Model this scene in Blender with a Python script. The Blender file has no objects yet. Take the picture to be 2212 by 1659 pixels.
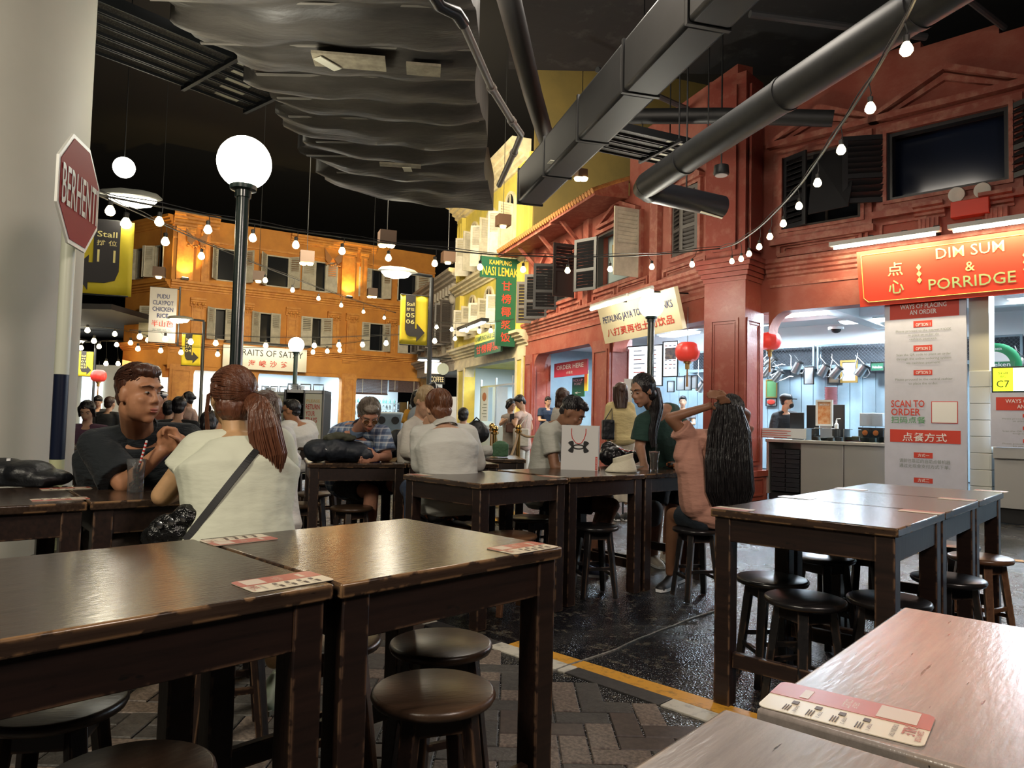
import bpy, bmesh, math, random
import numpy as np
from mathutils import Vector, Matrix
random.seed(7); np.random.seed(7)
R_ = math.radians
SC = bpy.context.scene
COL = SC.collection
# ------------------------------------------------------------------ camera
CAMH = 1.2
FPX, PITCH, ROLL = 1567.0, .0483, .0238
cf = np.array([0, math.cos(PITCH), math.sin(PITCH)])
u0 = np.array([0, -math.sin(PITCH), math.cos(PITCH)]); r0 = np.array([1., 0, 0])
cr = math.cos(ROLL)*r0 + math.sin(ROLL)*u0
cu = -math.sin(ROLL)*r0 + math.cos(ROLL)*u0
cam_d = bpy.data.cameras.new('camera'); cam = bpy.data.objects.new('camera', cam_d); COL.objects.link(cam)
cam_d.sensor_width = 36; cam_d.lens = FPX/2212*36; cam_d.clip_start = .05; cam_d.clip_end = 300
cam.matrix_world = Matrix(((cr[0], cu[0], -cf[0], 0), (cr[1], cu[1], -cf[1], 0), (cr[2], cu[2], -cf[2], CAMH), (0, 0, 0, 1)))
SC.camera = cam
SC.view_settings.view_transform = 'Standard'; SC.view_settings.look = 'None'
SC.view_settings.exposure = 1.0; SC.view_settings.gamma = 1.0; SC.view_settings.use_curve_mapping = False
try:
    SC.cycles.max_bounces = 6; SC.cycles.diffuse_bounces = 3; SC.cycles.glossy_bounces = 3
    SC.cycles.transmission_bounces = 6; SC.cycles.transparent_max_bounces = 8
    SC.cycles.sample_clamp_indirect = 8.0; SC.cycles.caustics_reflective = False; SC.cycles.caustics_refractive = False
    SC.cycles.use_denoising = True
except Exception: pass
# ------------------------------------------------------------------ world (night)
wd = bpy.data.worlds.new('night'); SC.world = wd; wd.use_nodes = True
wd.node_tree.nodes['Background'].inputs[0].default_value = (.55, .6, .75, 1)
wd.node_tree.nodes['Background'].inputs[1].default_value = .012
# ------------------------------------------------------------------ lights
def area(name, loc, target, size, power, color=(1, 1, 1), sy=None, spread=None):
    l = bpy.data.lights.new(name, 'AREA'); l.energy = power; l.color = color; l.size = size
    if sy: l.shape = 'RECTANGLE'; l.size_y = sy
    if spread: l.spread = R_(spread)
    o = bpy.data.objects.new(name, l); COL.objects.link(o); o.location = loc
    o.rotation_euler = (Vector(target)-Vector(loc)).to_track_quat('-Z', 'Y').to_euler(); return o
def point(name, loc, power, color=(1, .8, .55), r=.08):
    l = bpy.data.lights.new(name, 'POINT'); l.energy = power; l.color = color; l.shadow_soft_size = r
    o = bpy.data.objects.new(name, l); COL.objects.link(o); o.location = loc; return o
def spot(name, loc, target, power, color, angle=70, blend=.6, r=.05):
    l = bpy.data.lights.new(name, 'SPOT'); l.energy = power; l.color = color; l.spot_size = R_(angle); l.spot_blend = blend; l.shadow_soft_size = r
    o = bpy.data.objects.new(name, l); COL.objects.link(o); o.location = loc
    o.rotation_euler = (Vector(target)-Vector(loc)).to_track_quat('-Z', 'Y').to_euler(); return o
WARM = (1, .74, .42); NEUT = (1, .93, .8); COOL = (.72, .88, 1)
# added unseen fill lights, simulating hall lamps to brighten seating and facades
area('hall_fill_left', (-2.6, -1.0, 4.2), (-.8, 3.2, .6), 1.2, 90, (1, .9, .72))
area('hall_fill_right', (2.6, -.8, 4.4), (1.2, 4, .6), 1.2, 75, (1, .84, .74))
area('hall_fill_far', (-3, 15, 7.5), (-6, 26, 4), 3, 900, (1, .84, .58))
area('hall_fill_side', (-4.5, 15, 6.5), (1.5, 19, 4), 2.5, 150, (1, .88, .66))
area('hall_fill_red', (-.5, 6.5, 5.2), (4.5, 11.5, 4.2), 1.5, 38, (1, .84, .66))
area('hall_fill_seats', (-1.6, 7.6, 5.2), (-3.0, 11.5, 1), 1.2, 110, (1, .9, .74))
ORD = 'first second third fourth fifth sixth seventh eighth ninth tenth eleventh twelfth thirteenth fourteenth fifteenth sixteenth seventeenth eighteenth'.split()
area('hall_fill_mid', (1.2, 7.0, 6.2), (.8, 6.5, 0), 1.6, 60, (1, .9, .78))  # another added fill, over the middle tables

# ------------------------------------------------------------------ projection helpers (photo pixel -> place)
def ray(u, v):
    q = cf*FPX + cr*(u-1106) - cu*(v-829.5); return q/q[1]
def W(u, v, y): return ray(u, v)*y + np.array([0, 0, CAMH])
def Z(u, v, z):
    q = ray(u, v); P = q*(z-CAMH)/q[2]; return P + np.array([0, 0, CAMH])
def V3(*a): return np.array(a, float)
def nrm(a): a = np.asarray(a, float); return a/np.linalg.norm(a)
class Frame:
    "o origin, s along the wall, n outwards"
    def __init__(f, o, ang, side=-1):
        f.o = V3(o[0], o[1], 0); f.s = V3(math.cos(R_(ang)), math.sin(R_(ang)), 0)
        f.n = V3(-f.s[1], f.s[0], 0)*side; f.ang = ang
    def p(f, s, d, z): return f.o + f.s*s + f.n*d + V3(0, 0, z)
    def hit(f, u, v, d=0):
        q = ray(u, v); t = ((f.o+f.n*d)@f.n)/(q@f.n); P = q*t + V3(0, 0, CAMH); return float((P-f.o)@f.s), float(P[2])
    def S(f, u, v=800, d=0): return f.hit(u, v, d)[0]
    def H(f, u, v, d=0): return f.hit(u, v, d)[1]
# ------------------------------------------------------------------ mesh builder
class MB:
    def __init__(m): m.v = []; m.f = []; m.mi = []; m.cm = 0
    def mat(m, i): m.cm = i; return m
    def add(m, vs, fs):
        b = len(m.v); m.v.extend([tuple(map(float, x)) for x in vs]); m.f.extend([tuple(b+i for i in f) for f in fs]); m.mi.extend([m.cm]*len(fs)); return m
    def hexa(m, c): return m.add(c, [(0, 3, 2, 1), (4, 5, 6, 7), (0, 1, 5, 4), (1, 2, 6, 5), (2, 3, 7, 6), (3, 0, 4, 7)])
    def box(m, a, b):
        (x0, y0, z0), (x1, y1, z1) = a, b
        return m.hexa([(x0, y0, z0), (x1, y0, z0), (x1, y1, z0), (x0, y1, z0), (x0, y0, z1), (x1, y0, z1), (x1, y1, z1), (x0, y1, z1)])
    def fbox(m, F, s0, s1, d0, d1, z0, z1):
        return m.hexa([F.p(s0, d0, z0), F.p(s1, d0, z0), F.p(s1, d1, z0), F.p(s0, d1, z0), F.p(s0, d0, z1), F.p(s1, d0, z1), F.p(s1, d1, z1), F.p(s0, d1, z1)])
    def obox(m, c, x, y, z, hx, hy, hz):
        c, x, y, z = map(np.asarray, (c, x, y, z)); P = lambda a, b, d: c+x*a*hx+y*b*hy+z*d*hz
        return m.hexa([P(-1, -1, -1), P(1, -1, -1), P(1, 1, -1), P(-1, 1, -1), P(-1, -1, 1), P(1, -1, 1), P(1, 1, 1), P(-1, 1, 1)])
    def prof(m, F, pts, s0, s1):
        "extrude a (d,z) outline from s0 to s1"
        n = len(pts); vs = [F.p(s0, d, z) for d, z in pts]+[F.p(s1, d, z) for d, z in pts]
        return m.add(vs, [tuple(range(n))[::-1], tuple(range(n, 2*n))]+[(i, (i+1) % n, n+(i+1) % n, n+i) for i in range(n)])
    def poly(m, pts, th):
        "flat outline pts (3-D) thickened by vector th"
        n = len(pts); th = np.asarray(th); vs = [np.asarray(p) for p in pts]+[np.asarray(p)+th for p in pts]
        return m.add(vs, [tuple(range(n))[::-1], tuple(range(n, 2*n))]+[(i, (i+1) % n, n+(i+1) % n, n+i) for i in range(n)])
    def tube(m, pts, r, n=8, caps=True):
        pts = [np.asarray(p, float) for p in pts]; k = len(pts); rs = list(r) if hasattr(r, '__len__') else [r]*k
        vs = []; prev = None
        for i, p in enumerate(pts):
            t = nrm(pts[min(i+1, k-1)]-pts[max(i-1, 0)])
            a = prev if prev is not None else (V3(0, 0, 1) if abs(t[2]) < .9 else V3(1, 0, 0))
            x = nrm(np.cross(t, a)) if prev is None else nrm(prev-t*(prev@t)); prev = x; y = np.cross(t, x)
            for j in range(n):
                w = 2*math.pi*j/n; vs.append(p+(x*math.cos(w)+y*math.sin(w))*rs[i])
        fs = [(i*n+j, i*n+(j+1) % n, (i+1)*n+(j+1) % n, (i+1)*n+j) for i in range(k-1) for j in range(n)]
        if caps: fs += [tuple(range(n))[::-1], tuple((k-1)*n+j for j in range(n))]
        return m.add(vs, fs)
    def loft(m, rings):
        n = len(rings[0]); vs = [p for r in rings for p in r]; k = len(rings)
        fs = [(i*n+j, i*n+(j+1) % n, (i+1)*n+(j+1) % n, (i+1)*n+j) for i in range(k-1) for j in range(n)]
        fs += [tuple(range(n))[::-1], tuple((k-1)*n+j for j in range(n))]
        return m.add(vs, fs)
    def lathe(m, c, prof, n=20, ax=None):
        c = np.asarray(c, float); z = nrm(ax) if ax is not None else V3(0, 0, 1)
        x = nrm(np.cross(z, V3(0, 1, 0) if abs(z[1]) < .9 else V3(1, 0, 0))); y = np.cross(z, x)
        return m.loft([[c+z*h+(x*math.cos(2*math.pi*j/n)+y*math.sin(2*math.pi*j/n))*max(r, 1e-4) for j in range(n)] for r, h in prof])
    def ell(m, c, rad, M=None, nu=16, nv=10):
        c = np.asarray(c, float); rad = (rad,)*3 if not hasattr(rad, '__len__') else rad
        M = np.eye(3) if M is None else np.asarray(M)
        rings = []
        for i in range(nv+1):
            th = math.pi*i/nv; th = min(max(th, .02), math.pi-.02)
            rings.append([c+M@(V3(math.sin(th)*math.cos(2*math.pi*j/nu)*rad[0], math.sin(th)*math.sin(2*math.pi*j/nu)*rad[1], -math.cos(th)*rad[2])) for j in range(nu)])
        return m.loft(rings)
    def cap(m, a, b, ra, rb=None, n=12):
        rb = ra if rb is None else rb; a = np.asarray(a, float); b = np.asarray(b, float)
        L = np.linalg.norm(b-a); t = (b-a)/max(L, 1e-6)
        pts, rs = [], []
        for k in range(5): w = math.pi/2*(1-k/4); pts.append(a-t*ra*math.sin(w)); rs.append(max(ra*math.cos(w), 1e-3))
        for k in range(5): w = math.pi/2*k/4; pts.append(b+t*rb*math.sin(w)); rs.append(max(rb*math.cos(w), 1e-3))
        return m.tube(pts, rs, n)
    def mesh(m, name, mats, sharp=40):
        me = bpy.data.meshes.new(name); me.from_pydata(m.v, [], m.f)
        for a in (mats if isinstance(mats, (list, tuple)) else [mats]): me.materials.append(a)
        if any(m.mi): me.polygons.foreach_set('material_index', m.mi)
        if sharp:
            me.polygons.foreach_set('use_smooth', [True]*len(m.f)); me.update()
            me.set_sharp_from_angle(angle=R_(sharp))
        return me
    def build(m, name, mats, parent=None, local=False, sharp=40, bevel=0, org=None):
        me = m.mesh(name, mats, sharp)
        return link(name, me, parent, local, bevel, org)
def link(name, me, parent=None, local=False, bevel=0, org=None):
    o = bpy.data.objects.new(name, me); COL.objects.link(o)
    if parent is not None:
        o.parent = parent
        if not local:
            if parent.parent is None: o.matrix_parent_inverse = Matrix.Translation(-parent.location)
    elif not local and len(me.vertices):
        co = np.empty(len(me.vertices)*3); me.vertices.foreach_get('co', co); co = co.reshape(-1, 3)
        c = np.array([co[:, 0].min()+co[:, 0].max(), co[:, 1].min()+co[:, 1].max(), 2*co[:, 2].min()])/2
        if org is not None: c = np.asarray(org, float)
        me.vertices.foreach_set('co', (co-c).ravel()); me.update(); o.location = c
    if bevel:
        b = o.modifiers.new('bevel', 'BEVEL'); b.width = bevel; b.segments = 2; b.limit_method = 'ANGLE'; b.angle_limit = R_(40)
    return o
def tag(o, label=None, cat=None, group=None, kind=None):
    if label: o['label'] = label
    if cat: o['category'] = cat
    if group: o['group'] = group
    if kind: o['kind'] = kind
    return o
def thing(name, label, cat, loc=(0, 0, 0), rz=0, group=None):
    o = bpy.data.objects.new(name, None); COL.objects.link(o); o.location = Vector([float(x) for x in loc]); o.rotation_euler = (0, 0, rz)
    o.empty_display_size = .1
    return tag(o, label, cat, group)
def copy_tree(o, loc=None, rz=None, label=None, parent=None, group=None):
    c = o.copy(); COL.objects.link(c)
    if parent is not None: c.parent = parent
    if loc is not None: c.location = Vector([float(x) for x in loc])
    if rz is not None: c.rotation_euler = (0, 0, rz)
    if label: c['label'] = label
    if group: c['group'] = group
    for ch in list(o.children): copy_tree(ch, parent=c)
    return c
# ------------------------------------------------------------------ materials
_M = {}
def mat(name, col, rough=.6, metal=0, var=0, scale=8, bump=0, bscale=40, col2=None, spec=None, emit=0, trans=0, alpha=None, coat=0, ecol=None, sheen=0, thr=None, stretch=None):
    if name in _M: return _M[name]
    m = bpy.data.materials.new(name); m.use_nodes = True; nt = m.node_tree; N = nt.nodes; L = nt.links
    b = N['Principled BSDF']; c4 = (*col, 1)
    b.inputs['Base Color'].default_value = c4; b.inputs['Roughness'].default_value = rough; b.inputs['Metallic'].default_value = metal
    if spec is not None: b.inputs['Specular IOR Level'].default_value = spec
    if emit: b.inputs['Emission Color'].default_value = (*(ecol or col), 1); b.inputs['Emission Strength'].default_value = emit
    if trans: b.inputs['Transmission Weight'].default_value = trans
    if alpha is not None: b.inputs['Alpha'].default_value = alpha
    if coat: b.inputs['Coat Weight'].default_value = coat
    if sheen: b.inputs['Sheen Weight'].default_value = sheen
    tc = None
    if var or bump or col2:
        tc = N.new('ShaderNodeTexCoord'); vec = tc.outputs['Object']
        if stretch:
            mp = N.new('ShaderNodeMapping'); mp.inputs['Scale'].default_value = stretch; L.new(vec, mp.inputs[0]); vec = mp.outputs[0]
    if var or col2:
        n = N.new('ShaderNodeTexNoise'); n.inputs['Scale'].default_value = scale; n.inputs['Detail'].default_value = 6; n.inputs['Roughness'].default_value = .65; L.new(vec, n.inputs[0])
        r = N.new('ShaderNodeValToRGB'); t = thr or (.35, .65)
        r.color_ramp.elements[0].position = t[0]; r.color_ramp.elements[1].position = t[1]
        c2 = col2 if col2 else tuple(min(1, x*(1+var)) for x in col); c1 = col if col2 else tuple(x*(1-var) for x in col)
        r.color_ramp.elements[0].color = (*c1, 1); r.color_ramp.elements[1].color = (*c2, 1)
        L.new(n.outputs[0], r.inputs[0]); L.new(r.outputs[0], b.inputs['Base Color'])
    if bump:
        n2 = N.new('ShaderNodeTexNoise'); n2.inputs['Scale'].default_value = bscale; n2.inputs['Detail'].default_value = 4; L.new(vec, n2.inputs[0])
        bp = N.new('ShaderNodeBump'); bp.inputs['Strength'].default_value = bump; bp.inputs['Distance'].default_value = .02; L.new(n2.outputs[0], bp.inputs['Height']); L.new(bp.outputs[0], b.inputs['Normal'])
    _M[name] = m; return m
def emis(name, col, s, sample=True):
    if name in _M: return _M[name]
    m = bpy.data.materials.new(name); m.use_nodes = True; nt = m.node_tree
    b = nt.nodes['Principled BSDF']; b.inputs['Base Color'].default_value = (*[c*.5 for c in col], 1); b.inputs['Emission Color'].default_value = (*col, 1); b.inputs['Emission Strength'].default_value = s
    if not sample:
        try: m.cycles.emission_sampling = 'NONE'
        except Exception: pass
    _M[name] = m; return m
def hexc(h):
    h = h.lstrip('#'); c = [int(h[i:i+2], 16)/255 for i in (0, 2, 4)]; return tuple(x/12.92 if x <= .04045 else ((x+.055)/1.055)**2.4 for x in c)
# ------------------------------------------------------------------ text
def txt(mb, s, o, x, y, h, w=None, cx=True, bold=.0, ext=.002, italic=0, gap=None):
    "letters s at o (3-D, baseline centre), x right, y up; cap height h, optional width w; appended to builder mb"
    c = bpy.data.curves.new('t', 'FONT'); c.body = s; c.resolution_u = 2; c.offset = bold*.45; c.shear = italic
    if gap: c.space_character = gap
    ob = bpy.data.objects.new('t', c); COL.objects.link(ob)
    me = ob.to_mesh(); n = len(me.vertices)
    if n:
        co = np.empty(n*3); me.vertices.foreach_get('co', co); co = co.reshape(-1, 3)
        fs = [tuple(p.vertices) for p in me.polygons]
        x0, x1 = co[:, 0].min(), co[:, 0].max(); y0, y1 = co[:, 1].min(), co[:, 1].max()
        k = h/(y1-y0) if (y1-y0) > .3 else h/.7
        kx = (w/(x1-x0)) if w else k
        x = nrm(x); y = nrm(y); nn = np.cross(x, y); o = np.asarray(o, float)
        X = (co[:, 0]-((x0+x1)/2 if cx else x0))*kx; Y = (co[:, 1]-(y0 if (y1-y0) > .3 else 0))*k
        P = o+np.outer(X, x)+np.outer(Y, y)+nn*ext
        mb.add(list(P), fs)
    ob.to_mesh_clear(); bpy.data.objects.remove(ob); bpy.data.curves.remove(c)
    return mb
# voxel union of overlapping closed shapes -> one continuous skin
def blob(name, mb, mats, parent, voxel=.01, smooth=3, local=False, disp=0, dscale=.05, dec=0):
    me = MB.mesh(mb, name, mats, 0)
    o = bpy.data.objects.new('tmp', me); COL.objects.link(o)
    r = o.modifiers.new('r', 'REMESH'); r.mode = 'VOXEL'; r.voxel_size = voxel
    if smooth: s = o.modifiers.new('s', 'SMOOTH'); s.iterations = smooth; s.factor = .5
    if disp:
        t = bpy.data.textures.new('n', 'CLOUDS'); t.noise_scale = dscale
        d = o.modifiers.new('d', 'DISPLACE'); d.texture = t; d.strength = disp; d.mid_level = .5
    dg = bpy.context.evaluated_depsgraph_get()
    nm = bpy.data.meshes.new_from_object(o.evaluated_get(dg)); nm.name = name
    bpy.data.objects.remove(o)
    nm.materials.clear()
    for a in (mats if isinstance(mats, (list, tuple)) else [mats]): nm.materials.append(a)
    nm.polygons.foreach_set('use_smooth', [True]*len(nm.polygons))
    return link(name, nm, parent, local)
# ================================================================== palette
M_red = mat('red_plaster', (.27, .058, .036), .62, var=.35, scale=1.6, bump=.25, bscale=12, col2=(.36, .125, .085), thr=(.42, .75))
M_redp = mat('red_timber', (.24, .05, .034), .45, bump=.15, bscale=20, col2=(.34, .13, .09), scale=5, thr=(.5, .8))
M_redm = mat('red_moulding', (.29, .075, .05), .55, bump=.2, bscale=25, col2=(.45, .21, .15), scale=6, thr=(.45, .75))
M_or = mat('orange_plaster', (.70, .30, .05), .7, col2=(.52, .20, .035), scale=.8, bump=.2, bscale=6)
M_orm = mat('orange_moulding', (.74, .34, .07), .6, col2=(.56, .22, .045), scale=4)
M_ye = mat('yellow_plaster', (.68, .55, .10), .7, col2=(.5, .42, .09), scale=1.5)
M_cr = mat('cream_moulding', (.72, .64, .42), .6, col2=(.5, .44, .3), scale=3)
M_gs = mat('grey_stone', (.42, .38, .31), .7, col2=(.28, .26, .22), scale=3, bump=.3, bscale=8)
M_shut = mat('shutter_paint', (.62, .58, .47), .55, col2=(.45, .42, .33), scale=4)
M_shutd = mat('dark_shutter', (.018, .018, .02), .4)
M_shutb = mat('brown_shutter', (.07, .06, .055), .5)
M_pane = mat('dark_pane', (.012, .014, .018), .15)
M_black = mat('black', (.008, .008, .009), .6)
M_dk = mat('dark_metal', (.02, .022, .024), .45, metal=.3)
M_steel = mat('stainless', (.55, .56, .57), .28, metal=1, bump=.05, bscale=3)
M_steel2 = mat('brushed_steel', (.56, .55, .53), .38, metal=.75)
M_white = mat('white_paint', (.75, .76, .76), .5)
M_kit = mat('kitchen_wall', (.33, .45, .52), .5, col2=(.27, .38, .46), scale=3)
M_kw = mat('kitchen_white', (.75, .8, .82), .5)
M_glass = mat('clear_glass', (.9, .97, .97), .02, trans=1.0)
M_tube = emis('tube_glow', (.85, .95, 1), 9)
M_tubew = emis('warm_tube_glow', (1, .93, .72), 9)
M_globe = emis('globe_glow', (1, .97, .82), 5)
M_bulb = emis('bulb_glow', (1, .80, .40), 14, sample=False)
M_lampg = emis('lamp_glow', (1, .93, .72), 7)
M_spotg = emis('spot_glow', (1, .72, .3), 14, sample=False)
M_cable = mat('cable', (.02, .02, .02), .5)
M_post = mat('green_post', (.015, .028, .026), .3, coat=.4)
FA = Frame((3.95, 11.9), -44); FB = Frame((3.6, 11.9), 110, 1); FO = Frame((-8.4, 32.5), 32)
# ================================================================== floor
def floor_mat():
    m = bpy.data.materials.new('wet_asphalt'); m.use_nodes = True; nt = m.node_tree; N = nt.nodes; L = nt.links; b = N['Principled BSDF']
    tc = N.new('ShaderNodeTexCoord')
    def noise(s, d=5, r=.6):
        n = N.new('ShaderNodeTexNoise'); n.inputs['Scale'].default_value = s; n.inputs['Detail'].default_value = d; n.inputs['Roughness'].default_value = r; L.new(tc.outputs['Object'], n.inputs[0]); return n.outputs[0]
    def ramp(i, p0, p1, c0, c1):
        r = N.new('ShaderNodeValToRGB'); r.color_ramp.elements[0].position = p0; r.color_ramp.elements[1].position = p1; r.color_ramp.elements[0].color = (*c0, 1); r.color_ramp.elements[1].color = (*c1, 1); L.new(i, r.inputs[0]); return r.outputs[0]
    a = ramp(noise(2.2), .52, .6, (.006, .007, .010), (.020, .020, .021)); k = ramp(noise(13, 8, .75), .555, .60, (0, 0, 0), (1, 1, 1))
    mx = N.new('ShaderNodeMix'); mx.data_type = 'RGBA'; L.new(k, mx.inputs[0]); L.new(a, mx.inputs[6]); mx.inputs[7].default_value = (.10, .09, .07, 1)
    L.new(mx.outputs[2], b.inputs['Base Color'])
    L.new(ramp(noise(1.4), .4, .65, (.15, .15, .15), (.36, .36, .36)), b.inputs['Roughness'])
    bp = N.new('ShaderNodeBump'); bp.inputs['Strength'].default_value = .7; bp.inputs['Distance'].default_value = .006
    v = N.new('ShaderNodeTexVoronoi'); v.inputs['Scale'].default_value = 90; L.new(tc.outputs['Object'], v.inputs[0]); L.new(v.outputs[0], bp.inputs['Height']); L.new(bp.outputs[0], b.inputs['Normal'])
    return m
floor = MB().box((-30, -4, -.2), (16, 45, -.004)).build('floor', floor_mat(), sharp=0)
tag(floor, 'dark wet asphalt of the indoor food street', kind='structure')
# painted lines and kerb blocks on the 45 degree grid
g1 = V3(.707, -.707, 0); g2 = V3(.707, .707, 0)
M_yl = mat('yellow_line', (.62, .30, .03), .45, col2=(.2, .11, .03), scale=22, thr=(.52, .72))
M_wl = mat('white_block', (.55, .52, .44), .55, col2=(.25, .24, .21), scale=18, thr=(.5, .75))
M_bl = mat('dark_block', (.045, .042, .04), .5, var=.3, scale=30)
yl = MB(); pa = Z(1134.8, 1390, 0); pb = Z(1539, 1513, 0)
dy = nrm(pb-pa); ny = V3(-dy[1], dy[0], 0)
a0 = pa - dy*0.05; b0 = pb + dy*2.2
yl.hexa([a0, b0, b0-ny*-.0, a0][:0] or [a0-ny*.11+V3(0,0,-.002), b0-ny*.11+V3(0,0,-.002), b0+V3(0,0,-.002), a0+V3(0,0,-.002), a0-ny*.11+V3(0, 0, .002), b0-ny*.11+V3(0, 0, .002), b0+V3(0, 0, .002), a0+V3(0, 0, .002)])
yo = yl.build('road_line', M_yl, floor); tag(yo, 'yellow painted line')
for (uv0, uv1) in (((1095, 1078), (1170, 1084)), ((1950, 1190), (2212, 1212))):
    p, q = Z(*uv0, 0), Z(*uv1, 0); d = nrm(q-p); n_ = V3(-d[1], d[0], 0)*.06; m = MB()
    h = V3(0, 0, .0015); m.hexa([p-n_-h, q-n_-h, q+n_-h, p+n_-h, p-n_+h, q-n_+h, q+n_+h, p+n_+h]); m.build('road_line', M_yl, floor)
cr1 = MB(); p, q = Z(1560, 1312, 0), Z(1196, 1452, 0); pts = []
for i in range(15):
    t = i/14; pts.append(p*(1-t)+q*t+V3(random.uniform(-.012, .012), random.uniform(-.012, .012), .0))
cr1.tube(pts, .007, 5); cr1.build('seam', mat('seam_grey', (.16, .15, .13), .6, var=.5, scale=40), floor)
kd = nrm(Z(1434.8, 1528, 0)-Z(1219, 1454, 0)); kn = V3(-kd[1], kd[0], 0); k0 = Z(1219, 1454, 0)
for i in range(-7, 6):
    s0, s1 = (i*.53, i*.53+.525); m = MB(); c = k0+kd*(s0+s1)/2 - kn*(-.0)+kn*.055
    m.obox(c+V3(0, 0, -.02), kd, kn, V3(0, 0, 1), (s1-s0)/2, .052, .024)
    ko = m.build('kerb_stone', M_wl if i % 2 else M_bl, floor, bevel=.003)
# herringbone pavers
PB = [mat('paver_dark', (.060, .055, .048), .55, var=.3, scale=30, bump=.3, bscale=60), mat('paver_mid', (.085, .076, .066), .55, var=.3, scale=26, bump=.3, bscale=60),
      mat('paver_granite', (.24, .19, .15), .5, col2=(.10, .075, .06), scale=55, thr=(.4, .6)), mat('paver_brown', (.075, .055, .045), .5, var=.3, scale=30)]
U = .112
def paver_mesh(w, h, mt):
    m = MB(); g = .003; b = .004
    a = [(-w/2+g, -h/2+g), (w/2-g, -h/2+g), (w/2-g, h/2-g), (-w/2+g, h/2-g)]; t = [(x*(1-b/(w/2)), y*(1-b/(h/2))) for x, y in a]
    m.loft([[V3(x, y, -.04) for x, y in a], [V3(x, y, -.004) for x, y in a], [V3(x, y, 0) for x, y in t]]); return m.mesh('paver', mt, 30)
PM = [[paver_mesh(2*U, U, k), paver_mesh(U, 2*U, k)] for k in PB]
cand = []
for k in range(-60, 60):
    for j in range(-40, 40):
        for hv in (0, 1):
            x, y = ((k+j*4)+1, k+.5) if hv == 0 else ((k-1+j*4)+.5, k+1)
            X, Y = x*U-.02, y*U+.03
            q = V3(X, Y, 0)-k0
            if (q@kn) > -.04 or Y < 1.0 or X < -4.2 or X > 2.6 or Y > 8: continue
            cand.append((math.hypot(X*.9+.1, Y-.3), X, Y, hv))
cand.sort(); rest = MB()
vis = [c for c in cand if c[2] > 1.25 and abs(c[1]/c[2]) < .80]
vs_ = set(vis[:298])
for c in cand:
    _, X, Y, hv = c; k = random.choices((0, 1, 2, 3), (5, 4, 3, 1))[0]; dz = random.uniform(-.002, .0015)+.002
    if c in vs_:
        o = bpy.data.objects.new('brick', PM[k][hv]); COL.objects.link(o); o.parent = floor
        o.location = (X-floor.location.x, Y-floor.location.y, dz-floor.location.z)
    else:
        rest.mat(k); w, h = ((2*U, U), (U, 2*U))[hv]; g = .003
        rest.box((X-w/2+g, Y-h/2+g, -.04), (X+w/2-g, Y+h/2-g, dz))
ro = rest.build('paving', PB, floor, sharp=0); tag(ro, kind='stuff')

# ================================================================== wall helpers
def holes(m, F, s0, s1, z0, z1, d0, d1, hs):
    S = sorted({s0, s1, *[h[0] for h in hs], *[h[1] for h in hs]}); Zs = sorted({z0, z1, *[h[2] for h in hs], *[h[3] for h in hs]})
    for i in range(len(S)-1):
        run = None
        for j in range(len(Zs)-1):
            cs, cz = (S[i]+S[i+1])/2, (Zs[j]+Zs[j+1])/2
            solid = s0 < cs < s1 and z0 < cz < z1 and not any(h[0] < cs < h[1] and h[2] < cz < h[3] for h in hs)
            if solid: run = (run[0], Zs[j+1]) if run else (Zs[j], Zs[j+1])
            if (not solid or j == len(Zs)-2) and run: m.fbox(F, S[i], S[i+1], d0, d1, *run); run = None
def rect_mould(m, F, s0, s1, z0, z1, d, w=.05, t=.03):
    for a in ((s0, s1, z0, z0+w), (s0, s1, z1-w, z1), (s0, s0+w, z0+w, z1-w), (s1-w, s1, z0+w, z1-w)): m.fbox(F, a[0], a[1], d, d+t, a[2], a[3])
def cornice(m, F, s0, s1, z0, z1, d, out, steps=4):
    pts = [(d-.05, z0)]; h = z1-z0
    for i in range(steps):
        f = (i+1)/steps; o = out*f**1.3; pts += [(d+o, z0+h*i/steps+h*.02), (d+o, z0+h*(i+.75)/steps)]
    pts += [(d+out, z1), (d-.05, z1)]
    return m.prof(F, pts, s0, s1)
def shutter(F, sh, side, z0, z1, w, th, mt, parent, panel=.5, d=.03, name='shutter', mid=None):
    x = F.s*side*math.cos(R_(th)) + F.n*math.sin(R_(th)); y = np.cross(V3(0, 0, 1), x); c0 = F.p(sh, d, z0); H = z1-z0; t = .018; m = MB(); fw = min(.07, w*.16)
    def bx(a, b, c, e, tt=t, off=0): m.obox(c0+x*(a+b)/2+V3(0, 0, (c+e)/2)+y*off, x, y, V3(0, 0, 1), (b-a)/2, tt, (e-c)/2)
    bx(0, fw, 0, H); bx(w-fw, w, 0, H); bx(fw, w-fw, 0, fw); bx(fw, w-fw, H-fw, H); zm = H*panel
    bx(fw, w-fw, zm-fw*.5, zm+fw*.5)
    def slats(a, b):
        n = max(3, int((b-a)/.075)); zz = V3(0, 0, 1)
        for i in range(n):
            c = c0+x*w/2+V3(0, 0, a+(i+.5)*(b-a)/n); zt = nrm(zz+y*.8); m.obox(c, x, np.cross(zt, x), zt, (w-2*fw)/2, .004, (b-a)/n*.48)
    slats(zm+fw*.5, H-fw)
    if panel < .42: slats(fw, zm-fw*.5)
    else: bx(fw, w-fw, fw, zm, t*.45)
    return m.build(name, mt, parent, sharp=30)
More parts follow.
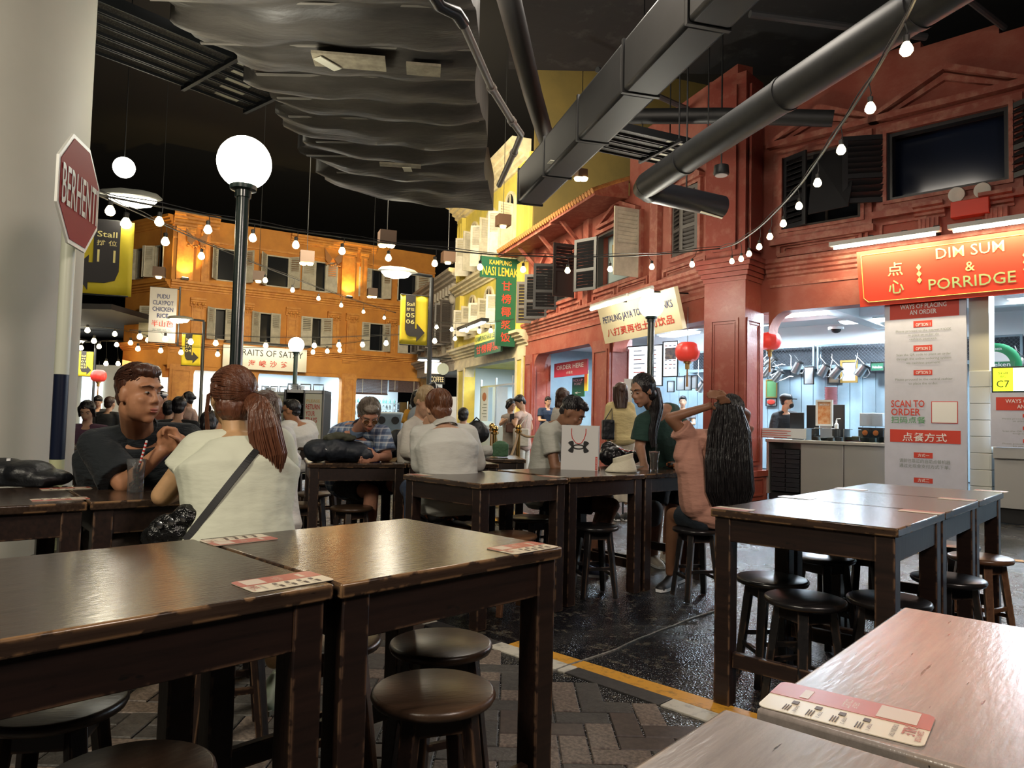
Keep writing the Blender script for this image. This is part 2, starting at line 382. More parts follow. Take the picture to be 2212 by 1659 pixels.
def win(par, F, s0, s1, z0, z1, fm, depth=.22, mull=1, fr=.05, pane=None, lab=None):
    m = MB(); rect_mould(m, F, s0, s1, z0, z1, -.12, fr, .14)
    o = m.build('window', fm, par, sharp=30)
    p = MB().fbox(F, s0, s1, -depth, -depth+.02, z0, z1); p.build('pane', pane or M_pane, o)
    if mull: q = MB().fbox(F, (s0+s1)/2-.02, (s0+s1)/2+.02, -depth+.02, -depth+.05, z0, z1); q.fbox(F, s0, s1, -depth+.02, -depth+.05, z0+(z1-z0)*.62-.02, z0+(z1-z0)*.62+.02); q.build('glazing_bar', fm, o)
    return o
# ================================================================== orange shophouse
ob = thing('orange_shophouse', 'orange three-storey shophouse with cream shutters across the far end of the street', 'building', FO.p(0, 0, 0))
S0, S1 = -6.45, 5.3
topw = [(-5.1, -3.62), (-2.95, -1.95), (-.75, -.02), (1.98, 2.6), (3.55, 4.5)]
topw = [(-4.75, -3.75), (-2.75, -1.75), (-.62, -.1), (2.0, 2.62), (3.35, 4.35)]
midw = [(-4.62, -4.05), (-2.75, -2.05), (-.75, -.15), (2.0, 2.5), (3.9, 4.25)]
midw = [(-4.75, -3.95), (-2.95, -2.05), (-1.15, -.2), (1.65, 2.75), (3.45, 4.45)]
w = MB(); hs = [(a, b, 6.68, 8.05) for a, b in topw]+[(a, b, 4.2, 5.52) for a, b in midw]
holes(w, FO, S0, S1, 3.1, 9.15, -.3, 0, hs)
holes(w, FO, S0, S1, 2.9, 3.1, -.3, 0, []); w.fbox(FO, S0, S1, -3.5, -.3, 9.0, 9.1)
w.build('wall', M_or, ob)
m = MB(); cornice(m, FO, S0, S1, 3.72, 4.02, 0, .28); cornice(m, FO, S0, S1, 6.12, 6.5, 0, .22)
cornice(m, FO, -6.45, -4.7, 8.75, 9.3, 0, .3); cornice(m, FO, -1.75, 2.2, 8.7, 9.1, 0, .25)
m.fbox(FO, S0, S1, 0, .06, 8.2, 8.28)
m.build('cornice', M_orm, ob)
for s, wd_ in ((-5.98, .62), (.88, .62), (-5.2, .3), (1.62, .3)):
    m = MB(); m.fbox(FO, s-wd_/2, s+wd_/2, 0, .12, 6.5, 8.7); rect_mould(m, FO, s-wd_/2, s+wd_/2, 6.55, 8.5, .12, .07, .03); cornice(m, FO, s-wd_/2-.06, s+wd_/2+.06, 8.45, 8.7, .1, .1)
    m.build('pilaster', M_orm, ob)
for s in (-5.4, -3.5, -1.55, .3, 1.15, 3.05, 4.75):
    m = MB(); m.fbox(FO, s-.24, s+.24, 0, .1, 4.02, 5.5); rect_mould(m, FO, s-.17, s+.17, 4.2, 5.35, .1, .05, .025)
    cornice(m, FO, s-.3, s+.3, 5.5, 5.85, .08, .12)
    for k in (-1, 1): m.ell(FO.p(s+k*.17, .16, 5.62), .07, nu=8, nv=6)
    m.ell(FO.p(s, .17, 5.6), .06, nu=8, nv=6)
    for k in range(5): m.ell(FO.p(s-.16+k*.08, .14, 5.48), (.03, .03, .07), nu=6, nv=4)
    m.build('pilaster', M_orm, ob)
n_ = 0
for i, (a, b) in enumerate(topw):
    wo = win(ob, FO, a, b, 6.68, 8.05, M_shut, mull=0)
    sw = (.42, .42, .62, .45, .6)[i]
    shutter(FO, a, 1, 6.68, 8.05, (.55, .6, .62, .62, .4)[i], (115, 120, 170, 172, 110)[i], M_shut, wo)
    shutter(FO, b, -1, 6.68, 8.05, (.6, .55, .5, .45, .62)[i], (130, 130, 150, 125, 165)[i], M_shut, wo)
for i, (a, b) in enumerate(midw):
    wo = win(ob, FO, a, b, 4.2, 5.52, M_shut, mull=0); hw = (b-a)/2
    if i == 1 or i == 0: shutter(FO, a, 1, 4.2, 5.52, hw, 140, M_shut, wo); shutter(FO, b, -1, 4.2, 5.52, hw, 15, M_shut, wo)
    elif i == 2: shutter(FO, a, 1, 4.2, 5.52, hw, 10, M_shut, wo); shutter(FO, b, -1, 4.2, 5.52, hw, 140, M_shut, wo)
    elif i == 3: shutter(FO, a, 1, 4.2, 5.52, hw*.7, 8, M_shut, wo); shutter(FO, b, -1, 4.2, 5.52, hw*.7, 115, M_shut, wo)
    else: shutter(FO, a, 1, 4.2, 5.52, hw, 6, M_shut, wo); shutter(FO, b, -1, 4.2, 5.52, hw, 170, M_shut, wo)
# ground floor piers, arches, fascia
m = MB()
for s, hw in ((-5.9, .45), (-3.2, .3), (1.12, .34), (5.0, .3)):
    m = MB(); m.fbox(FO, s-hw, s+hw, -.35, .04, 0, 3.1); rect_mould(m, FO, s-hw+.1, s+hw-.1, .4, 2.9, .04, .06, .03); m.fbox(FO, s-hw-.04, s+hw+.04, -.36, .1, 0, .35)
    cornice(m, FO, s-hw-.03, s+hw+.03, 3.5, 3.72, .0, .1)
    m.build('pier', M_orm, ob)
def arch_corner(m, F, s, side, z, r, d0, d1, n=5):
    pts = [(0, 0)]+[(r*(1-math.sin(math.pi/2*k/n)), -r*(1-math.cos(math.pi/2*k/n))) for k in range(n+1)]
    P = [F.p(s+side*a, d0, z+b) for a, b in pts]; m.poly(P, F.n*(d1-d0))
m = MB(); m.fbox(FO, S0, S1, -.3, .02, 3.05, 3.75)
for s, hw in ((-3.2, .3), (1.12, .34)):
    arch_corner(m, FO, s+hw, 1, 3.06, .35, -.3, .02); arch_corner(m, FO, s-hw, -1, 3.06, .35, -.3, .02)
arch_corner(m, FO, -5.45, 1, 3.06, .35, -.3, .02); arch_corner(m, FO, 4.7, -1, 3.06, .35, -.3, .02)
m.build('fascia', M_or, ob)
# left chamfered wing of the orange block
FO2 = Frame(FO.p(-6.45, 0, 0), 32+180+58, 1)
FO2 = Frame(FO.p(-6.45, 0, 0)[:2], 148, 1)
m = MB(); holes(m, FO2, 0, 3.2, 3.05, 9.0, -.3, 0, [(.6, 1.2, 6.7, 8.0), (1.9, 2.5, 6.7, 8.0), (.6, 1.2, 4.2, 5.5)]); cornice(m, FO2, 0, 3.2, 3.72, 4.02, 0, .3); cornice(m, FO2, 0, 3.2, 6.12, 6.5, 0, .25); cornice(m, FO2, 0, 3.2, 8.7, 9.15, 0, .25)
m.fbox(FO2, 2.9, 3.2, -.3, 0, 0, 3.1); arch_corner(m, FO2, .3, 1, 3.06, .5, -.3, .0); arch_corner(m, FO2, 2.9, -1, 3.06, .5, -.3, .0); m.build('side_wall', M_or, ob)
for a, z in ((.6, 6.7), (1.9, 6.7), (.6, 4.2)):
    wo = win(ob, FO2, a, a+.6, z, z+1.3, M_shut, mull=0); shutter(FO2, a, 1, z, z+1.3, .5, 150, M_shut, wo); shutter(FO2, a+.6, -1, z, z+1.3, .5, 150, M_shut, wo)
# carved swallow ornaments under the top cornice
for s in (-5.6, .1):
    m = MB()
    for k in (-1, 1): m.poly([FO.p(s+k*.05, .25, 8.2), FO.p(s+k*.42, .3, 8.62), FO.p(s+k*.36, .3, 8.1), FO.p(s+k*.2, .3, 7.95)], FO.n*.06)
    for k in range(7): m.ell(FO.p(s-.3+k*.1, .3, 7.95+.05*math.sin(k*2)), .06, nu=6, nv=5)
    m.build('ornament', mat('ornament_paint', (.42, .2, .08), .6), ob)
# interior behind orange arches
m = MB(); m.fbox(FO, -6.4, 5.2, -4.0, -3.9, 0, 3.3); m.fbox(FO, -6.4, 5.2, -3.9, -.3, 3.2, 3.3); m.fbox(FO, -3.25, -3.15, -3.9, -.3, 0, 3.2); m.fbox(FO, 1.0, 1.1, -3.9, -.3, 0, 3.2)
tag(m.build('wall_orange_stalls', M_kw), 'white back wall behind the orange shophouse arches', kind='structure')
for s in (-4.5, -1.2, 3.2): area('stall_lamp', FO.p(s, -1.8, 3.1), FO.p(s, -1.8, 0), 2.2, 170, COOL if s > -4 else NEUT, 1.6)
# uplights at the pilasters
for s in (-5.98, .88): spot('uplight', FO.p(s, .5, 6.55), FO.p(s, .08, 8.2), 120, (1, .62, .16), 95)
for s in (-5.98, .88):
    t = thing('uplight', 'small black uplight on the ledge at the foot of the %s glowing pilaster' % ('corner' if s < 0 else 'middle'), 'light', FO.p(s, .4, 6.5)); MB().fbox(FO, s-.14, s+.14, .25, .42, 6.5, 6.58).build('housing', M_dk, t); MB().fbox(FO, s-.11, s+.11, .27, .4, 6.58, 6.6).build('lens', M_spotg, t)
# ================================================================== yellow shophouse  (FB s 9.4..16.8)
yb = thing('yellow_shophouse', 'narrow yellow shophouse with arched windows between the red and the grey shophouses', 'building', FB.p(13, 0, 0))
def arch_panel(m, F, s0, s1, z0, zs, d, w=.09, t=.07, n=10):
    "moulded surround with a round head"
    c = (s0+s1)/2; r = (s1-s0)/2
    m.fbox(F, s0-w, s0, d, d+t, z0, zs); m.fbox(F, s1, s1+w, d, d+t, z0, zs)
    for k in range(n):
        a, b = math.pi*k/n, math.pi*(k+1)/n
        P = [F.p(c+rr*math.cos(x), d, zs+rr*math.sin(x)) for rr, x in ((r, a), (r+w, a), (r+w, b), (r, b))]; m.poly(P, F.n*t)
def arch_win(par, F, s0, s1, z0, zs, fm, sm, sw, an=(130, 130)):
    c = (s0+s1)/2; r = (s1-s0)/2; m = MB(); P = [F.p(s0, .012, z0), F.p(s1, .012, z0)]+[F.p(c+r*math.cos(math.pi*k/10), .012, zs+r*math.sin(math.pi*k/10)) for k in range(11)]
    q = MB(); arch_panel(q, F, s0, s1, z0, zs, 0); q.fbox(F, s0-.15, s1+.15, 0, .14, z0-.12, z0); q.fbox(F, c-.02, c+.02, .02, .05, z0, zs+r); q.fbox(F, s0, s1, .02, .05, zs-.03, zs+.03)
    o = q.build('window', fm, par, sharp=30); m.poly(P, F.n*.015); m.build('pane', M_pane, o)
    shutter(F, s0, 1, z0, zs, sw, an[0], sm, o, d=.08); shutter(F, s1, -1, z0, zs, sw, an[1], sm, o, d=.08)
    return o
m = MB(); m.fbox(FB, 9.4, 16.8, -7, 0, 3.1, 9.0); m.build('wall', M_ye, yb)
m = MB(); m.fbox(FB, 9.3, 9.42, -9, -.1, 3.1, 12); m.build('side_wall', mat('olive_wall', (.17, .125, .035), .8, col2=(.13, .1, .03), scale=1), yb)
m = MB(); cornice(m, FB, 9.5, 17.0, 8.7, 9.4, 0, .55, 5); cornice(m, FB, 9.4, 16.9, 5.75, 6.15, 0, .35); cornice(m, FB, 9.2, 16.9, 3.3, 3.75, 0, .38, 5)
m.fbox(FB, 9.4, 16.8, -.3, .08, 3.02, 3.3); m.build('cornice', M_cr, yb)
for a, b in ((15.4, 16.7), ):
    pass
for z0, zs in ((6.35, 7.75), (4.15, 5.1)):
    for c in (11.0, 12.9, 14.8): arch_win(yb, FB, c-.42, c+.42, z0, zs, M_cr, M_shut, .5, (100, 115))
for s in (9.75, 16.3):
    m = MB(); m.fbox(FB, s-.3, s+.3, 0, .16, 3.75, 5.75); m.fbox(FB, s-.3, s+.3, 0, .16, 6.15, 8.7); rect_mould(m, FB, s-.22, s+.22, 6.3, 8.5, .16); m.build('pilaster', M_ye, yb)
for s, hw in ((9.75, .32), (15.9, .45)):
    m = MB(); m.mat(0).fbox(FB, s-hw, s+hw, -.35, .06, 0, 3.1); m.mat(1); rect_mould(m, FB, s-hw, s+hw, .1, 3.05, .06, .12, .03); m.build('pier', [M_ye, M_cr], yb)
for q_ in ((10.07, 1), (15.45, -1)): m = MB(); arch_corner(m, FB, *q_, 3.05, .35, -.3, .05); m.build('bracket', M_cr, yb)
# ================================================================== grey shophouse (FB s 16.8..23.4)
gb = thing('grey_shophouse', 'grey stone shophouse with dark louvred shutters in the far corner next to the orange one', 'building', FB.p(20, 0, 0))
MB().fbox(FB, 16.82, 23.4, -5, 0, 3.1, 6.6).build('wall', M_gs, gb)
m = MB(); cornice(m, FB, 16.8, 23.4, 6.4, 6.95, 0, .4); cornice(m, FB, 16.8, 23.4, 3.3, 3.7, 0, .35)
for k in range(14): m.fbox(FB, 17.1+k*.46, 17.25+k*.46, 0, .2, 6.05, 6.4)
for k in range(7): m.ell(FB.p(17.4+k*.95, .06, 5.85), (.16, .16, .22), nu=8, nv=6)
m.build('cornice', M_gs, gb)
for c in (17.9, 19.4, 20.9, 22.4):
    wo = win(gb, FB, c-.4, c+.4, 4.1, 5.7, M_gs, mull=0, depth=.02); shutter(FB, c-.4, 1, 4.1, 5.8, .5, 95, M_shutb, wo, panel=.4); shutter(FB, c+.4, -1, 4.1, 5.8, .5, 110, M_shutb, wo, panel=.4)
    m = MB(); m.fbox(FB, c+.62, c+.86, 0, .12, 3.7, 6.1); rect_mould(m, FB, c-.45, c+.45, 3.75, 4.02, 0, .05, .04); m.build('pilaster', M_gs, gb)
MB().fbox(FB, 16.8, 23.4, -.3, .05, 3.0, 3.3).fbox(FB, 20.0, 20.5, -.3, .05, 0, 3.1).build('fascia', M_gs, gb)
m = MB(); m.fbox(FB, 9.5, 23.4, -3.6, -3.5, 0, 3.3); m.fbox(FB, 9.5, 23.4, -3.5, -.3, 3.2, 3.3); m.fbox(FB, 16.3, 16.4, -3.5, -.35, 0, 3.2); m.fbox(FB, 9.35, 9.45, -3.5, -.35, 0, 3.2)
tag(m.build('wall_yellow_stalls', M_kw), 'bluish white back wall of the stalls behind the yellow and grey fronts', kind='structure')
for s in (12.8, 19.5): area('stall_lamp', FB.p(s, -1.6, 3.0), FB.p(s, -1.2, 0), 3.0, 130, COOL, 1.4)
spot('yellow_uplight', FB.p(9.9, .7, 6.4), FB.p(9.8, .1, 8.6), 22, (1, .7, .2), 110); spot('yellow_uplight_far', FB.p(16.4, .7, 6.4), FB.p(16.3, .1, 8.6), 60, (1, .7, .2), 110)
point('yellow_sign_lamp', FB.p(10.4, .6, 4.6), 28, (1, .9, .6))
# ================================================================== red shophouse
rb = thing('red_shophouse', 'weathered red corner shophouse with carved panels, pediments and open kitchens below', 'building', (4.0, 12.0, 0))
wA = [(.52, 1.7, 4.33, 5.5), (2.08, 3.55, 4.5, 5.5), (4.6, 6.0, 4.5, 5.5)]
m = MB(); holes(m, FA, -.35, 8, 3.5, 6.4, -.3, 0, wA)
wB = [(3.0, 4.95, 4.22, 5.45), (.95, 1.75, 4.3, 5.5), (6.1, 8.3, 4.25, 5.2)]
holes(m, FB, -.1, 9.35, 3.5, 6.0, -.3, 0, wB); m.fbox(FB, -.1, 3.5, -.3, 0, 6.0, 7.2)
for k in range(9): m.fbox(FA, -.35+k*.95, .6+k*.95, -.3, 0, 6.4, 6.4+.16*math.sin(k*.9)+.2)
m.build('wall', M_red, rb)
m = MB(); m.fbox(FA, .1, 8, -.3, .02, 3.03, 3.55); m.fbox(FB, .2, 9.4, -.3, .02, 3.0, 3.55)
arch_corner(m, FA, .28, 1, 3.05, .36, -.3, .02); arch_corner(m, FB, 4.1, -1, 3.02, .3, -.3, .02); arch_corner(m, FB, 5.1, 1, 3.02, .3, -.3, .02); arch_corner(m, FB, 8.75, -1, 3.02, .5, -.3, .02)
m.build('fascia', M_red, rb)
m = MB(); cornice(m, FA, .25, 8, 3.52, 3.86, .0, .16, 5); cornice(m, FB, .3, 9.4, 3.52, 3.9, .0, .2, 5)
m.fbox(FB, .3, 9.4, 0, .05, 3.4, 3.46); m.fbox(FA, .3, 8, 0, .04, 3.42, 3.46)
m.build('cornice', M_redm, rb)
# corner pier : squared column with capital and plinth
kp = V3(3.60, 11.85, 0); FKa = Frame(kp[:2], -44)
m = MB(); r = .36
def sqcol(m, r, z0, z1): m.hexa([FKa.p(a, b, z) for z in (z0, z1) for a, b in ((-r, r*.8), (r, r*.8), (r, -r), (-r, -r))])
sqcol(m, .36, .45, 3.0); sqcol(m, .42, 0, .42); sqcol(m, .45, .38, .47); sqcol(m, .36, 3.0, 3.5)
for k in range(5): sqcol(m, .38+.03*k, 3.5+k*.075, 3.57+k*.075)
sqcol(m, .34, 3.88, 6.9); 
for fr_, o_ in ((Frame(FKa.p(0, .288, 0)[:2], -44), 0), (Frame(FKa.p(-.36, 0, 0)[:2], -44-90), 1), (Frame(FKa.p(.36, 0, 0)[:2], -44+90), 2)):
    for ff in (fr_,):
        rect_mould(m, ff, -.25, .25, .55, 2.9, 0, .045, .02); rect_mould(m, ff, -.19, .19, .62, 2.83, 0, .02, .012); rect_mould(m, ff, -.25, .25, .07, .36, .06, .03, .015)
        m.fbox(ff, -.2, .2, 0, .04, 4.0, 6.7)
m.build('corner_pier', M_redp, rb)
for s, hw in ((4.6, .42), (9.05, .3)):
    m = MB(); m.fbox(FB, s-hw, s+hw, -.5, .06, .45, 3.02); m.fbox(FB, s-hw-.06, s+hw+.06, -.55, .12, 0, .45); rect_mould(m, FB, s-hw+.08, s+hw-.08, .6, 2.8, .06, .05, .025)
    fe = Frame(FB.p(s-hw, -.22, 0)[:2], 20); rect_mould(m, Frame(FB.p(s-hw, -.22, 0)[:2], FB.ang-90, -1), -.22, .22, .6, 2.8, .0, .05, .025)
    m.build('pier', M_redp, rb)
    cornice(MB(), FB, 0, 1, 0, 1, 0, 1)
# pediments, sills, panels on front A
for a, b, z0, z1 in wA:
    m = MB(); rect_mould(m, FA, a-.16, b+.16, z0-.14, z1+.14, 0, .1, .06); rect_mould(m, FA, a-.06, b+.06, z0-.05, z1+.05, 0, .05, .09); c = (a+b)/2; h = (b-a)*.34
    zt = z1+.2; hw = (b-a)/2+.25
    m.fbox(FA, c-hw, c+hw, 0, .14, zt, zt+.09)
    for k in (-1, 1):
        for dd, of in ((.14, 0), (.07, -.13)):
            m.poly([FA.p(c+k*(hw+of*1.6), 0, zt+.09), FA.p(c+k*(hw+of*1.6-.12), 0, zt+.09), FA.p(c, 0, zt+h+of), FA.p(c, 0, zt+h+.1+of)], FA.n*dd)
    m.fbox(FA, a-.2, b+.2, 0, .12, z0-.24, z0-.14)
    if a < 4: rect_mould(m, FA, a-.12, b+.1 if a < 1 else a+.5, 3.93, 4.2 if a < 1 else 4.2, 0, .04, .04)
    m.build('window_surround', M_redm, rb)
m = MB(); rect_mould(m, FA, .42, 1.72, 3.9, 4.12, 0, .05, .05); rect_mould(m, FA, .52, 1.62, 3.97, 4.05, 0, .02, .03); m.build('carved_panel', M_redm, rb)
for s in (2.62, 3.42, 4.25): # fluted consoles
    m = MB()
    cornice(m, FA, s-.19, s+.19, 4.15, 4.36, 0, .18, 4); m.fbox(FA, s-.13, s+.13, 0, .1, 3.86, 4.15)
    for k in range(5): m.fbox(FA, s-.12+k*.055, s-.095+k*.055, .1, .12, 3.88, 4.14)
    m.build('console', M_redm, rb)
w1 = win(rb, FA, *wA[0], M_shutb, mull=1, depth=.25); shutter(FA, .52, 1, 4.33, 5.5, .45, 20, M_shutd, w1, panel=.4)
m = MB(); m.poly([FA.p(1.0, .02, 5.45), FA.p(1.68, .02, 5.45), FA.p(1.66, .42, 4.42), FA.p(1.05, .35, 4.42)], FA.n*.03); m.build('shutter', M_shutd, w1)
w2 = win(rb, FA, *wA[1], M_shutd, mull=0, depth=.28, pane=mat('night_blue_pane', (.01, .016, .035), .12)); shutter(FA, 2.08, 1, 4.5, 5.5, .62, 150, M_shutd, w2, panel=.4); shutter(FA, 3.55, -1, 4.5, 5.5, .6, 150, M_shutd, w2, panel=.4)
win(rb, FA, *wA[2], M_shutd, mull=0)
# front B details
m = MB()
for s in (.45, 2.35, 5.4, 8.75): m.fbox(FB, s-.14, s+.14, 0, .1, 3.9, 6.0)
for a, b, z0, z1 in wB:
    rect_mould(m, FB, a-.1, b+.1, z0-.08, z1+.1, 0, .08, .06)
for a, b in ((.7, 2.1), (2.65, 3.9), (4.05, 5.1), (5.75, 7.0), (7.15, 8.5)): rect_mould(m, FB, a, b, 3.93, 4.13 if a < 3 else 4.1, 0, .05, .05); rect_mould(m, FB, a+.14, b-.14, 3.98, 4.06, 0, .02, .03)
for c, hw in ((3.95, .9), (1.4, .6), (6.6, .55), (7.9, .55)):
    zt = 5.58 if c < 5 else 5.3
    m.fbox(FB, c-hw, c+hw, 0, .12, zt, zt+.07)
    for k in (-1, 1): m.poly([FB.p(c+k*hw, 0, zt+.07), FB.p(c+k*(hw-.14), 0, zt+.07), FB.p(c, 0, zt+.36), FB.p(c, 0, zt+.45)], FB.n*.1)
m.lathe(FB.p(7.25, 0, 5.65), [(.0, 0), (.19, 0), (.19, .06), (.12, .06), (.12, .03), (0, .03)], 14, FB.n)
m.build('carved_panel', M_redm, rb)
for s in (5.7, 7.1, 8.6):
    m = MB(); p, q = FB.p(s, .02, 5.35), FB.p(s, .62, 5.95); d = nrm(q-p); m.obox((p+q)/2, d, FB.s, np.cross(d, FB.s), np.linalg.norm(q-p)/2, .04, .04); m.build('eave_strut', M_redm, rb)
wb1 = win(rb, FB, *wB[0], M_shutb, mull=0, fr=.04, depth=.28, pane=mat('pale_room', (.25, .32, .33), .5))
shutter(FB, 4.95, -1, 4.22, 5.45, .62, 150, M_shutd, wb1, panel=.4)
shutter(FB, 3.0, 1, 4.15, 5.55, .62, 95, M_shut, wb1, panel=.45); 
m = MB()
for k in range(12):
    pass
cl = MB(); pts = []
for i in range(13):
    f = i/12; pts.append(.25*math.sin(f*math.pi))
rings = []
for j in range(5):
    g = j/4; rings.append([FB.p(3.15+f*.95, .05+.03*math.sin(f*14+g*3)+.02*g, 4.95+.12*(2*f-1)**2-g*.62*(1-.25*f)) for f in np.linspace(0, 1, 13)])
vs = [p for r_ in rings for p in r_]; cl.add(vs, [(j*13+i, j*13+i+1, (j+1)*13+i+1, (j+1)*13+i) for j in range(4) for i in range(12)])
co = cl.build('draped_cloth', mat('mustard_cloth', (.36, .25, .08), .8), sharp=80); co.modifiers.new('s', 'SOLIDIFY').thickness = .012
tag(co, 'mustard coloured cloth hanging over the sill of the open red window', 'cloth')
wb2 = win(rb, FB, *wB[1], M_shutb, mull=0, depth=.25); shutter(FB, .95, 1, 4.3, 5.5, .45, 8, M_shutb, wb2, panel=.4); shutter(FB, 1.75, -1, 4.3, 5.5, .35, 8, M_shutb, wb2, panel=.4)
wb3 = win(rb, FB, *wB[2], M_shutb, mull=1, depth=.25)
shutter(FB, 6.1, 1, 4.2, 5.5, .6, 92, M_shutd, wb3, panel=.5); shutter(FB, 7.2, 1, 4.05, 5.25, .62, 70, M_shutd, wb3, panel=.4); shutter(FB, 7.85, 1, 3.9, 5.1, .62, 60, M_shutd, wb3, panel=.4); shutter(FB, 8.5, 1, 3.85, 5.0, .6, 65, M_shutb, wb3, panel=.4)
# tiled eaves
m = MB(); m.poly([FB.p(3.55, 0, 6.35), FB.p(3.55, .8, 6.02), FB.p(3.55, .8, 5.92), FB.p(3.55, 0, 5.95)], FB.s*2.4); m.poly([FB.p(5.98, 0, 6.35), FB.p(5.98, .75, 6.02), FB.p(5.98, .75, 5.9), FB.p(5.98, 0, 5.95)], FB.s*3.9)
m.build('eave', M_redm, rb)
tm = None; M_tile = mat('clay_tile', (.45, .2, .06), .6, var=.3, scale=10)
for k in range(44):
    s = 3.6+k*.142
    if tm is None:
        q = MB(); q.tube([V3(0, 0, 0), V3(-.5, 0, .22), V3(-.95, 0, .4)], .062, 8); tm = q.mesh('roof_tile', M_tile)
    o = bpy.data.objects.new('roof_tile', tm); COL.objects.link(o); o.parent = rb
    p = FB.p(s, .84, 6.02) - V3(*rb.location); o.location = p; o.rotation_euler = (0, 0, math.atan2(FB.n[1], FB.n[0]))
# ================================================================== hall ceiling
tag(MB().box((-30, -4, 12), (16, 45, 12.2)).build('ceiling', mat('black_ceiling', (.006, .006, .007), .9), sharp=0), 'black painted hall ceiling', kind='structure')
m = MB().box((-.2, -2, 7.6), (9, 13, 7.75)); tag(m.build('ceiling_slab', mat('slab_dark', (.02, .02, .022), .8, col2=(.05, .05, .05), scale=2, bump=.4, bscale=4, thr=(.55, .7))), 'dark rough slab above the seating', kind='structure')
for i, (u, v, z) in enumerate(((1200, 60, 7.2), (1750, 40, 7.0))):
    pass
# ================================================================== overhead: padded duct, ducts, trays
M_duct = mat('padded_duct', (.085, .076, .067), .5, col2=(.045, .041, .037), scale=1.2, bump=.5, bscale=5, stretch=(1, 3, 1))
t = thing('padded_duct', 'wide sagging air duct wrapped in crumpled grey insulation above the tables', 'duct', (-1.6, 6, 4.2))
xs = np.linspace(0, 1, 41); ys = np.concatenate([np.linspace(1.0, 10.1, 150)])
ribs = [1.6, 2.4, 3.2, 4.0, 4.75, 5.45, 6.1, 6.65, 7.15, 7.6, 8.3, 8.75, 9.35]
def edgeL(y): return -2.55-.75*max(0, (6.9-y)/1.6)**1.1*.6+.09*math.sin(y*7)+.05*math.sin(y*17)
def edgeR(y): return -.38-.04*math.sin(y*3)
vs = []
for y in ys:
    a, b = edgeL(y), edgeR(y)
    if y > 8.2: a -= (y-8.2)*.02
    for f in xs:
        x = a+(b-a)*f; k = min(abs(y+.05*math.sin(x*3+y)-r) for r in ribs)
        sag = -.06*(1-math.exp(-(k/.09)**2)) + .012*math.sin(x*9+y*4)+.01*math.sin(x*4-y*9)
        yy = y+ (f-.5)*.02 + .7*f*(y/10.1)**9
        vs.append((x, yy, 4.36+sag+.12*(2*f-1)**4*(1 if f < .5 else .3)))
n = 41; k = len(ys); nb = len(vs); vs += [(x, y, z+.45) for x, y, z in vs]
fs = [(i*n+j, i*n+j+1, (i+1)*n+j+1, (i+1)*n+j) for i in range(k-1) for j in range(n-1)]
fs += [tuple(nb+q for q in f[::-1]) for f in fs]
for i in range(k-1): fs += [(i*n, (i+1)*n, nb+(i+1)*n, nb+i*n), (i*n+n-1, nb+i*n+n-1, nb+(i+1)*n+n-1, (i+1)*n+n-1)]
for j in range(n-1): fs += [(j, nb+j, nb+j+1, j+1), ((k-1)*n+j, (k-1)*n+j+1, nb+(k-1)*n+j+1, nb+(k-1)*n+j)]
MB().add(vs, fs).build('insulation', M_duct, t, sharp=60)
m = MB()
for r in ribs[5:]: m.box((edgeL(r)+.1, r-.02, 4.36), (-.42, r+.012, 4.372))
m.build('strap', mat('strap', (.25, .23, .2), .4), t)
for (u, v, L, wd_) in ((755, 132, .62, .24), (915, 150, .3, .2), (865, 357, .5, .1)):
    p = Z(u, v, 4.27); MB().obox(p, nrm(V3(1, .12, 0)), nrm(V3(-.12, 1, 0)), V3(0, 0, 1), L/2, wd_/2, .012).build('tape_patch', mat('tape', (.32, .28, .2), .5, var=.3), t)
m = MB(); p = Z(708, 138, 4.24); m.obox(p, nrm(V3(.5, .8, 0)), nrm(V3(-.8, .5, 0)), V3(0, 0, 1), .12, .045, .004); m.build('paper_label', mat('paper_label', (.7, .68, .55), .6), t); m = MB()
p = Z(880, 366, 4.24); m.obox(p, V3(1, 0, 0), V3(0, 1, 0), V3(0, 0, 1), .05, .07, .004); m.build('paper_label', mat('paper_label', (.7, .68, .55), .6), t)
# drain pipe along the duct's edge
pts = [Z(925, -30, 4.15), Z(948, 10, 4.15), Z(985, 28, 4.15), Z(1000, 50, 4.15), Z(1062, 190, 4.15), Z(1106, 262, 4.15), Z(1126, 290, 4.15), Z(1110, 330, 4.15), Z(1078, 400, 4.15)]
o = thing('drain_pipe', 'thin grey drain pipe bending along the edge of the padded duct', 'pipe', pts[4])
MB().tube(pts[:4], .05, 10).build('elbow', mat('black_pipe', (.015, .015, .015), .3), o); MB().tube(pts[3:], .034, 10).build('pipe', mat('grey_pipe', (.2, .18, .16), .5), o)
for i in (4, 5, 7): MB().lathe(pts[i]-nrm(pts[i+1]-pts[i])*.03, [(.001, 0), (.045, 0), (.045, .06), (.001, .06)], 10, pts[i+1]-pts[i]).build('coupling', mat('grey_pipe', (.2, .18, .16), .5), o)
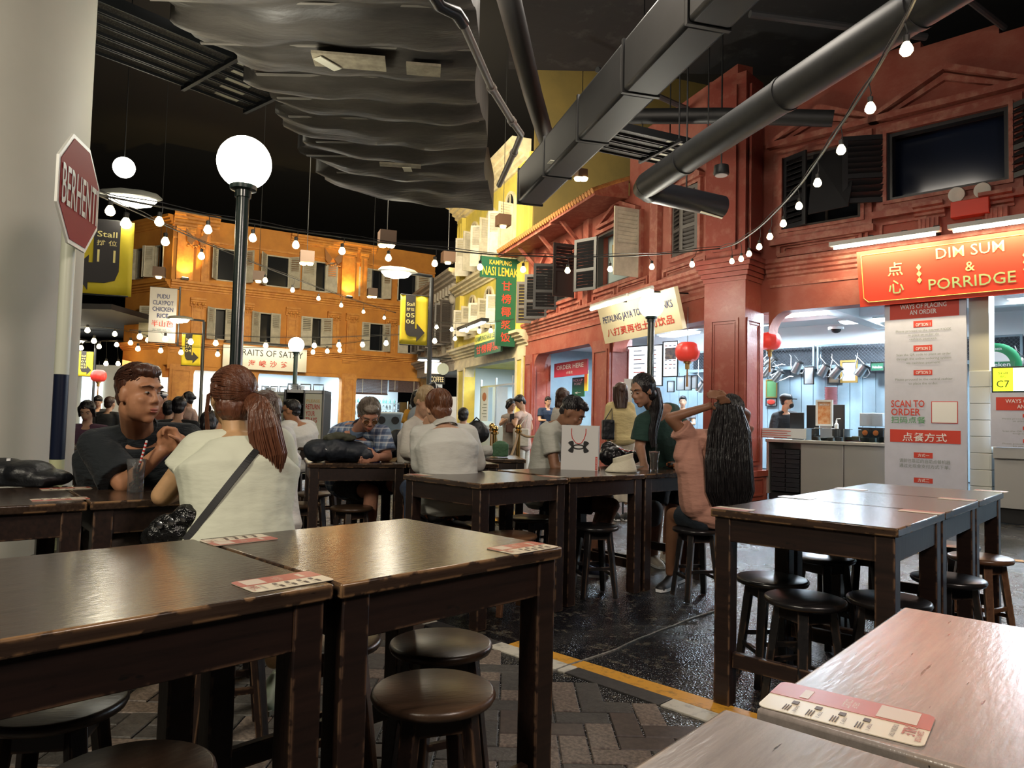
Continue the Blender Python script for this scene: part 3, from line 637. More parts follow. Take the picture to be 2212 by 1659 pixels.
# box duct
M_bd = mat('dark_duct', (.016, .017, .018), .5, var=.2, scale=2)
a, b = V3(.20, 10.55, 4.62), V3(2.15, 3.2, 4.62); d = nrm(b-a); sd = V3(d[1], -d[0], 0)
o = thing('box_duct', 'large dark rectangular duct running diagonally overhead beside the padded duct', 'duct', (a+b)/2)
L = np.linalg.norm(b-a)
for i in range(6):
    c = a+d*L*(i+.5)/6; MB().obox(c, d, sd, V3(0, 0, 1), L/12-.01, .19, .26).build('duct_section', M_bd, o, bevel=.04)
    MB().obox(a+d*L*i/6, d, sd, V3(0, 0, 1), .02, .197, .267).build('flange', M_bd, o)
p = Z(1190, 350, 4.355); MB().obox(p, d, sd, V3(0, 0, 1), .06, .025, .004).build('paper_label', mat('paper_label', (.7, .68, .55), .6), o)
for i, (u, v, w_) in enumerate(((1375, 412, .165),)):
    pts = [Z(2120, -70, 4.25), Z(1990, 12, 4.25), Z(1700, 200, 4.25), Z(1480, 345, 4.25), Z(1400, 398, 4.25)]
    o = thing('round_duct', 'long round grey duct slanting overhead in front of the red shophouse', 'duct', pts[2])
    MB().tube(pts, .16, 20).build('duct_pipe', mat('grey_duct', (.035, .036, .037), .5, var=.2, scale=3), o)
    for q in (1, 2, 3): MB().lathe(pts[q], [(.001, 0), (.17, 0), (.17, .05), (.001, .05)], 20, pts[q+1]-pts[q]).build('flange', mat('grey_duct', (.035, .036, .037), .5), o)
    e0 = pts[-1]; e1 = W(1560, 447, 9.8)
    MB().tube([e0-nrm(e0-pts[-2])*-.0, e0+V3(-.02, .12, -.0), e0+V3(.1, .2, -.03)], .16, 18).build('elbow', M_bd, o)
    MB().tube([e0+V3(.02, .18, -.02), e1], .15, 18).build('branch_pipe', mat('dark_pipe', (.03, .032, .04), .4), o)
    MB().obox((e1*.85+e0*.15)+V3(0, 0, -.155), nrm(e1-e0), V3(0, 1, 0), V3(0, 0, 1), .2, .03, .004).build('paper_label', mat('paper_label', (.7, .68, .55), .6), o)
    MB().tube([(e0+e1)/2+V3(0, 0, .1), (e0+e1)/2+V3(0, 0, 3)], .012, 6).build('hanger', M_dk, o)
pts = [W(1250, 252, 10.5), W(1560, 250, 9.9), W(1800, 256, 9.4)]
tag(MB().tube(pts, .11, 14).build('cross_pipe', M_bd), 'dark pipe crossing behind the two long ducts', 'pipe')
tag(MB().tube([Z(1070, -120, 5.2), Z(1150, 200, 5.2), Z(1180, 300, 5.2)], .12, 12).build('dark_pipe', M_bd), 'black pipe between the padded duct and the box duct', 'pipe')
# cable trays
M_tray = mat('galvanised_tray', (.16, .15, .125), .45, metal=.3, col2=(.05, .045, .04), scale=60, thr=(.4, .5))
def tray(label, P, Q, nn, wd_, gap, lab):
    t = thing('cable_tray', label, 'cable tray', (P+Q)/2); d = nrm(Q-P); sd = V3(-d[1], d[0], 0)
    if sd[1] > 0: sd = -sd
    L = np.linalg.norm(Q-P)
    for i in range(nn):
        c = (P+Q)/2+sd*(i*(wd_+gap)); MB().obox(c, d, sd, V3(0, 0, 1), L/2, wd_/2, .02).build('tray', M_tray, t)
        m = MB(); m.obox(c+sd*wd_/2, d, sd, V3(0, 0, 1), L/2, .008, .05); m.obox(c-sd*wd_/2, d, sd, V3(0, 0, 1), L/2, .008, .05); m.build('tray_rim', M_dk, t)
        MB().obox(Q-d*(.35+.05*i)+sd*(i*(wd_+gap))-V3(0, 0, .024), d, sd, V3(0, 0, 1), .13, .028, .003).build('paper_label', mat('paper_label', (.7, .68, .55), .6), t)
    w_ = nn*(wd_+gap)
    for f in (.0, .72): 
        c = P+(Q-P)*(.98 if f == 0 else f)+sd*(w_/2-wd_/2)-V3(0, 0, .05); MB().obox(c, d, sd, V3(0, 0, 1), .02, w_/2+.06, .025).build('bracket', M_dk, t)
        for k in (-1, 1): MB().tube([c+sd*k*w_/2, c+sd*k*w_/2+V3(0, 0, 3)], .01, 6).build('hanger_rod', M_dk, t)
tray('bank of perforated cable trays hanging behind the white column', V3(-4.7, 5.9, 4.65), V3(-2.95, 8.0, 4.65), 5, .17, .035, 1)
tray('bank of dark cable trays hanging behind the box duct', V3(.6, 9.6, 5.0), V3(2.3, 10.4, 5.0), 4, .16, .05, 1)
# loose ceiling steelwork
for i, (p, q, r) in enumerate(((Z(1620, 30, 6.6), Z(2000, 80, 6.6), .05), (Z(2080, -10, 6.6), Z(2170, 60, 6.6), .04), (Z(1290, 150, 7), Z(1700, 330, 7), .05))):
    m = MB().tube([p, q], r, 8); o = m.build('ceiling_conduit', mat('conduit', (.07, .075, .08), .5)); tag(o, ('grey conduit under the dark slab above the string lights', 'short conduit under the slab at the picture corner', 'long thin conduit under the slab between the ducts')[i], 'pipe')
p = W(1558, 378, 10); t = thing('downlight_pendant', 'small black drum pendant hanging in front of the red corner', 'lamp', p)
MB().lathe(p, [(.001, 0), (.1, 0), (.11, .02), (.1, .13), (.001, .13)], 18).build('drum', M_dk, t); MB().lathe(p-V3(0, 0, .012), [(.001, 0), (.085, 0), (.085, .012), (.001, .012)], 18).build('lens', mat('unlit_lens', (.4, .4, .4), .2), t); MB().tube([p+V3(0, 0, .13), p+V3(0, 0, 3)], .012, 6).build('rod', M_dk, t)
# ================================================================== white round column and BERHENTI stop sign
M_col = mat('column_paint', (.47, .46, .40), .6, var=.04, scale=1)
tag(MB().lathe((-3.52, 4.75, 0), [(.58, 0), (.58, 7.6)], 64).build('trim_1', M_col), 'thick round white column', kind='structure')
px, py = -2.40, 3.86
t = thing('stop_sign', 'red octagonal BERHENTI sign on a round post beside the white column', 'sign', (px, py, 0))
MB().tube([(px, py, 1.25), (px, py, 2.4)], .036, 16).build('post', mat('pale_post', (.6, .62, .5), .35), t)
MB().tube([(px, py, .93), (px, py, 1.38)], .0365, 16).build('dark_band', mat('navy_band', (.008, .012, .03), .3), t)
MB().tube([(px, py, 0), (px, py, .93)], .0362, 16).build('lower_post', mat('lime_post', (.5, .52, .3), .5, col2=(.12, .12, .1), scale=16, thr=(.64, .7)), t)
sx = nrm(V3(-.115, .54, 0)); sn = V3(sx[1], -sx[0], 0); sc = V3(-2.30, 3.77, 2.325); Wd = .566
def octo(r): return [sc+sx*r*math.cos(R_(22.5+45*k))+V3(0, 0, r*math.sin(R_(22.5+45*k))) for k in range(8)]
MB().poly([p for p in octo(Wd/2/.924)], sn*-.012).build('rim', mat('sign_white', (.72, .72, .66), .35), t)
MB().poly([p+sn*.001 for p in octo((Wd/2-.022)/.924)], sn*.002).build('face', mat('sign_red', (.30, .014, .012), .6, spec=.2), t)
m = txt(MB(), 'BERHENTI', sc+sn*.005-V3(0, 0, .105), sx, V3(0, 0, 1), .20, .485, bold=.012); m.build('lettering', mat('sign_white', (.72, .72, .66), .35), t, sharp=0)
MB().obox(sc-sn*.03, sx, sn, V3(0, 0, 1), .05, .02, .2).build('clamp', M_steel2, t)
tag(MB().fbox(Frame((-3.0, 4.2), 20), 0, .3, 0, .3, 2.9, 3.05).build('exit_lamp', mat('amber_box', (.4, .2, .02), .4, emit=.4)) if False else MB().obox(W(149, 205, 7.0), V3(1, 0, 0), V3(0, 1, 0), V3(0, 0, 1), .06, .05, .09).build('amber_lamp', mat('amber_box', (.5, .26, .03), .4, emit=.3)), 'small amber lamp peeking out behind the white column', 'lamp')
# ================================================================== lamp posts
def globe_lamp(x, y, zg, r, pr, label, pw):
    t = thing('globe_lamp', label, 'lamp', (x, y, 0), group=None); k = r/.2
    m = MB(); m.ell((x, y, zg), (r, r, r), nu=32, nv=20); m.build('globe', M_globe, t, sharp=80)
    MB().lathe((x, y, zg-r*1.05), [(pr*1.25, -.06*k), (pr*1.3, -.01), (r*.48, 0), (r*.5, .03*k), (r*.40, .04*k), (.001, .04*k)], 24).build('collar', M_post, t)
    MB().lathe((x, y, 0), [(pr*2, 0), (pr*2, .15), (pr*1.3, .2), (pr*1.15, .3), (pr, .32), (pr, zg-r*1.03)], 20).build('pole', M_post, t)
    point('globe_light', (x, y, zg-r-.35 if pw > 1000 else zg+r+.12), pw, (1, .95, .8), .2)
g1p = W(528, 352, 5.6); globe_lamp(g1p[0], g1p[1], g1p[2], .205, .048, 'big glowing globe lamp on a dark green pole behind the ponytail woman', 16)
g2p = W(640, 745, 18.8); globe_lamp(g2p[0], g2p[1], g2p[2], .20, .055, 'small globe lamp on a pole in front of the satay stall sign', 30)
g3p = W(1407, 660, 11.0); globe_lamp(g3p[0], g3p[1], g3p[2], .19, .052, 'globe lamp on a dark pole in front of the toast stall sign', 45)
p = W(268, 362, 13.9); t = thing('hanging_globe', 'bright white globe hanging high beside the stop sign', 'lamp', p); MB().ell(p, .2, nu=24, nv=16).build('globe', M_globe, t, sharp=80); MB().tube([p+V3(0, 0, .2), p+V3(0, 0, 5.5)], .01, 6).build('rod', M_dk, t)
M_by = mat('banner_yellow', (.72, .58, .03), .6, var=.06, scale=3); M_bk = mat('banner_grey', (.035, .032, .033), .6); M_bt = mat('banner_text', (.85, .75, .3), .6)
def street_lamp(u, vtop, y, side, ang, label, blabel, rows, bu, bv0, bv1, bw=.62):
    pt = W(u, vtop, y); t = thing('street_lamp', label, 'lamp', (pt[0], pt[1], 0))
    MB().lathe((pt[0], pt[1], 0), [(.1, 0), (.1, .2), (.055, .3), (.05, pt[2])], 14).build('pole', M_dk, t)
    d = V3(math.cos(R_(ang)), math.sin(R_(ang)), 0)*side
    e = pt+d*.45; MB().tube([pt-V3(0, 0, .05), pt+V3(0, 0, .03), e+V3(0, 0, .06)], .035, 8).build('arm', M_dk, t)
    nn = np.cross(d, V3(0, 0, 1)); c = e+d*.3+V3(0, 0, .06)
    m = MB(); rings = []
    for f, w_, h_ in ((-.42, .03, .02), (-.34, .09, .07), (-.1, .15, .11), (.2, .15, .11), (.38, .1, .08), (.45, .03, .02)): rings.append([c+d*f+nn*w_*math.cos(a)+V3(0, 0, h_*math.sin(a) if math.sin(a) > 0 else h_*.25*math.sin(a)) for a in np.linspace(0, 2*math.pi, 15)[:-1]])
    m.loft(rings).build('lamp_housing', mat('lamp_grey', (.25, .25, .22), .5), t)
    m = MB(); rings = []
    for f, w_, h_ in ((-.27, .03, .02), (-.2, .12, .10), (.1, .14, .15), (.3, .1, .11), (.38, .03, .03)): rings.append([c+d*f+nn*w_*math.cos(a)+V3(0, 0, -.015+(h_*math.sin(a) if math.sin(a) < 0 else 0)) for a in np.linspace(0, 2*math.pi, 15)[:-1]])
    m.loft(rings).build('diffuser', M_lampg, t)
    point('street_light', c-V3(0, 0, .3), 25, (1, .93, .75), .12)
    # banner
    x = V3(math.cos(R_(ang)), math.sin(R_(ang)), 0); n = V3(x[1], -x[0], 0)
    zt = W(u, bv0, y)[2]; zb = W(u, bv1, y)[2]; H = zt-zb; c0 = V3(pt[0], pt[1], 0)+d*.07 + (x*0 if side > 0 else -x*bw)
    b = thing('banner', blabel, 'banner', c0+V3(0, 0, zb))
    P = lambda a, z, o=0: c0+x*a*bw+V3(0, 0, zb+z*H)+n*o
    M = MB(); nx = 12; vsb = [P(i/nx, j/8, .008*math.sin(i*1.1+j*.5)) for j in range(9) for i in range(nx+1)]
    M.add(vsb, [(j*(nx+1)+i, j*(nx+1)+i+1, (j+1)*(nx+1)+i+1, (j+1)*(nx+1)+i) for j in range(8) for i in range(nx)]); q = M.build('cloth', M_by, b, sharp=80); q.modifiers.new('s', 'SOLIDIFY').thickness = .006
    fl = (lambda a: a) if side < 0 else (lambda a: 1-a)
    sh = [(.18, 1.0), (.54, 1.0), (.54, .33), (.60, .33), (.60, .44), (.9, .26), (.60, .07), (.60, .17), (.36, .17), (.25, .2), (.18, .3)]
    if side > 0: sh = [(.78, 1.0), (.35, 1.0), (.35, .42), (.28, .42), (.28, .52), (-.0+.02, .31), (.28, .05), (.28, .16), (.55, .16), (.72, .2), (.78, .32)]
    M = MB(); M.poly([P(a, z, .014) for a, z in sh], n*.003); M.build('arrow', M_bk, b)
    tx = (.36 if side < 0 else .565); M = MB(); zc = .86; 
    for i, (s, hh, ww) in enumerate(rows):
        zc -= hh; txt(M, s, P(tx, zc, .02), x, V3(0, 0, 1), hh*H*.86, ww*bw, bold=.012); zc -= .03
    M.build('lettering', M_bt, b, sharp=0)
    for z in (zt, zb): MB().tube([V3(pt[0], pt[1], z), P(.95 if side > 0 else .0, 1 if z == zt else 0)], .012, 6).build('rail', M_dk, b)
    return t
street_lamp(933, 600, 16, -1, 22, 'street lamp on a dark pole carrying the stall 05 06 banner', 'yellow banner reading Stall 05 06 with arrow pointing right', [('Stall', .08, .28), ('摊位', .07, .28), ('05', .1, .3), ('06', .1, .3)], 0, 641, 748)
street_lamp(441, 695, 25, -1, 12, 'far street lamp carrying the stall 3A 04 banner', 'yellow banner reading Stall 3A 04 in front of the orange shophouse', [('Stall', .08, .28), ('摊位', .07, .28), ('3A', .1, .3), ('04', .1, .3)], 0, 722, 791)
street_lamp(207, 740, 33, -1, 12, 'farthest street lamp carrying the stall 01 02 03 banner', 'yellow banner reading Stall 01 02 03 far down the street', [('Stall', .08, .28), ('摊位', .07, .28), ('01', .09, .3), ('02', .09, .3), ('03', .09, .3)], 0, 760, 814)
street_lamp(150, 420, 10.2, 1, 18, 'street lamp with a long glowing head behind the stop sign', 'large yellow banner reading Stall 11 with arrow pointing left', [('Stall', .09, .33), ('摊 位', .085, .33), ('1 1', .19, .3)], 0, 468, 632, bw=.78)
# ================================================================== string lights
def string(label, cable, bulbs, br=.034, group=None, drop=1):
    P = [W(*c) for c in cable]; t = thing('string_light', label, 'string light', P[0])
    Q = []
    for i in range(len(P)-1):
        for k in range(6): Q.append(P[i]+(P[i+1]-P[i])*k/6)
    Q.append(P[-1])
    # smooth the polyline
    for _ in range(4): Q = [Q[0]]+[(Q[i-1]+2*Q[i]+Q[i+1])/4 for i in range(1, len(Q)-1)]+[Q[-1]]
    MB().tube(Q, .009, 6).build('cable', M_cable, t); MB().tube([q+V3(0, 0, .03+.01*math.sin(i)) for i, q in enumerate(Q)], .005, 5).build('support_wire', M_cable, t)
    cu_ = [((q-V3(0, 0, CAMH))@cr)/((q-V3(0, 0, CAMH))@cf)*FPX+1106 for q in Q]
    for (u, v) in bulbs:
        i = int(np.argmin([abs(c-u) for c in cu_])); y = Q[i][1]; b = W(u, v, y)
        cr_ = br; b = V3(Q[i][0]*.0+b[0], y, min(b[2], Q[i][2]-.12))
        MB().lathe(b, [(.001, -cr_*1.0), (cr_*.62, -cr_*.8), (cr_*.98, -cr_*.3), (cr_, .1*cr_), (cr_*.75, cr_*.75), (cr_*.45, cr_*1.25)], 12).build('bulb', M_bulb, t, sharp=80)
        MB().lathe(b, [(cr_*.5, cr_*1.2), (cr_*.55, cr_*2.3), (.006, cr_*2.5)], 8).build('socket', M_cable, t)
        MB().tube([b+V3(0, 0, cr_*2.4), (b+Q[i])/2+V3(.01, 0, .02), Q[i]], .004, 4).build('drop_wire', M_cable, t)
string('festoon of warm bulbs swooping down over the red shophouse', [(1990, -30, 3.4), (1950, 56, 3.9), (1878, 179, 4.7), (1817, 271, 5.4), (1766, 348, 6.2), (1730, 399, 6.9), (1694, 440, 7.6), (1643, 491, 8.6), (1592, 527, 9.7), (1556, 537, 10.6)],
       [(1958, 108), (1880, 235), (1817, 325), (1766, 396), (1726, 446), (1692, 484), (1663, 512), (1640, 534), (1618, 549), (1601, 560), (1581, 565)])
string('festoon of warm bulbs running straight across from the red corner to the stop sign', [(1556, 537, 10.6), (1400, 552, 10.4), (1226, 556, 10), (1037, 549, 9.4), (839, 526, 8.6), (639, 499, 7.8), (449, 466, 6.9), (238, 426, 5.9), (196, 417, 5.7)],
       [(1495, 572), (1408, 577), (1318, 582), (1226, 585), (1130, 583), (1037, 578), (939, 570), (839, 558), (739, 543), (639, 530), (546, 515), (449, 497), (344, 480), (238, 455)], br=.038)
string('festoon of warm bulbs receding from the stop sign toward the orange shophouse', [(196, 415, 5.9), (280, 452, 7.5), (357, 487, 9.2), (435, 522, 11.5), (573, 578, 15), (688, 622, 18.5), (785, 655, 22), (855, 676, 25)],
       [(272, 484), (357, 523), (435, 554), (573, 606), (632, 627), (688, 645), (737, 660), (785, 674), (830, 687)], br=.05)
string('low festoon of bulbs across the front of the orange shophouse', [(280, 714, 20), (412, 722, 21), (574, 729, 22), (732, 729, 23), (939, 720, 23), (1040, 700, 22)],
       [(302, 728), (357, 733), (412, 739), (466, 742), (574, 747), (679, 747), (732, 746), (783, 745), (834, 742), (939, 737)], br=.075)
string('short festoon of bulbs in front of the grey and yellow shophouses', [(900, 695, 24), (976, 698, 23), (1035, 700, 21), (1110, 690, 19.5)], [(943, 707), (976, 712), (1008, 714), (1035, 716), (983, 732), (1060, 715)], br=.06)
string('second low festoon of bulbs above the satay stall', [(280, 735, 23), (391, 750, 24), (560, 752, 25), (734, 744, 26), (800, 735, 27)], [(298, 754), (347, 758), (391, 762), (470, 766), (676, 761), (707, 759), (734, 757)], br=.075)
string('far festoon of bulbs in the dark lane behind the stop sign', [(140, 705, 24), (189, 704, 25), (248, 710, 27), (319, 725, 29)], [(152, 727), (189, 714), (248, 722), (203, 737), (282, 741), (319, 735)], br=.085)
string('farthest festoon of bulbs low in the dark lane', [(140, 742, 26), (214, 738, 28), (260, 736, 30), (290, 745, 31)], [(149, 783), (175, 752), (214, 749), (252, 745), (229, 786), (255, 786)], br=.085)
for i, (u, v, y, nb_) in enumerate(((836, 515, 15, 2), (663, 556, 18, 2), (559, 597, 22, 1), (804, 632, 26, 2), (968, 556, 20, 1), (1087, 477, 19, 1), (344, 588, 22, 1), (1255, 376, 14, 2))):
    p = W(u, v, y); s = .34 if i < 7 else .2
    t = thing('box_pendant', ('dark box pendant with twin amber lamps above the orange roofline', 'dark box pendant with twin amber lamps over the left top windows', 'single lamp box pendant next to the big globe pole', 'small box pendant with twin lamps low before the middle windows', 'box pendant with one lamp against the black gap', 'box pendant with one lamp before the yellow shophouse', 'box pendant with one lamp above the claypot banner', 'amber twin lamp glowing on the olive side wall')[i], 'lamp', p)
    MB().obox(p, V3(.94, .34, 0), V3(-.34, .94, 0), V3(0, 0, 1), s/2, s/2, s*.42).build('box', mat('rust_box', (.06, .03, .015), .6), t)
    for k in range(nb_): MB().lathe(p+V3((k-.5*(nb_-1))*s*.5, -.02, -s*.42-.05), [(.001, 0), (.07, .0), (.09, .045), (.07, .06), (.001, .06)], 12).build('lamp', M_spotg, t)
    MB().tube([p+V3(0, 0, s*.4), V3(p[0], p[1], 11.9)], .008, 5).build('wire', M_dk, t)
    if i in (0, 5, 7): spot('pendant_light', p-V3(0, 0, .3), p-V3(0, 0, 3), 60, (1, .7, .35), 100)
# ================================================================== signs
M_sred = mat('sign_board_red', (.62, .05, .025), .5); M_sgreen = mat('sign_text_green', (.35, .48, .22), .5); M_scream = mat('sign_cream', (.72, .62, .40), .5); M_swhite = mat('sign_print_white', (.78, .78, .78), .5)
M_navy = mat('navy_print', (.02, .03, .12), .5); M_pred = mat('print_red', (.58, .05, .03), .5); M_pgrey = mat('print_grey', (.22, .26, .25), .6); M_gold = mat('gold_print', (.75, .48, .12), .45)
M_tealp = mat('print_green', (.1, .32, .14), .5); M_sgn = mat('sign_green', (.01, .09, .045), .5); M_yprint = mat('print_yellow', (.8, .45, .05), .5)
up = V3(0, 0, 1)
def board(o, x, y, w, h, th, name, mt, t): # o = lower left corner
    n = np.cross(x, y); return MB().hexa([o-n*th, o+x*w-n*th, o+x*w, o, o+y*h-n*th, o+x*w+y*h-n*th, o+x*w+y*h, o+y*h]).build(name, mt, t)
# DIM SUM & PORRIDGE
x = FA.s; y = nrm(V3(0, 0, .78)+FA.n*.16); n = np.cross(x, y); s0 = 1.74; o = FA.p(s0, .18, 2.96); w_, h_ = 2.82, .8
t = thing('stall_sign', 'big red DIM SUM & PORRIDGE sign under a long tube lamp', 'sign', o); board(o, x, y, w_, h_, .05, 'board', M_sred, t)
P = lambda a, b, e=.004: o+x*a+y*b+n*e
txt(MB(), 'DIM SUM', P(1.41, .56), x, y, .145, .78, bold=.006).build('lettering', M_sgreen, t, sharp=0)
txt(MB(), '&', P(1.41, .355), x, y, .125, bold=.02).build('lettering', M_sgreen, t, sharp=0)
txt(MB(), 'PORRIDGE', P(1.41, .15), x, y, .15, 1.0, bold=.010).build('lettering', M_sgreen, t, sharp=0)
for c, b in (('点', .40), ('心', .15)): txt(MB(), c, P(.50, b), x, y, .19, .2, bold=.02).build('chinese_lettering', M_sgreen, t, sharp=0)
for a in (.80, 2.02):
    for k in range(3):
        c = P(a, .48-k*.09); MB().poly([c+x*.032, c+y*.045, c-x*.032, c-y*.045], n*.003).build('diamond', M_sgreen, t)
m = MB()
for q, r_ in (((.06, .12), (.06, .74)), ((.06, .12), (.12, .06)), ((.12, .06), (2.7, .06)), ((2.7, .06), (2.76, .12)), ((2.76, .12), (2.76, .74)), ((.06, .74), (2.76, .74))): m.tube([P(*q), P(*r_)], .006, 4)
m.build('border_line', M_gold, t)
lt = thing('tube_lamp', 'long double tube lamp above the dim sum sign', 'lamp', FA.p(3, .6, 3.85))
for a, b in ((1.42, 2.86), (2.95, 4.5)):
    MB().fbox(FA, a, b, .44, .54, 3.84, 3.9).build('housing', mat('lamp_white_metal', (.5, .48, .45), .5), lt); MB().tube([FA.p(a+.06, .5, 3.81), FA.p(b-.06, .5, 3.81)], .022, 10).build('tube', M_tubew, lt)
    area('sign_tube_light', FA.p((a+b)/2, .5, 3.78), FA.p((a+b)/2, .32, 3.0), b-a, 24, (1, .82, .5), .08)
for s in (1.85, 2.3, 2.7, 3.2, 3.75): MB().fbox(FA, s, s+.05, .0, .46, 3.86, 3.92).fbox(FA, s, s+.07, .1, .2, 3.88, 4.0).build('bracket', M_black, lt)
e = thing('emergency_light', 'twin headed emergency light on a red box over the dim sum sign', 'lamp', FA.p(3.1, .1, 4.1))
MB().fbox(FA, 2.9, 3.35, 0, .16, 4.08, 4.3).build('box', M_sred, e, bevel=.01)
for s in (2.97, 3.27): MB().lathe(FA.p(s, .12, 4.4), [(.001, -.04), (.09, -.03), (.105, 0), (.1, .03), (.06, .035), (.001, .025)], 20, nrm(FA.n*1+V3(0, 0, -.2))).build('lamp_head', mat('frosted_lens', (.55, .53, .48), .25), e)
# PETALING JAYA sign
x = -FB.s; pl, pr = FB.S(1296, 700, .55), FB.S(1462, 665, .55); zt0 = FB.H(1447, 621, .62); zb0 = FB.H(1469, 712, .42); H = zt0-zb0+.02
y = nrm(V3(0, 0, H)+FB.n*.2); n = np.cross(x, y); o = FB.p(pl, .42, zb0); w_ = pl-pr
t = thing('stall_sign', 'tilted cream PETALING JAYA toast sign above the red arches', 'sign', o); board(o, x, y, w_, H, .08, 'board', M_scream, t); P = lambda a, b, e=.006: o+x*a*w_+y*b*H+n*e
txt(MB(), 'PETALING JAYA TOAST & DRINKS', P(.5, .5), x, y, H*.24, w_*.9, bold=.02).build('lettering', M_navy, t, sharp=0)
txt(MB(), '八打灵再也土司饮品', P(.5, .17), x, y, H*.22, w_*.86, bold=.025).build('chinese_lettering', M_pred, t, sharp=0)
for i, (u0, v0, u1, v1) in enumerate(((1277, 668, 1356, 648), (1361, 643, 1409, 628))):
    q = thing('tube_lamp', ('left tube lamp over the toast sign', 'right tube lamp over the toast sign')[i], 'lamp', FB.p(FB.S(u0, v0, 1.0), 1.0, FB.H(u0, v0, 1.0)))
    a = FB.p(FB.S(u0, v0, 1.0), 1.0, FB.H(u0, v0, 1.0)); b = FB.p(FB.S(u1, v1, 1.0), 1.0, FB.H(u1, v1, 1.0)); b[2] = a[2]
    MB().tube([a, b], .034, 10).build('tube', M_tubew, q, sharp=80); MB().tube([a+V3(0, 0, .06), b+V3(0, 0, .06)], .04, 6).build('housing', mat('lamp_white_metal', (.5, .48, .45), .5), q); MB().tube([(a+b)/2+V3(0, 0, .06), (a+b)/2-FB.n*1.0+V3(0, 0, .1)], .015, 6).build('arm', M_dk, q)
    point('toast_tube_light', (a+b)/2-V3(0, 0, .12), 5, (1, .95, .82), .1)
# NASI LEMAK projecting sign
x = -FB.n; o = FB.p(9.9, 1.27, 0); zz = lambda v: W(1080, v, 20.7)[2]
t = thing('hanging_sign', 'green projecting T shaped NASI LEMAK sign on the yellow shophouse', 'sign', o+V3(0, 0, zz(745)))
o1 = o+V3(0, 0, zz(597)); board(o1, x, up, 1.2, zz(552)-zz(597), .1, 'top_board', M_sgn, t); o2 = o+x*.5+V3(0, 0, zz(745)); board(o2, x, up, .6, zz(597)-zz(745), .1, 'long_board', M_sgn, t)
n = np.cross(x, up)
txt(MB(), 'KAMPUNG', o1+x*.6+up*.38+n*.006, x, up, .14, .68, bold=.02).build('lettering', M_yprint, t, sharp=0); txt(MB(), 'NASI LEMAK', o1+x*.6+up*.06+n*.006, x, up, .26, 1.1, bold=.025).build('lettering', M_yprint, t, sharp=0)
for k, c in enumerate('甘榜椰浆饭'): txt(MB(), c, o2+x*.3+up*((zz(597)-zz(745))*(.81-.19*k)+.02)+n*.006, x, up, .28, .3, bold=.025).build('chinese_lettering', M_pred, t, sharp=0)
# lower fascia nasi lemak sign
x = -FB.s; a = FB.S(1025, 750, .5); b = FB.S(1082, 735, .5); z0 = FB.H(1053, 762, .5)-.05; o = FB.p(a, .5, z0); n = np.cross(x, up); w_ = a-b
t = thing('stall_sign', 'small nasi lemak sign with yellow top and red characters over the yellow arch', 'sign', o); board(o, x, up, w_, .42, .06, 'board', M_sgn, t); board(o+up*.42, x, up, w_, .3, .06, 'upper_board', mat('board_yellow', (.7, .6, .1), .5), t)
txt(MB(), '甘榜椰浆', o+x*w_*.5+up*.07+n*.006, x, up, .28, w_*.85, bold=.03).build('chinese_lettering', M_pred, t, sharp=0); txt(MB(), 'KAMPUNG NASI LEMAK', o+x*w_*.5+up*.48+n*.006, x, up, .16, w_*.9, bold=.02).build('lettering', M_sgn, t, sharp=0)
MB().obox(o+x*w_*.5+up*.9+n*.5, x, n, up, w_*.5, .12, .05).build('lamp_hood', M_dk, t); MB().obox(o+x*w_*.5+up*.84+n*.5, x, n, up, w_*.45, .07, .02).build('tube', M_tube, t)
# coffee sign
x = nrm(V3(.94, .34, 0)); o = W(918, 806, 27); n = np.cross(x, up); t = thing('stall_sign', 'glowing light box with a black coffee board in front of the grey shophouse', 'sign', o)
board(o, x, up, .62, .42, .08, 'light_box', emis('box_glow', (1, .72, .45), 1.6), t); board(W(926, 829, 27), x, up, .62, .36, .05, 'black_board', M_black, t); txt(MB(), 'COFFEE', W(944, 825, 26.95), x, up, .2, .5, bold=.02).build('lettering', M_scream, t, sharp=0)
MB().obox(W(926, 776, 27), x, n, up, .42, .14, .05).build('lamp_hood', M_dk, t); MB().obox(W(926, 779, 26.9), x, n, up, .38, .1, .02).build('tube', M_tube, t)
MB().lathe(W(957, 797, 26.9), [(.001, 0), (.22, 0), (.22, .05), (.001, .05)], 20, -n).build('round_badge', mat('badge_grey', (.4, .45, .4), .5), t); MB().tube([W(926, 772, 27.1), W(975, 775, 27.6)], .02, 5).build('arm', M_dk, t)
# SATAY sign
a, b = FO.S(481, 780, .4), FO.S(662, 790, .4); o = FO.p(a, .4, 3.02); x = FO.s; n = FO.n; w_ = b-a; H = .98
t = thing('stall_sign', 'long cream STRAITS OF SATAY sign on the orange shophouse', 'sign', o); board(o, x, up, w_, H, .1, 'board', mat('sign_ivory', (.75, .7, .55), .5), t)
txt(MB(), 'STRAITS OF SATAY', o+x*w_*.53+up*.58+n*.008, x, up, .27, w_*.84, bold=.0).build('lettering', M_black, t, sharp=0)
for k, c in enumerate('海峡沙爹'): txt(MB(), c, o+x*w_*(.335+k*.128)+up*.14+n*.008, x, up, .27, .29, bold=.025).build('chinese_lettering', M_pred, t, sharp=0)
MB().fbox(FO, a, b, .4, 1.0, 4.06, 4.13).build('lamp_hood', M_dk, t); area('satay_sign_light', FO.p((a+b)/2, .95, 4.0), FO.p((a+b)/2, .45, 3.4), w_, 11, (1, .95, .8), .1)
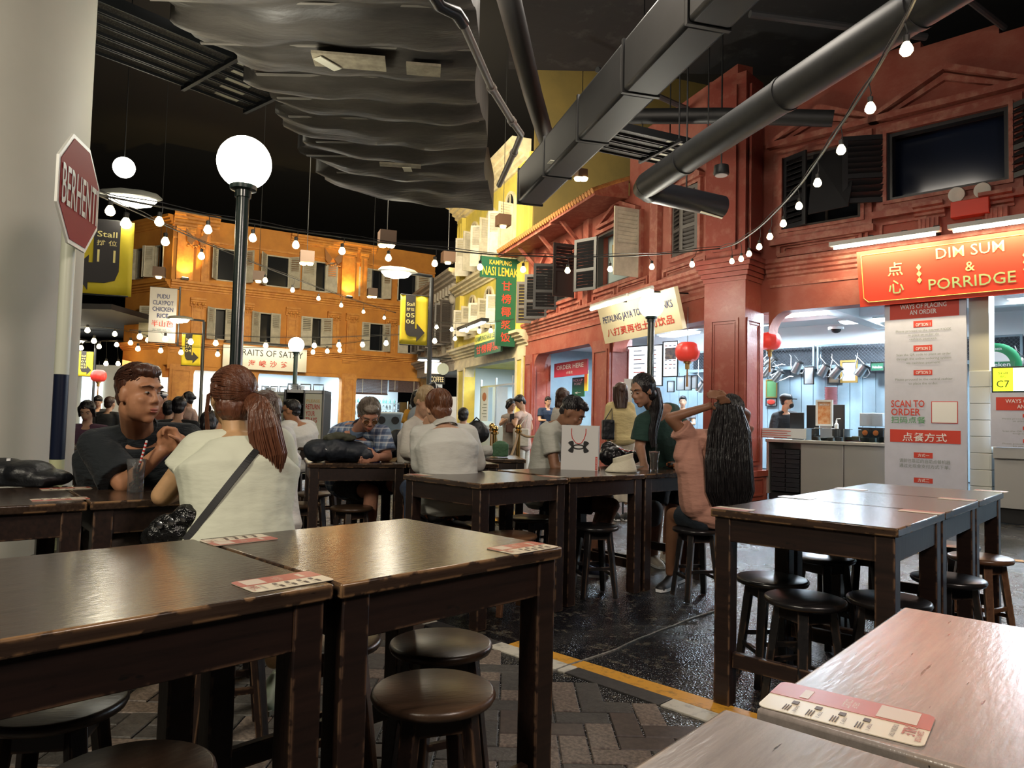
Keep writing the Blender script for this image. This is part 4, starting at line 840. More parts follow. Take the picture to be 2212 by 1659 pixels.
# PUDU banner
x = nrm(V3(.9, .43, 0)); y0 = 25; o = W(319, 738, y0); H = W(319, 619, y0)[2]-o[2]; w_ = .86; n = np.cross(x, up)
t = thing('banner', 'hanging white PUDU CLAYPOT CHICKEN RICE banner beside the orange shophouse', 'banner', o); board(o, x, up, w_, H, .02, 'cloth', mat('banner_white', (.45, .43, .4), .7), t)
for k, s_ in enumerate(('PUDU', 'CLAYPOT', 'CHICKEN', 'RICE')): txt(MB(), s_, o+x*w_/2+up*(H*(.80-k*.118))+n*.012, x, up, .155, w_*(.45, .76, .76, .4)[k], bold=.03).build('lettering', M_navy, t, sharp=0)
txt(MB(), '半山芭', o+x*w_/2+up*(H*.285)+n*.012, x, up, .22, w_*.8, bold=.0).build('chinese_lettering', M_pred, t, sharp=0); txt(MB(), '瓦煲鸡饭', o+x*w_/2+up*(H*.20)+n*.012, x, up, .09, w_*.75).build('chinese_lettering', M_pgrey, t, sharp=0)
MB().tube([o+up*H-n*.02, o+up*H-n*.02+x*w_*1.1], .02, 6).tube([o-n*.02, o-n*.02+x*w_*1.1], .02, 6).build('rail', M_dk, t); MB().tube([o+x*w_*1.1+up*H*1.05-n*.02, o+x*w_*1.1-up*.1-n*.02], .03, 6).build('side_pole', M_dk, t)
# ================================================================== kitchens of the red corner
m = MB(); FK = -3.35
m.fbox(FA, -4.2, 8, FK-.1, FK, 0, 3.4); tag(m.build('wall_kitchen', M_kit), 'blue grey panelled back wall of the red corner kitchen', kind='structure')
tag(MB().fbox(FA, -4.2, 8, FK, FK+.04, 2.78, 3.3).build('trim_2', M_kw), 'white upper band of the kitchen back wall', kind='structure')
tag(MB().poly([FA.p(.35, -.32, 3.22), FB.p(9.3, -.32, 3.22), FB.p(9.3, -4.2, 3.22), FA.p(-4.3, FK-.2, 3.22), FA.p(8, FK-.2, 3.22), FA.p(8, -.32, 3.22)], V3(0, 0, .06)).build('trim_3', M_kw), 'white kitchen ceiling over the red corner stalls', kind='structure')
m = MB()
for s in (.9, 3.9): m.fbox(FA, s, s+.25, FK, -.3, 3.05, 3.22)
m.fbox(FA, -3, 8, -1.75, -1.55, 3.08, 3.22); tag(m.build('trim_4', M_kw), 'white ceiling beams inside the kitchen', kind='structure')
tag(MB().fbox(FB, 9.2, 9.3, -4, -.5, 0, 3.22).fbox(FB, 2.0, 9.3, -4.3, -4.2, 0, 3.22).build('wall_stall', M_kit), 'bluish inner walls of the toast stall', kind='structure')
tag(MB().fbox(FA, 8, 8.1, -3.4, 0, 0, 3.4).build('wall_kitchen_end', M_kw), 'end wall of the right kitchen', kind='structure')
pan = thing('wall_panelling', 'vertical blue panelling behind the hanging kettles', 'wall panel', FA.p(0, FK, 0))
for k in range(40):
    s = -3.6+k*.235; MB().fbox(FA, s, s+.222, FK, FK+.02, .3, 2.36).build('panel', M_kit, pan)
for i, (s, d, l, a_) in enumerate(((.35, -1.0, .9, 3.0), (1.0, -2.4, .9, 3.0), (3.9, -1.4, 1.2, 3.0), (5.6, -1.4, 1.2, 3.0))):
    q = thing('ceiling_light', ('bright ceiling light panel just inside the dim sum arch', 'ceiling light over the kettles', 'tube light over the right hand counter', 'farthest right kitchen tube light')[i], 'lamp', FA.p(s, d, 3.15))
    MB().fbox(FA, s-l/2, s+l/2, d-.18, d+.18, 3.12, 3.2).build('housing', M_kw, q); MB().fbox(FA, s-l/2+.03, s+l/2-.03, d-.14, d+.14, 3.09, 3.12).build('diffuser', M_tube, q)
    area('kitchen_light', FA.p(s, d, 3.06), FA.p(s, d if i % 2 else d+2.6, 0), l, 105, (.72, .87, 1), .3)
for i, (s, d) in enumerate(((1.6, -1.6), (3.4, -1.2), (7.0, -1.5))):
    q = thing('ceiling_light', ('ceiling light panel behind the toast sign', 'ceiling light panel inside the toast arch', 'ceiling light behind the order here sign')[i], 'lamp', FB.p(s, d, 3.15)); MB().fbox(FB, s-.5, s+.5, d-.18, d+.18, 3.09, 3.12).build('diffuser', M_tube, q); MB().fbox(FB, s-.55, s+.55, d-.22, d+.22, 3.12, 3.2).build('housing', M_kw, q)
    area('stall_light', FB.p(s, d, 3.05), FB.p(s, d+(2.2 if i == 1 else 0), 0), 1, 90, (.7, .86, 1), .35)
# wire mesh cabinets along the back wall
def mesh_bay(s0, s1, lab):
    t = thing('mesh_cabinet', lab, 'cabinet', FA.p(s0, FK, 2.36)); m = MB(); rect_mould(m, FA, s0, s1, 2.36, 2.80, FK+.25, .035, .03); m.build('frame', mat('blue_steel', (.2, .27, .31), .4, metal=.3), t)
    MB().fbox(FA, s0, s1, FK+.02, FK+.04, 2.36, 2.8).build('back', mat('dark_back', (.03, .035, .045), .6), t); MB().fbox(FA, s0, s1, FK+.02, FK+.28, 2.33, 2.37).build('shelf', mat('blue_steel', (.2, .27, .31), .4), t)
    m = MB(); h = .44; L = s1-s0
    k = -h
    while k < L:
        for sg in (1, -1):
            a, b = (k, k+h); za, zb = (2.36, 2.8) if sg > 0 else (2.8, 2.36); a2, b2 = max(a, 0), min(b, L)
            if b2 > a2: m.tube([FA.p(s0+a2, FK+.26, za+(zb-za)*(a2-a)/h), FA.p(s0+b2, FK+.26, za+(zb-za)*(b2-a)/h)], .0035, 3, False)
        k += .065
    o_ = m.build('wire_mesh', mat('mesh_wire', (.14, .16, .18), .4, metal=.5), t); tag(o_, kind='stuff')
for i, (a, b) in enumerate(((-3.0, -1.6), (-1.55, -.2), (-.15, 1.75), (1.9, 3.2), (3.6, 5.6))): mesh_bay(a, b, ('wire mesh cabinet seen through the toast arch', 'wire mesh cabinet next to the corner pier', 'long wire mesh cabinet above the hanging kettles', 'wire mesh cabinet beside the tall ordering poster', 'wire mesh cabinet behind the right hand counter')[i])
# kettles
def kettle(p, ang, dr, lab):
    t = thing('kettle', lab, 'kettle', p); x = nrm(dr); a = nrm(x*math.sin(R_(ang))+up*math.cos(R_(ang))); b = nrm(np.cross(np.cross(x, up), a)); b = nrm(x-a*(x@a))
    MB().lathe(p, [(.001, 0), (.075, 0), (.085, .02), (.072, .2), (.078, .22)], 18, a).build('pot', M_steel, t); MB().lathe(p, [(.078, .22), (.08, .25), (.001, .25)], 18, a).build('rim', M_black, t)
    MB().tube([p+b*.07+a*.05, p+b*.13+a*.12, p+b*.2+a*.27, p+b*.25+a*.3], [.018, .014, .01, .009], 8).build('spout', M_steel, t)
    MB().tube([p-b*.075+a*.03, p-b*.15+a*.06, p-b*.15+a*.16, p-b*.08+a*.2], .01, 6).build('handle', M_steel, t)
    MB().tube([p+a*.24, V3(p[0], p[1], p[2]+.35), V3(p[0], p[1], 2.58)], .004, 4).build('hook', M_steel2, t)
KD = -2.75
KL = [(1652, 812, 35, 1, 'kettle half hidden by the corner pier'), (1672, 822, 40, 1, 'darker kettle second from the corner pier'), (1655, 790, 50, 1, 'upper kettle beside the corner pier'), (1716, 806, 25, -1, 'small kettle tilted toward the corner pier'), (1772, 812, 30, -1, 'kettle left of the golden framed certificate'), (1797, 815, 38, -1, 'kettle touching the golden framed certificate'), (1852, 812, 35, -1, 'kettle hanging at the end of the mesh cabinet'), (2193, 800, 40, -1, 'kettle hanging behind the right hand counter'), (1508, 845, 35, -1, 'kettle seen through the toast arch'), (1528, 828, 40, -1, 'second kettle seen through the toast arch'), (1535, 805, 45, 1, 'highest kettle seen through the toast arch')]
for u, v, a, sg, lab in KL:
    s, z = FA.hit(u, v, KD); kettle(FA.p(s, KD, z), a*sg if True else a, FA.s*sg, lab)
# pictures and papers on the back wall
def flat(u0, v0, u1, v1, F, d, name, lab, cat, mt, rim=None, rimw=.03, mats=None):
    s0, z1 = F.hit(u0, v0, d); s1, z0 = F.hit(u1, v1, d); s0, s1 = min(s0, s1), max(s0, s1); t = thing(name, lab, cat, F.p(s0, d, z0)); MB().fbox(F, s0, s1, d-.02, d, z0, z1).build('sheet', mt, t)
    if rim: m = MB(); rect_mould(m, F, s0-rimw, s1+rimw, z0-rimw, z1+rimw, d-.01, rimw, .03); m.build('frame', rim, t)
    return t, s0, s1, z0, z1
M_paper = mat('paper', (.6, .65, .68), .6); M_goldf = mat('gold_frame', (.35, .22, .06), .4, metal=.4)
flat(1738, 793, 1757, 829, FA, FK+.32, 'clipboard', 'white sheet in a dark frame hanging between kettles', 'notice', M_paper, M_black, .012)
flat(1820, 783, 1848, 822, FA, FK+.3, 'framed_certificate', 'certificate in a golden frame among the kettles', 'picture', M_paper, M_goldf, .04)
flat(1790, 800, 1812, 826, FA, FK+.05, 'framed_picture', 'small dark framed picture behind the kettle spouts', 'picture', mat('brown_pic', (.15, .1, .06), .5), M_black, .02)
flat(1657, 822, 1677, 857, FA, FK+.06, 'framed_picture', 'green picture in a golden frame behind the red lantern tassel', 'picture', mat('green_pic', (.12, .3, .12), .5), M_goldf, .02)
t, a, b, c, d_ = flat(1656, 861, 1677, 876, FA, FK+.06, 'wall_plaque', 'red oval plaque in a dark frame on the kitchen wall', 'sign', mat('plaque_grey', (.3, .3, .3), .5), M_black, .015)
MB().ell(FA.p((a+b)/2, FK+.08, (c+d_)/2), ((b-a)*.42, .01, (d_-c)*.36), np.array([FA.s, FA.n, up]).T, 16, 8).build('oval', M_pred, t)
t, a, b, c, d_ = flat(1882, 783, 1909, 800, FA, FK+.3, 'brand_plate', 'narrow green plate under the mesh cabinet', 'sign', mat('bottle_green', (.01, .08, .04), .4), M_dk, .01)
txt(MB(), 'Heineken', FA.p((a+b)/2, FK+.305, c+.04), FA.s, up, .05, (b-a)*.8, bold=.01).build('lettering', M_swhite, t, sharp=0)
for i, (u0, v0, u1, v1) in enumerate(((1443, 824, 1456, 846), (1463, 814, 1478, 842), (1480, 812, 1493, 842), (1495, 812, 1506, 838))):
    flat(u0, v0, u1, v1, FA, -2.2, 'menu_card', ('leftmost small card in the row behind the green shirt woman', 'second hanging card behind the green shirt woman', 'third hanging card, in a light frame', 'last card of the row, by the kettles')[i], 'notice', M_paper, M_dk, .012)
# menu light boxes
def lightbox(u0, v0, u1, v1, F, d, lab):
    t, s0, s1, z0, z1 = flat(u0, v0, u1, v1, F, d, 'menu_board', lab, 'sign', emis('menu_glow', (.8, .9, 1), 1.1), M_dk, .02)
    m = MB(); g = MB(); x = F.s if F is FA else -F.s
    for i in range(3):
        for j in range(7):
            cs = s0+(s1-s0)*(.08+.31*i); zz_ = z1-(z1-z0)*(.12+.11*j); (g if (i+j) % 3 else m).fbox(F, cs, cs+(s1-s0)*(.24 if (i*j) % 2 else .17), d, d+.004, zz_, zz_+.018)
    m.build('print_blocks', M_pred, t); g.build('print_lines', M_navy, t)
lightbox(1332, 752, 1430, 832, FA, -1.95, 'wide glowing menu board inside the toast arch')
lightbox(1434, 740, 1463, 812, FA, -1.9, 'narrow glowing menu board with a dish photo beside the red lantern')
flat(1437, 752, 1460, 776, FA, -1.86, 'dish_photo', 'dish photograph on the narrow menu board', 'picture', mat('dish_photo', (.12, .16, .25), .5, col2=(.6, .5, .4), scale=12))
# lanterns
def lantern(u, v, y, r, lab):
    c = W(u, v, y); t = thing('lantern', lab, 'lantern', c); m = MB(); rings = []; n = 36
    for k in range(13):
        a = math.pi*(k/12); rr = r*(.28+.74*math.sin(a)**.8); rings.append([c+V3(math.cos(2*math.pi*j/n)*rr*(1-.045*(j % 3 == 0)), math.sin(2*math.pi*j/n)*rr*(1-.045*(j % 3 == 0)), -math.cos(a)*r*.82) for j in range(n)])
    m.loft(rings).build('shade', mat('lantern_red', (.55, .03, .03), .35, emit=.12, ecol=(1, .1, .05)), t); k_ = r/.2
    for zz_ in (-.82*r, .82*r-.03): MB().lathe(c+V3(0, 0, zz_-.03*k_), [(.001, 0), (r*.33, 0), (r*.33, .06), (.001, .06)], 14).build('cap', M_goldf, t)
    MB().lathe(c+V3(0, 0, -r*.82-.13*k_), [(.001, 0), (.035*k_, 0), (.04*k_, .1*k_), (.001, .1*k_)], 12).build('tassel_cap', M_goldf, t)
    MB().lathe(c+V3(0, 0, -r*.82-.42*k_), [(.001, 0), (.022*k_, 0), (.012*k_, .3*k_), (.001, .3*k_)], 10).build('tassel', mat('tassel', (.3, .16, .06), .8), t); MB().tube([c+V3(0, 0, r*.8), c+V3(0, 0, 3.2-c[2])], .005, 4).build('cord', M_cable, t)
lantern(1485, 760, 12.4, .205, 'red paper lantern in the toast arch'); lantern(1663, 737, 12.2, .18, 'red paper lantern in the dim sum arch'); lantern(213, 812, 30, .3, 'red lantern far down the lane under the stall 01 lamp')
t = thing('dome_camera', 'black dome camera under the kitchen ceiling beam', 'camera', W(1806, 712, 12)); MB().ell(W(1806, 712, 12), (.08, .08, .06), nu=14, nv=8).build('dome', M_black, t); MB().lathe(W(1806, 712, 12)+V3(0, 0, .0), [(.001, 0), (.12, 0), (.12, .04), (.001, .04)], 14).build('base', M_kw, t)
# ================================================================== counters
ct = thing('service_counter', 'long stainless steel service counter of the dim sum stall', 'counter', FA.p(.3, -.2, 0))
MB().fbox(FA, .2, 2.02, -.75, -.05, .93, .98).build('worktop', M_steel2, ct, bevel=.006)
for k, (a, b) in enumerate(((.75, 1.4), (1.41, 2.02))): MB().fbox(FA, a, b, -.7, -.12, .12, .93).build('panel', M_steel2, ct, bevel=.004)
MB().fbox(FA, .2, 2.02, -.65, -.2, 0, .12).build('plinth', M_black, ct)
MB().fbox(FA, .2, .24, -.7, -.1, .1, .93).fbox(FA, .24, .75, -.7, -.66, .1, .93).build('shelf_bay', M_steel2, ct)
c2 = thing('service_counter', 'stainless steel counter at the picture edge behind the ordering notice', 'counter', FA.p(4, -.2, 0)); MB().fbox(FA, 3.36, 5.4, -.7, .1, .84, .99).build('worktop', M_steel2, c2, bevel=.006)
MB().fbox(FA, 3.36, 5.4, -.6, .02, .2, .84).build('panel', M_steel2, c2); MB().fbox(FA, 3.35, 5.4, -.55, -.05, 0, .2).build('plinth', M_black, c2)
for k in range(2):
    for j in range(9):
        s = .27+k*.235; o_ = MB(); o_.fbox(FA, s, s+.22, -.62, -.14, .15+j*.075, .15+j*.075+.062).fbox(FA, s-.006, s+.226, -.63, -.13, .15+j*.075+.05, .15+j*.075+.066); o_ = o_.build('tray', mat('black_tray', (.018, .02, .026), .45)); tag(o_, 'black tray, %s from the bottom of the %s stack under the dim sum counter' % (ORD[j], 'second' if k else 'first'), 'tray', 'black trays stacked under the dim sum counter')
# glass display
gt = thing('display_case', 'low glass food case on the dim sum counter', 'display case', FA.p(.8, -.3, .98)); zc = 1.17
MB().fbox(FA, .84, 2.0, -.3, -.08, zc-.008, zc).build('glass_top', M_glass, gt); MB().fbox(FA, .84, 2.0, -.09, -.08, .98, zc-.01).build('glass_front', M_glass, gt)
for s in (.84, 1.42, 1.99): MB().fbox(FA, s-.006, s+.006, -.3, -.075, .98, zc).build('post', M_steel, gt)
t, a, b, c, d_ = flat(1642, 924, 1741, 948, FA, -.06, 'counter_notice', 'long white notice with red lines on the counter edge', 'notice', M_paper)
m = MB()
for k in range(4): m.fbox(FA, a+.02, a+(b-a)*(.6 if k % 2 else .68), -.06, -.057, d_-.045-k*.035, d_-.037-k*.035)
m.build('print_lines', M_pred, t)
def onc(u, d=-.45): return FA.S(u, 920, d)
def prop(name, lab, cat, fn, group=None): 
    t = thing(name, lab, cat, fn(None), group=group); return t
def monitor(u0, u1, v0, d, lab, mt=M_black):
    a, b = onc(u0, d), onc(u1, d); z1 = FA.H(u0, v0, d); t = thing('monitor', lab, 'monitor', FA.p((a+b)/2, d, .98)); MB().fbox(FA, a, b, d-.03, d, 1.05, z1).build('screen', mt, t, bevel=.006); MB().fbox(FA, (a+b)/2-.08, (a+b)/2+.08, d-.12, d-.02, .98, 1.06).build('stand', M_black, t); MB().fbox(FA, a+.015, b-.015, d-.001, d+.003, 1.065, z1-.02).build('panel', M_dk, t)
monitor(1706, 1736, 891, -.3, 'small brown backed till screen in front of the masked cook'); monitor(1742, 1768, 875, -.5, 'black monitor left of the orange menu stand'); monitor(1797, 1824, 874, -.5, 'black monitor right of the orange menu stand')
t, a, b, c, d_ = flat(1767, 868, 1795, 916, FA, -.15, 'menu_stand', 'orange menu in an acrylic stand on the counter', 'sign', mat('orange_print', (.6, .2, .05), .4, col2=(.75, .5, .3), scale=14), mat('acrylic', (.7, .75, .78), .1)); txt(MB(), 'MENU', FA.p((a+b)/2, -.147, d_-.06), FA.s, up, .03, (b-a)*.7, bold=.02).build('lettering', M_swhite, t, sharp=0); MB().fbox(FA, a-.03, b+.03, -.22, -.08, .98+.19, .98+.2).build('base', mat('acrylic', (.7, .75, .78), .1), t)
p = FA.p(onc(1795, -.9), -.9, 1.2)
for k in range(11):
    z = FA.H(1795, 874, -.9)+k*.028-.02; o_ = MB().lathe(V3(p[0], p[1], z), [(.001, 0), (.085, 0), (.1, .022), (.105, .026), (.001, .02)], 20).build('pink_tray', mat('pink_plastic', (.6, .32, .36), .45)); tag(o_, 'pink basket, %s from the bottom of the stack behind the monitors' % ORD[k], 'basket', 'pink baskets stacked behind the monitors')
o_ = MB().fbox(FA, onc(1795, -.9)-.14, onc(1795, -.9)+.14, -1.1, -.8, .98-.98, FA.H(1795, 874, -.9)-.02).build('steel_cupboard', M_steel2); tag(o_, 'steel cupboard carrying the pink baskets', 'cupboard')
s = onc(1807, -.2); t = thing('soap_pump', 'white pump bottle on the display case', 'bottle', FA.p(s, -.2, 1.17)); MB().lathe(FA.p(s, -.2, 1.17), [(.001, 0), (.03, 0), (.03, .07), (.012, .09), (.01, .13), (.001, .13)], 12).build('bottle', M_white, t); MB().tube([FA.p(s, -.2, 1.3), FA.p(s, -.2, 1.32), FA.p(s+.06, -.2, 1.325)], .008, 6).build('nozzle', M_white, t)
for i, u in enumerate((1875, 1898)):
    a = onc(u, -.5); t = thing('juice_dispenser', ('clear tank with red juice, left one', 'clear tank with red juice, right one by the poster')[i], 'dispenser', FA.p(a, -.5, .98)); MB().fbox(FA, a-.09, a+.09, -.62, -.4, 1.22, 1.42).build('tank', mat('frosted_tank', (.55, .6, .62), .3, trans=.5), t, bevel=.008); MB().fbox(FA, a-.03, a+.01, -.52, -.48, 1.24, 1.4).build('core', M_pred, t); MB().fbox(FA, a-.1, a+.1, -.63, -.37, .98, 1.2).build('base', M_black, t); MB().lathe(FA.p(a, -.365, 1.12), [(.001, 0), (.04, 0), (.04, .01), (.001, .01)], 12, FA.n).build('badge', mat('orange_badge', (.7, .2, .05), .4), t)
rr = random.Random(3)
for i in range(9):
    s = .92+i*.12+rr.uniform(-.02, .02); o_ = MB().fbox(FA, s, s+.09, -.27+rr.uniform(0, .04), -.15, .982, 1.02+rr.uniform(0, .05)).build('food_box', mat('plastic_tub', (.55, .62, .62), .35), bevel=.008); tag(o_, 'small plastic tub in the glass food case, %s from the corner pier' % ORD[i], 'tub', 'tubs inside the glass food case')
o_ = MB().fbox(FA, 1.42, 1.62, -.24, -.14, .984, 1.0).build('pink_cloth', mat('pink_cloth', (.7, .15, .35), .7)); tag(o_, 'folded pink cloth in the glass food case', 'cloth')
# ================================================================== tall poster stand
pa_, pb_ = FA.S(1911, 850, .09), FA.S(2088, 850, .09); PW = pb_-pa_; PH = 2.95; o = FA.p(pa_, .09, .08); x = FA.s; n = FA.n
t = thing('poster_stand', 'tall white ordering poster with red headings between the two kitchens', 'poster', o); M_post_w = mat('poster_lilac', (.54, .55, .66), .5, var=.05, scale=3); board(o, x, up, PW, PH, .05, 'board', M_post_w, t)  # white board; the cool light's lilac tint is put into its colour
PZ = lambda v: FA.H(2000, v, .09)-.08
PB_ = lambda a, z, e=.004: o+x*a*PW+up*z+n*e
def bar(a0, a1, z0, z1, mt=M_pred, name='heading_bar', e=.002): board(PB_(a0, z0, e), x, up, (a1-a0)*PW, z1-z0, .002, name, mt, t)
bar(.07, .92, PZ(686), PZ(640)); bar(.07, .93, PZ(957), PZ(929))
for v0, v1 in ((706, 692), (758, 745), (810, 799), (990, 978), (1044, 1033)): bar(.37, .6, PZ(v0), PZ(v1))
L_ = lambda s, v, h, w, mt, a=.49, bold=.012, nm='lettering': txt(MB(), s, PB_(a, PZ(v), .006), x, up, h, w*PW, bold=bold).build(nm, mt, t, sharp=0)
L_('WAYS OF PLACING', 665, .065, .57, M_swhite, bold=.03); L_('AN ORDER', 678, .065, .33, M_swhite, bold=.03)
for s_, v in (('OPTION 1', 704), ('OPTION 2', 756), ('OPTION 3', 808)): L_(s_, v, .045, .18, M_swhite, bold=.025)
for s_, v, w in (('Please proceed to the nearest KIOSK', 717, .68), ('to place an order via', 726, .38), ('cashless payment.', 735, .34), ('Scan the QR code to place an order', 769, .67), ('through the online ordering system', 778, .67), ('via cashless payment.', 787, .42), ('Please proceed to the central cashier', 823, .7), ('to place the order.', 832, .36)): L_(s_, v, .042, w, M_pgrey, bold=.004)
L_('SCAN TO', 880, .1, .42, M_pred, .295, .03); L_('ORDER', 898, .1, .37, M_pred, .27, .03); L_('扫码点餐', 915, .095, .43, M_tealp, .3, .012); L_('点餐方式', 954, .12, .54, M_swhite, .5, .02); L_('方式一', 988, .05, .14, M_swhite, .49, .01); L_('方式二', 1042, .05, .14, M_swhite, .49, .01)
L_('请前往靠近的自助点餐机器', 1001, .055, .62, M_pgrey, .5, 0); L_('通过无现金支付方式下单。', 1012, .055, .62, M_pgrey, .5, 0)
# (the printed code on the right half is left as a plain outlined square)
bar(.585, .9, PZ(914), PZ(867), M_pred, 'code_outline', .002); bar(.595, .89, PZ(912.5), PZ(868.5), M_swhite, 'code_field', .004)
# tiled column, screen, notice, cap sign
tc = thing('tiled_column', 'white tiled column right of the tall ordering poster', 'column', FA.p(3.2, -.2, 0)); M_tl = mat('white_tile', (.66, .68, .64), .25)
MB().fbox(FA, pb_+.01, pb_+.24, -.35, -.02, 0, 3.1).build('core', mat('cream_core', (.55, .54, .46), .5), tc)
for k in range(9): MB().fbox(FA, pb_+.012, pb_+.242, -.02, 0, .02+k*.22, .02+k*.22+.212).build('tile', M_tl, tc, bevel=.003); 
for k in range(9): MB().fbox(FA, pb_+.24, pb_+.262, -.34, -.002, .02+k*.22, .02+k*.22+.212).build('tile', M_tl, tc, bevel=.003)
a, b = FA.S(2140, 820, .1), FA.S(2300, 820, .1); z0, z1 = FA.H(2175, 848, .1), FA.H(2175, 791, .1)
t = thing('display_screen', 'stall C7 display screen with a lime strip', 'screen', FA.p(a, .1, z0)); MB().fbox(FA, a, b, 0, .06, z0, z1).build('bezel', M_black, t, bevel=.004); MB().fbox(FA, a+.02, b-.02, .06, .064, z0+.02, z1-.02).build('screen', emis('screen_glow', (.62, .95, .85), .9), t)
MB().fbox(FA, a+.02, a+.24, .064, .067, z0+.02, z1-.02).build('lime_strip', emis('lime_glow', (.65, .85, .03), .9), t); m = MB(); txt(m, 'C7', FA.p(a+.13, .07, z0+.07), FA.s, up, .09, .14, bold=.0); txt(m, 'Stall', FA.p(a+.13, .07, z0+.24), FA.s, up, .03, .1); txt(m, '摊位', FA.p(a+.13, .07, z0+.195), FA.s, up, .03, .07); m.build('lettering', M_black, t, sharp=0)
MB().fbox(FA, a+.4, a+.5, -.02, .02, .99, z0).build('stand', M_dk, t)
a, b = FA.S(2140, 900, .14), FA.S(2320, 900, .14); z0, z1 = FA.H(2170, 967, .14), FA.H(2170, 848, .14); PW2 = b-a; o2_ = FA.p(a, .14, .99)
t = thing('notice_board', 'second ordering notice standing on the right hand counter', 'notice', o2_); board(o2_, x, up, PW2, z1-.99, .03, 'board', M_post_w, t)
def nb(s_, zz_, h, w, mt, bold=.02): txt(MB(), s_, o2_+x*PW2*.5+up*(z1-.99-zz_)+n*.006, x, up, h, w*PW2, bold=bold).build('lettering', mt, t, sharp=0)
board(o2_+x*.06+up*(z1-.99-.23)+n*.002, x, up, PW2-.12, .17, .002, 'heading_bar', M_pred, t); nb('WAYS OF PLACING', .135, .05, .62, M_swhite); nb('AN ORDER', .205, .05, .33, M_swhite)
for k, (s_, l1, l2) in enumerate((('OPTION 1', 'Please proceed to the nearest KIOSK', 'to place an order via'), ('OPTION 2', 'Scan the QR code to place an order', 'through the online ordering system'), ('OPTION 3', 'Please proceed to the central cashier', 'to place the order.'))):
    zz_ = .31+k*.16; board(o2_+x*PW2*.4+up*(z1-.99-zz_-.01)+n*.002, x, up, PW2*.2, .045, .002, 'heading_bar', M_pred, t); nb(s_, zz_, .025, .16, M_swhite); nb(l1, zz_+.04, .022, .7, M_pgrey, .0); nb(l2, zz_+.07, .022, .45, M_pgrey, .0)
c = FA.p(FA.S(2150, 800, -1.2), -1.2, FA.H(2150, 790, -1.2)); t = thing('bottle_cap_sign', 'round green bottle cap sign behind the C7 screen', 'sign', c)
MB().lathe(c, [(.001, 0), (.30, 0), (.33, .02), (.27, .07), (.001, .07)], 36, FA.n).build('cap', mat('cap_green', (.01, .16, .06), .35), t); MB().lathe(c+FA.n*.071, [(.001, 0), (.2, 0), (.2, .004), (.001, .004)], 30, FA.n).build('face', M_swhite, t); MB().fbox(Frame(c[:2], FA.ang), -.25, .25, .078, .084, c[2]-.05, c[2]+.05).build('band', mat('cap_green', (.01, .16, .06), .35), t); txt(MB(), 'Heineken', c+FA.n*.09-up*.02, FA.s, up, .06, .4, bold=.02).build('lettering', M_swhite, t, sharp=0); txt(MB(), 'OPEN BEER', c+FA.n*.08+up*.22, FA.s, up, .03, .2, bold=.01).build('lettering', M_swhite, t, sharp=0)
# ================================================================== stall 3 (order here)
x = -FB.s; n = FB.n
a, b = FB.S(1197, 800, -.6), FB.S(1268, 795, -.6); z0, z1 = FB.H(1230, 812, -.6), FB.H(1230, 781, -.6); o = FB.p(a, -.6, z0)
t = thing('hanging_sign', 'crimson ORDER HERE sign hanging in the red arch', 'sign', o); w_ = a-b; board(o, x, up, w_, z1-z0, .04, 'board', mat('crimson', (.5, .04, .08), .5), t); txt(MB(), 'ORDER HERE', o+x*w_/2+up*(z1-z0)*.5+n*.006, x, up, (z1-z0)*.32, w_*.82, bold=.03).build('lettering', M_swhite, t, sharp=0); txt(MB(), '点餐处', o+x*w_/2+up*(z1-z0)*.14+n*.006, x, up, (z1-z0)*.2, w_*.2).build('chinese_lettering', M_swhite, t, sharp=0)
a, b = FB.S(1236, 830, -1.0), FB.S(1262, 830, -1.0); z0, z1 = FB.H(1250, 857, -1), FB.H(1250, 815, -1); o = FB.p(a, -1, z0); w_ = a-b
t = thing('hanging_sign', 'green PICK-UP POINT sign below the order here sign', 'sign', o); board(o, x, up, w_, z1-z0, .03, 'board', M_sgn, t); txt(MB(), 'PICK-UP', o+x*w_/2+up*(z1-z0)*.78+n*.006, x, up, .07, w_*.8, bold=.02).build('lettering', M_swhite, t, sharp=0); txt(MB(), 'POINT', o+x*w_/2+up*(z1-z0)*.6+n*.006, x, up, .07, w_*.6, bold=.02).build('lettering', M_swhite, t, sharp=0); txt(MB(), '←', o+x*w_/2+up*(z1-z0)*.15+n*.006, x, up, .06, w_*.5).build('arrow', M_swhite, t, sharp=0)
t = thing('notice', 'narrow yellow strip notice beside the pick-up sign', 'notice', FB.p(5.6, -.9, 2)); a = FB.S(1262, 830, -.95); board(FB.p(a, -.95, FB.H(1262, 845, -.95)), x, up, .2, .55, .02, 'board', mat('strip_yellow', (.7, .65, .05), .5), t)
c3 = thing('service_counter', 'white counter under the order here sign', 'counter', FB.p(7, -1, 0)); MB().fbox(FB, 5.1, 8.7, -1.3, -.6, 0, .95).build('body', mat('counter_blue', (.35, .42, .46), .4), c3); MB().fbox(FB, 5.0, 8.75, -1.35, -.55, .95, 1.0).build('worktop', M_steel2, c3)
c4 = thing('service_counter', 'counter of the toast stall behind the green shirt woman', 'counter', FB.p(2.5, -1, 0)); MB().fbox(FB, .8, 4.1, -1.2, -.5, 0, .98).build('body', M_steel2, c4); MB().fbox(FB, .75, 4.15, -1.25, -.45, .98, 1.02).build('worktop', M_steel2, c4)
rk = thing('utensil_rack', 'blue lit rack of hanging utensils behind the order counter', 'rack', FB.p(7, -3.6, 1.6))
MB().fbox(FB, 5.6, 8.8, -3.8, -3.7, 1.5, 2.2).build('back', mat('rack_dark', (.05, .09, .16), .5), rk)
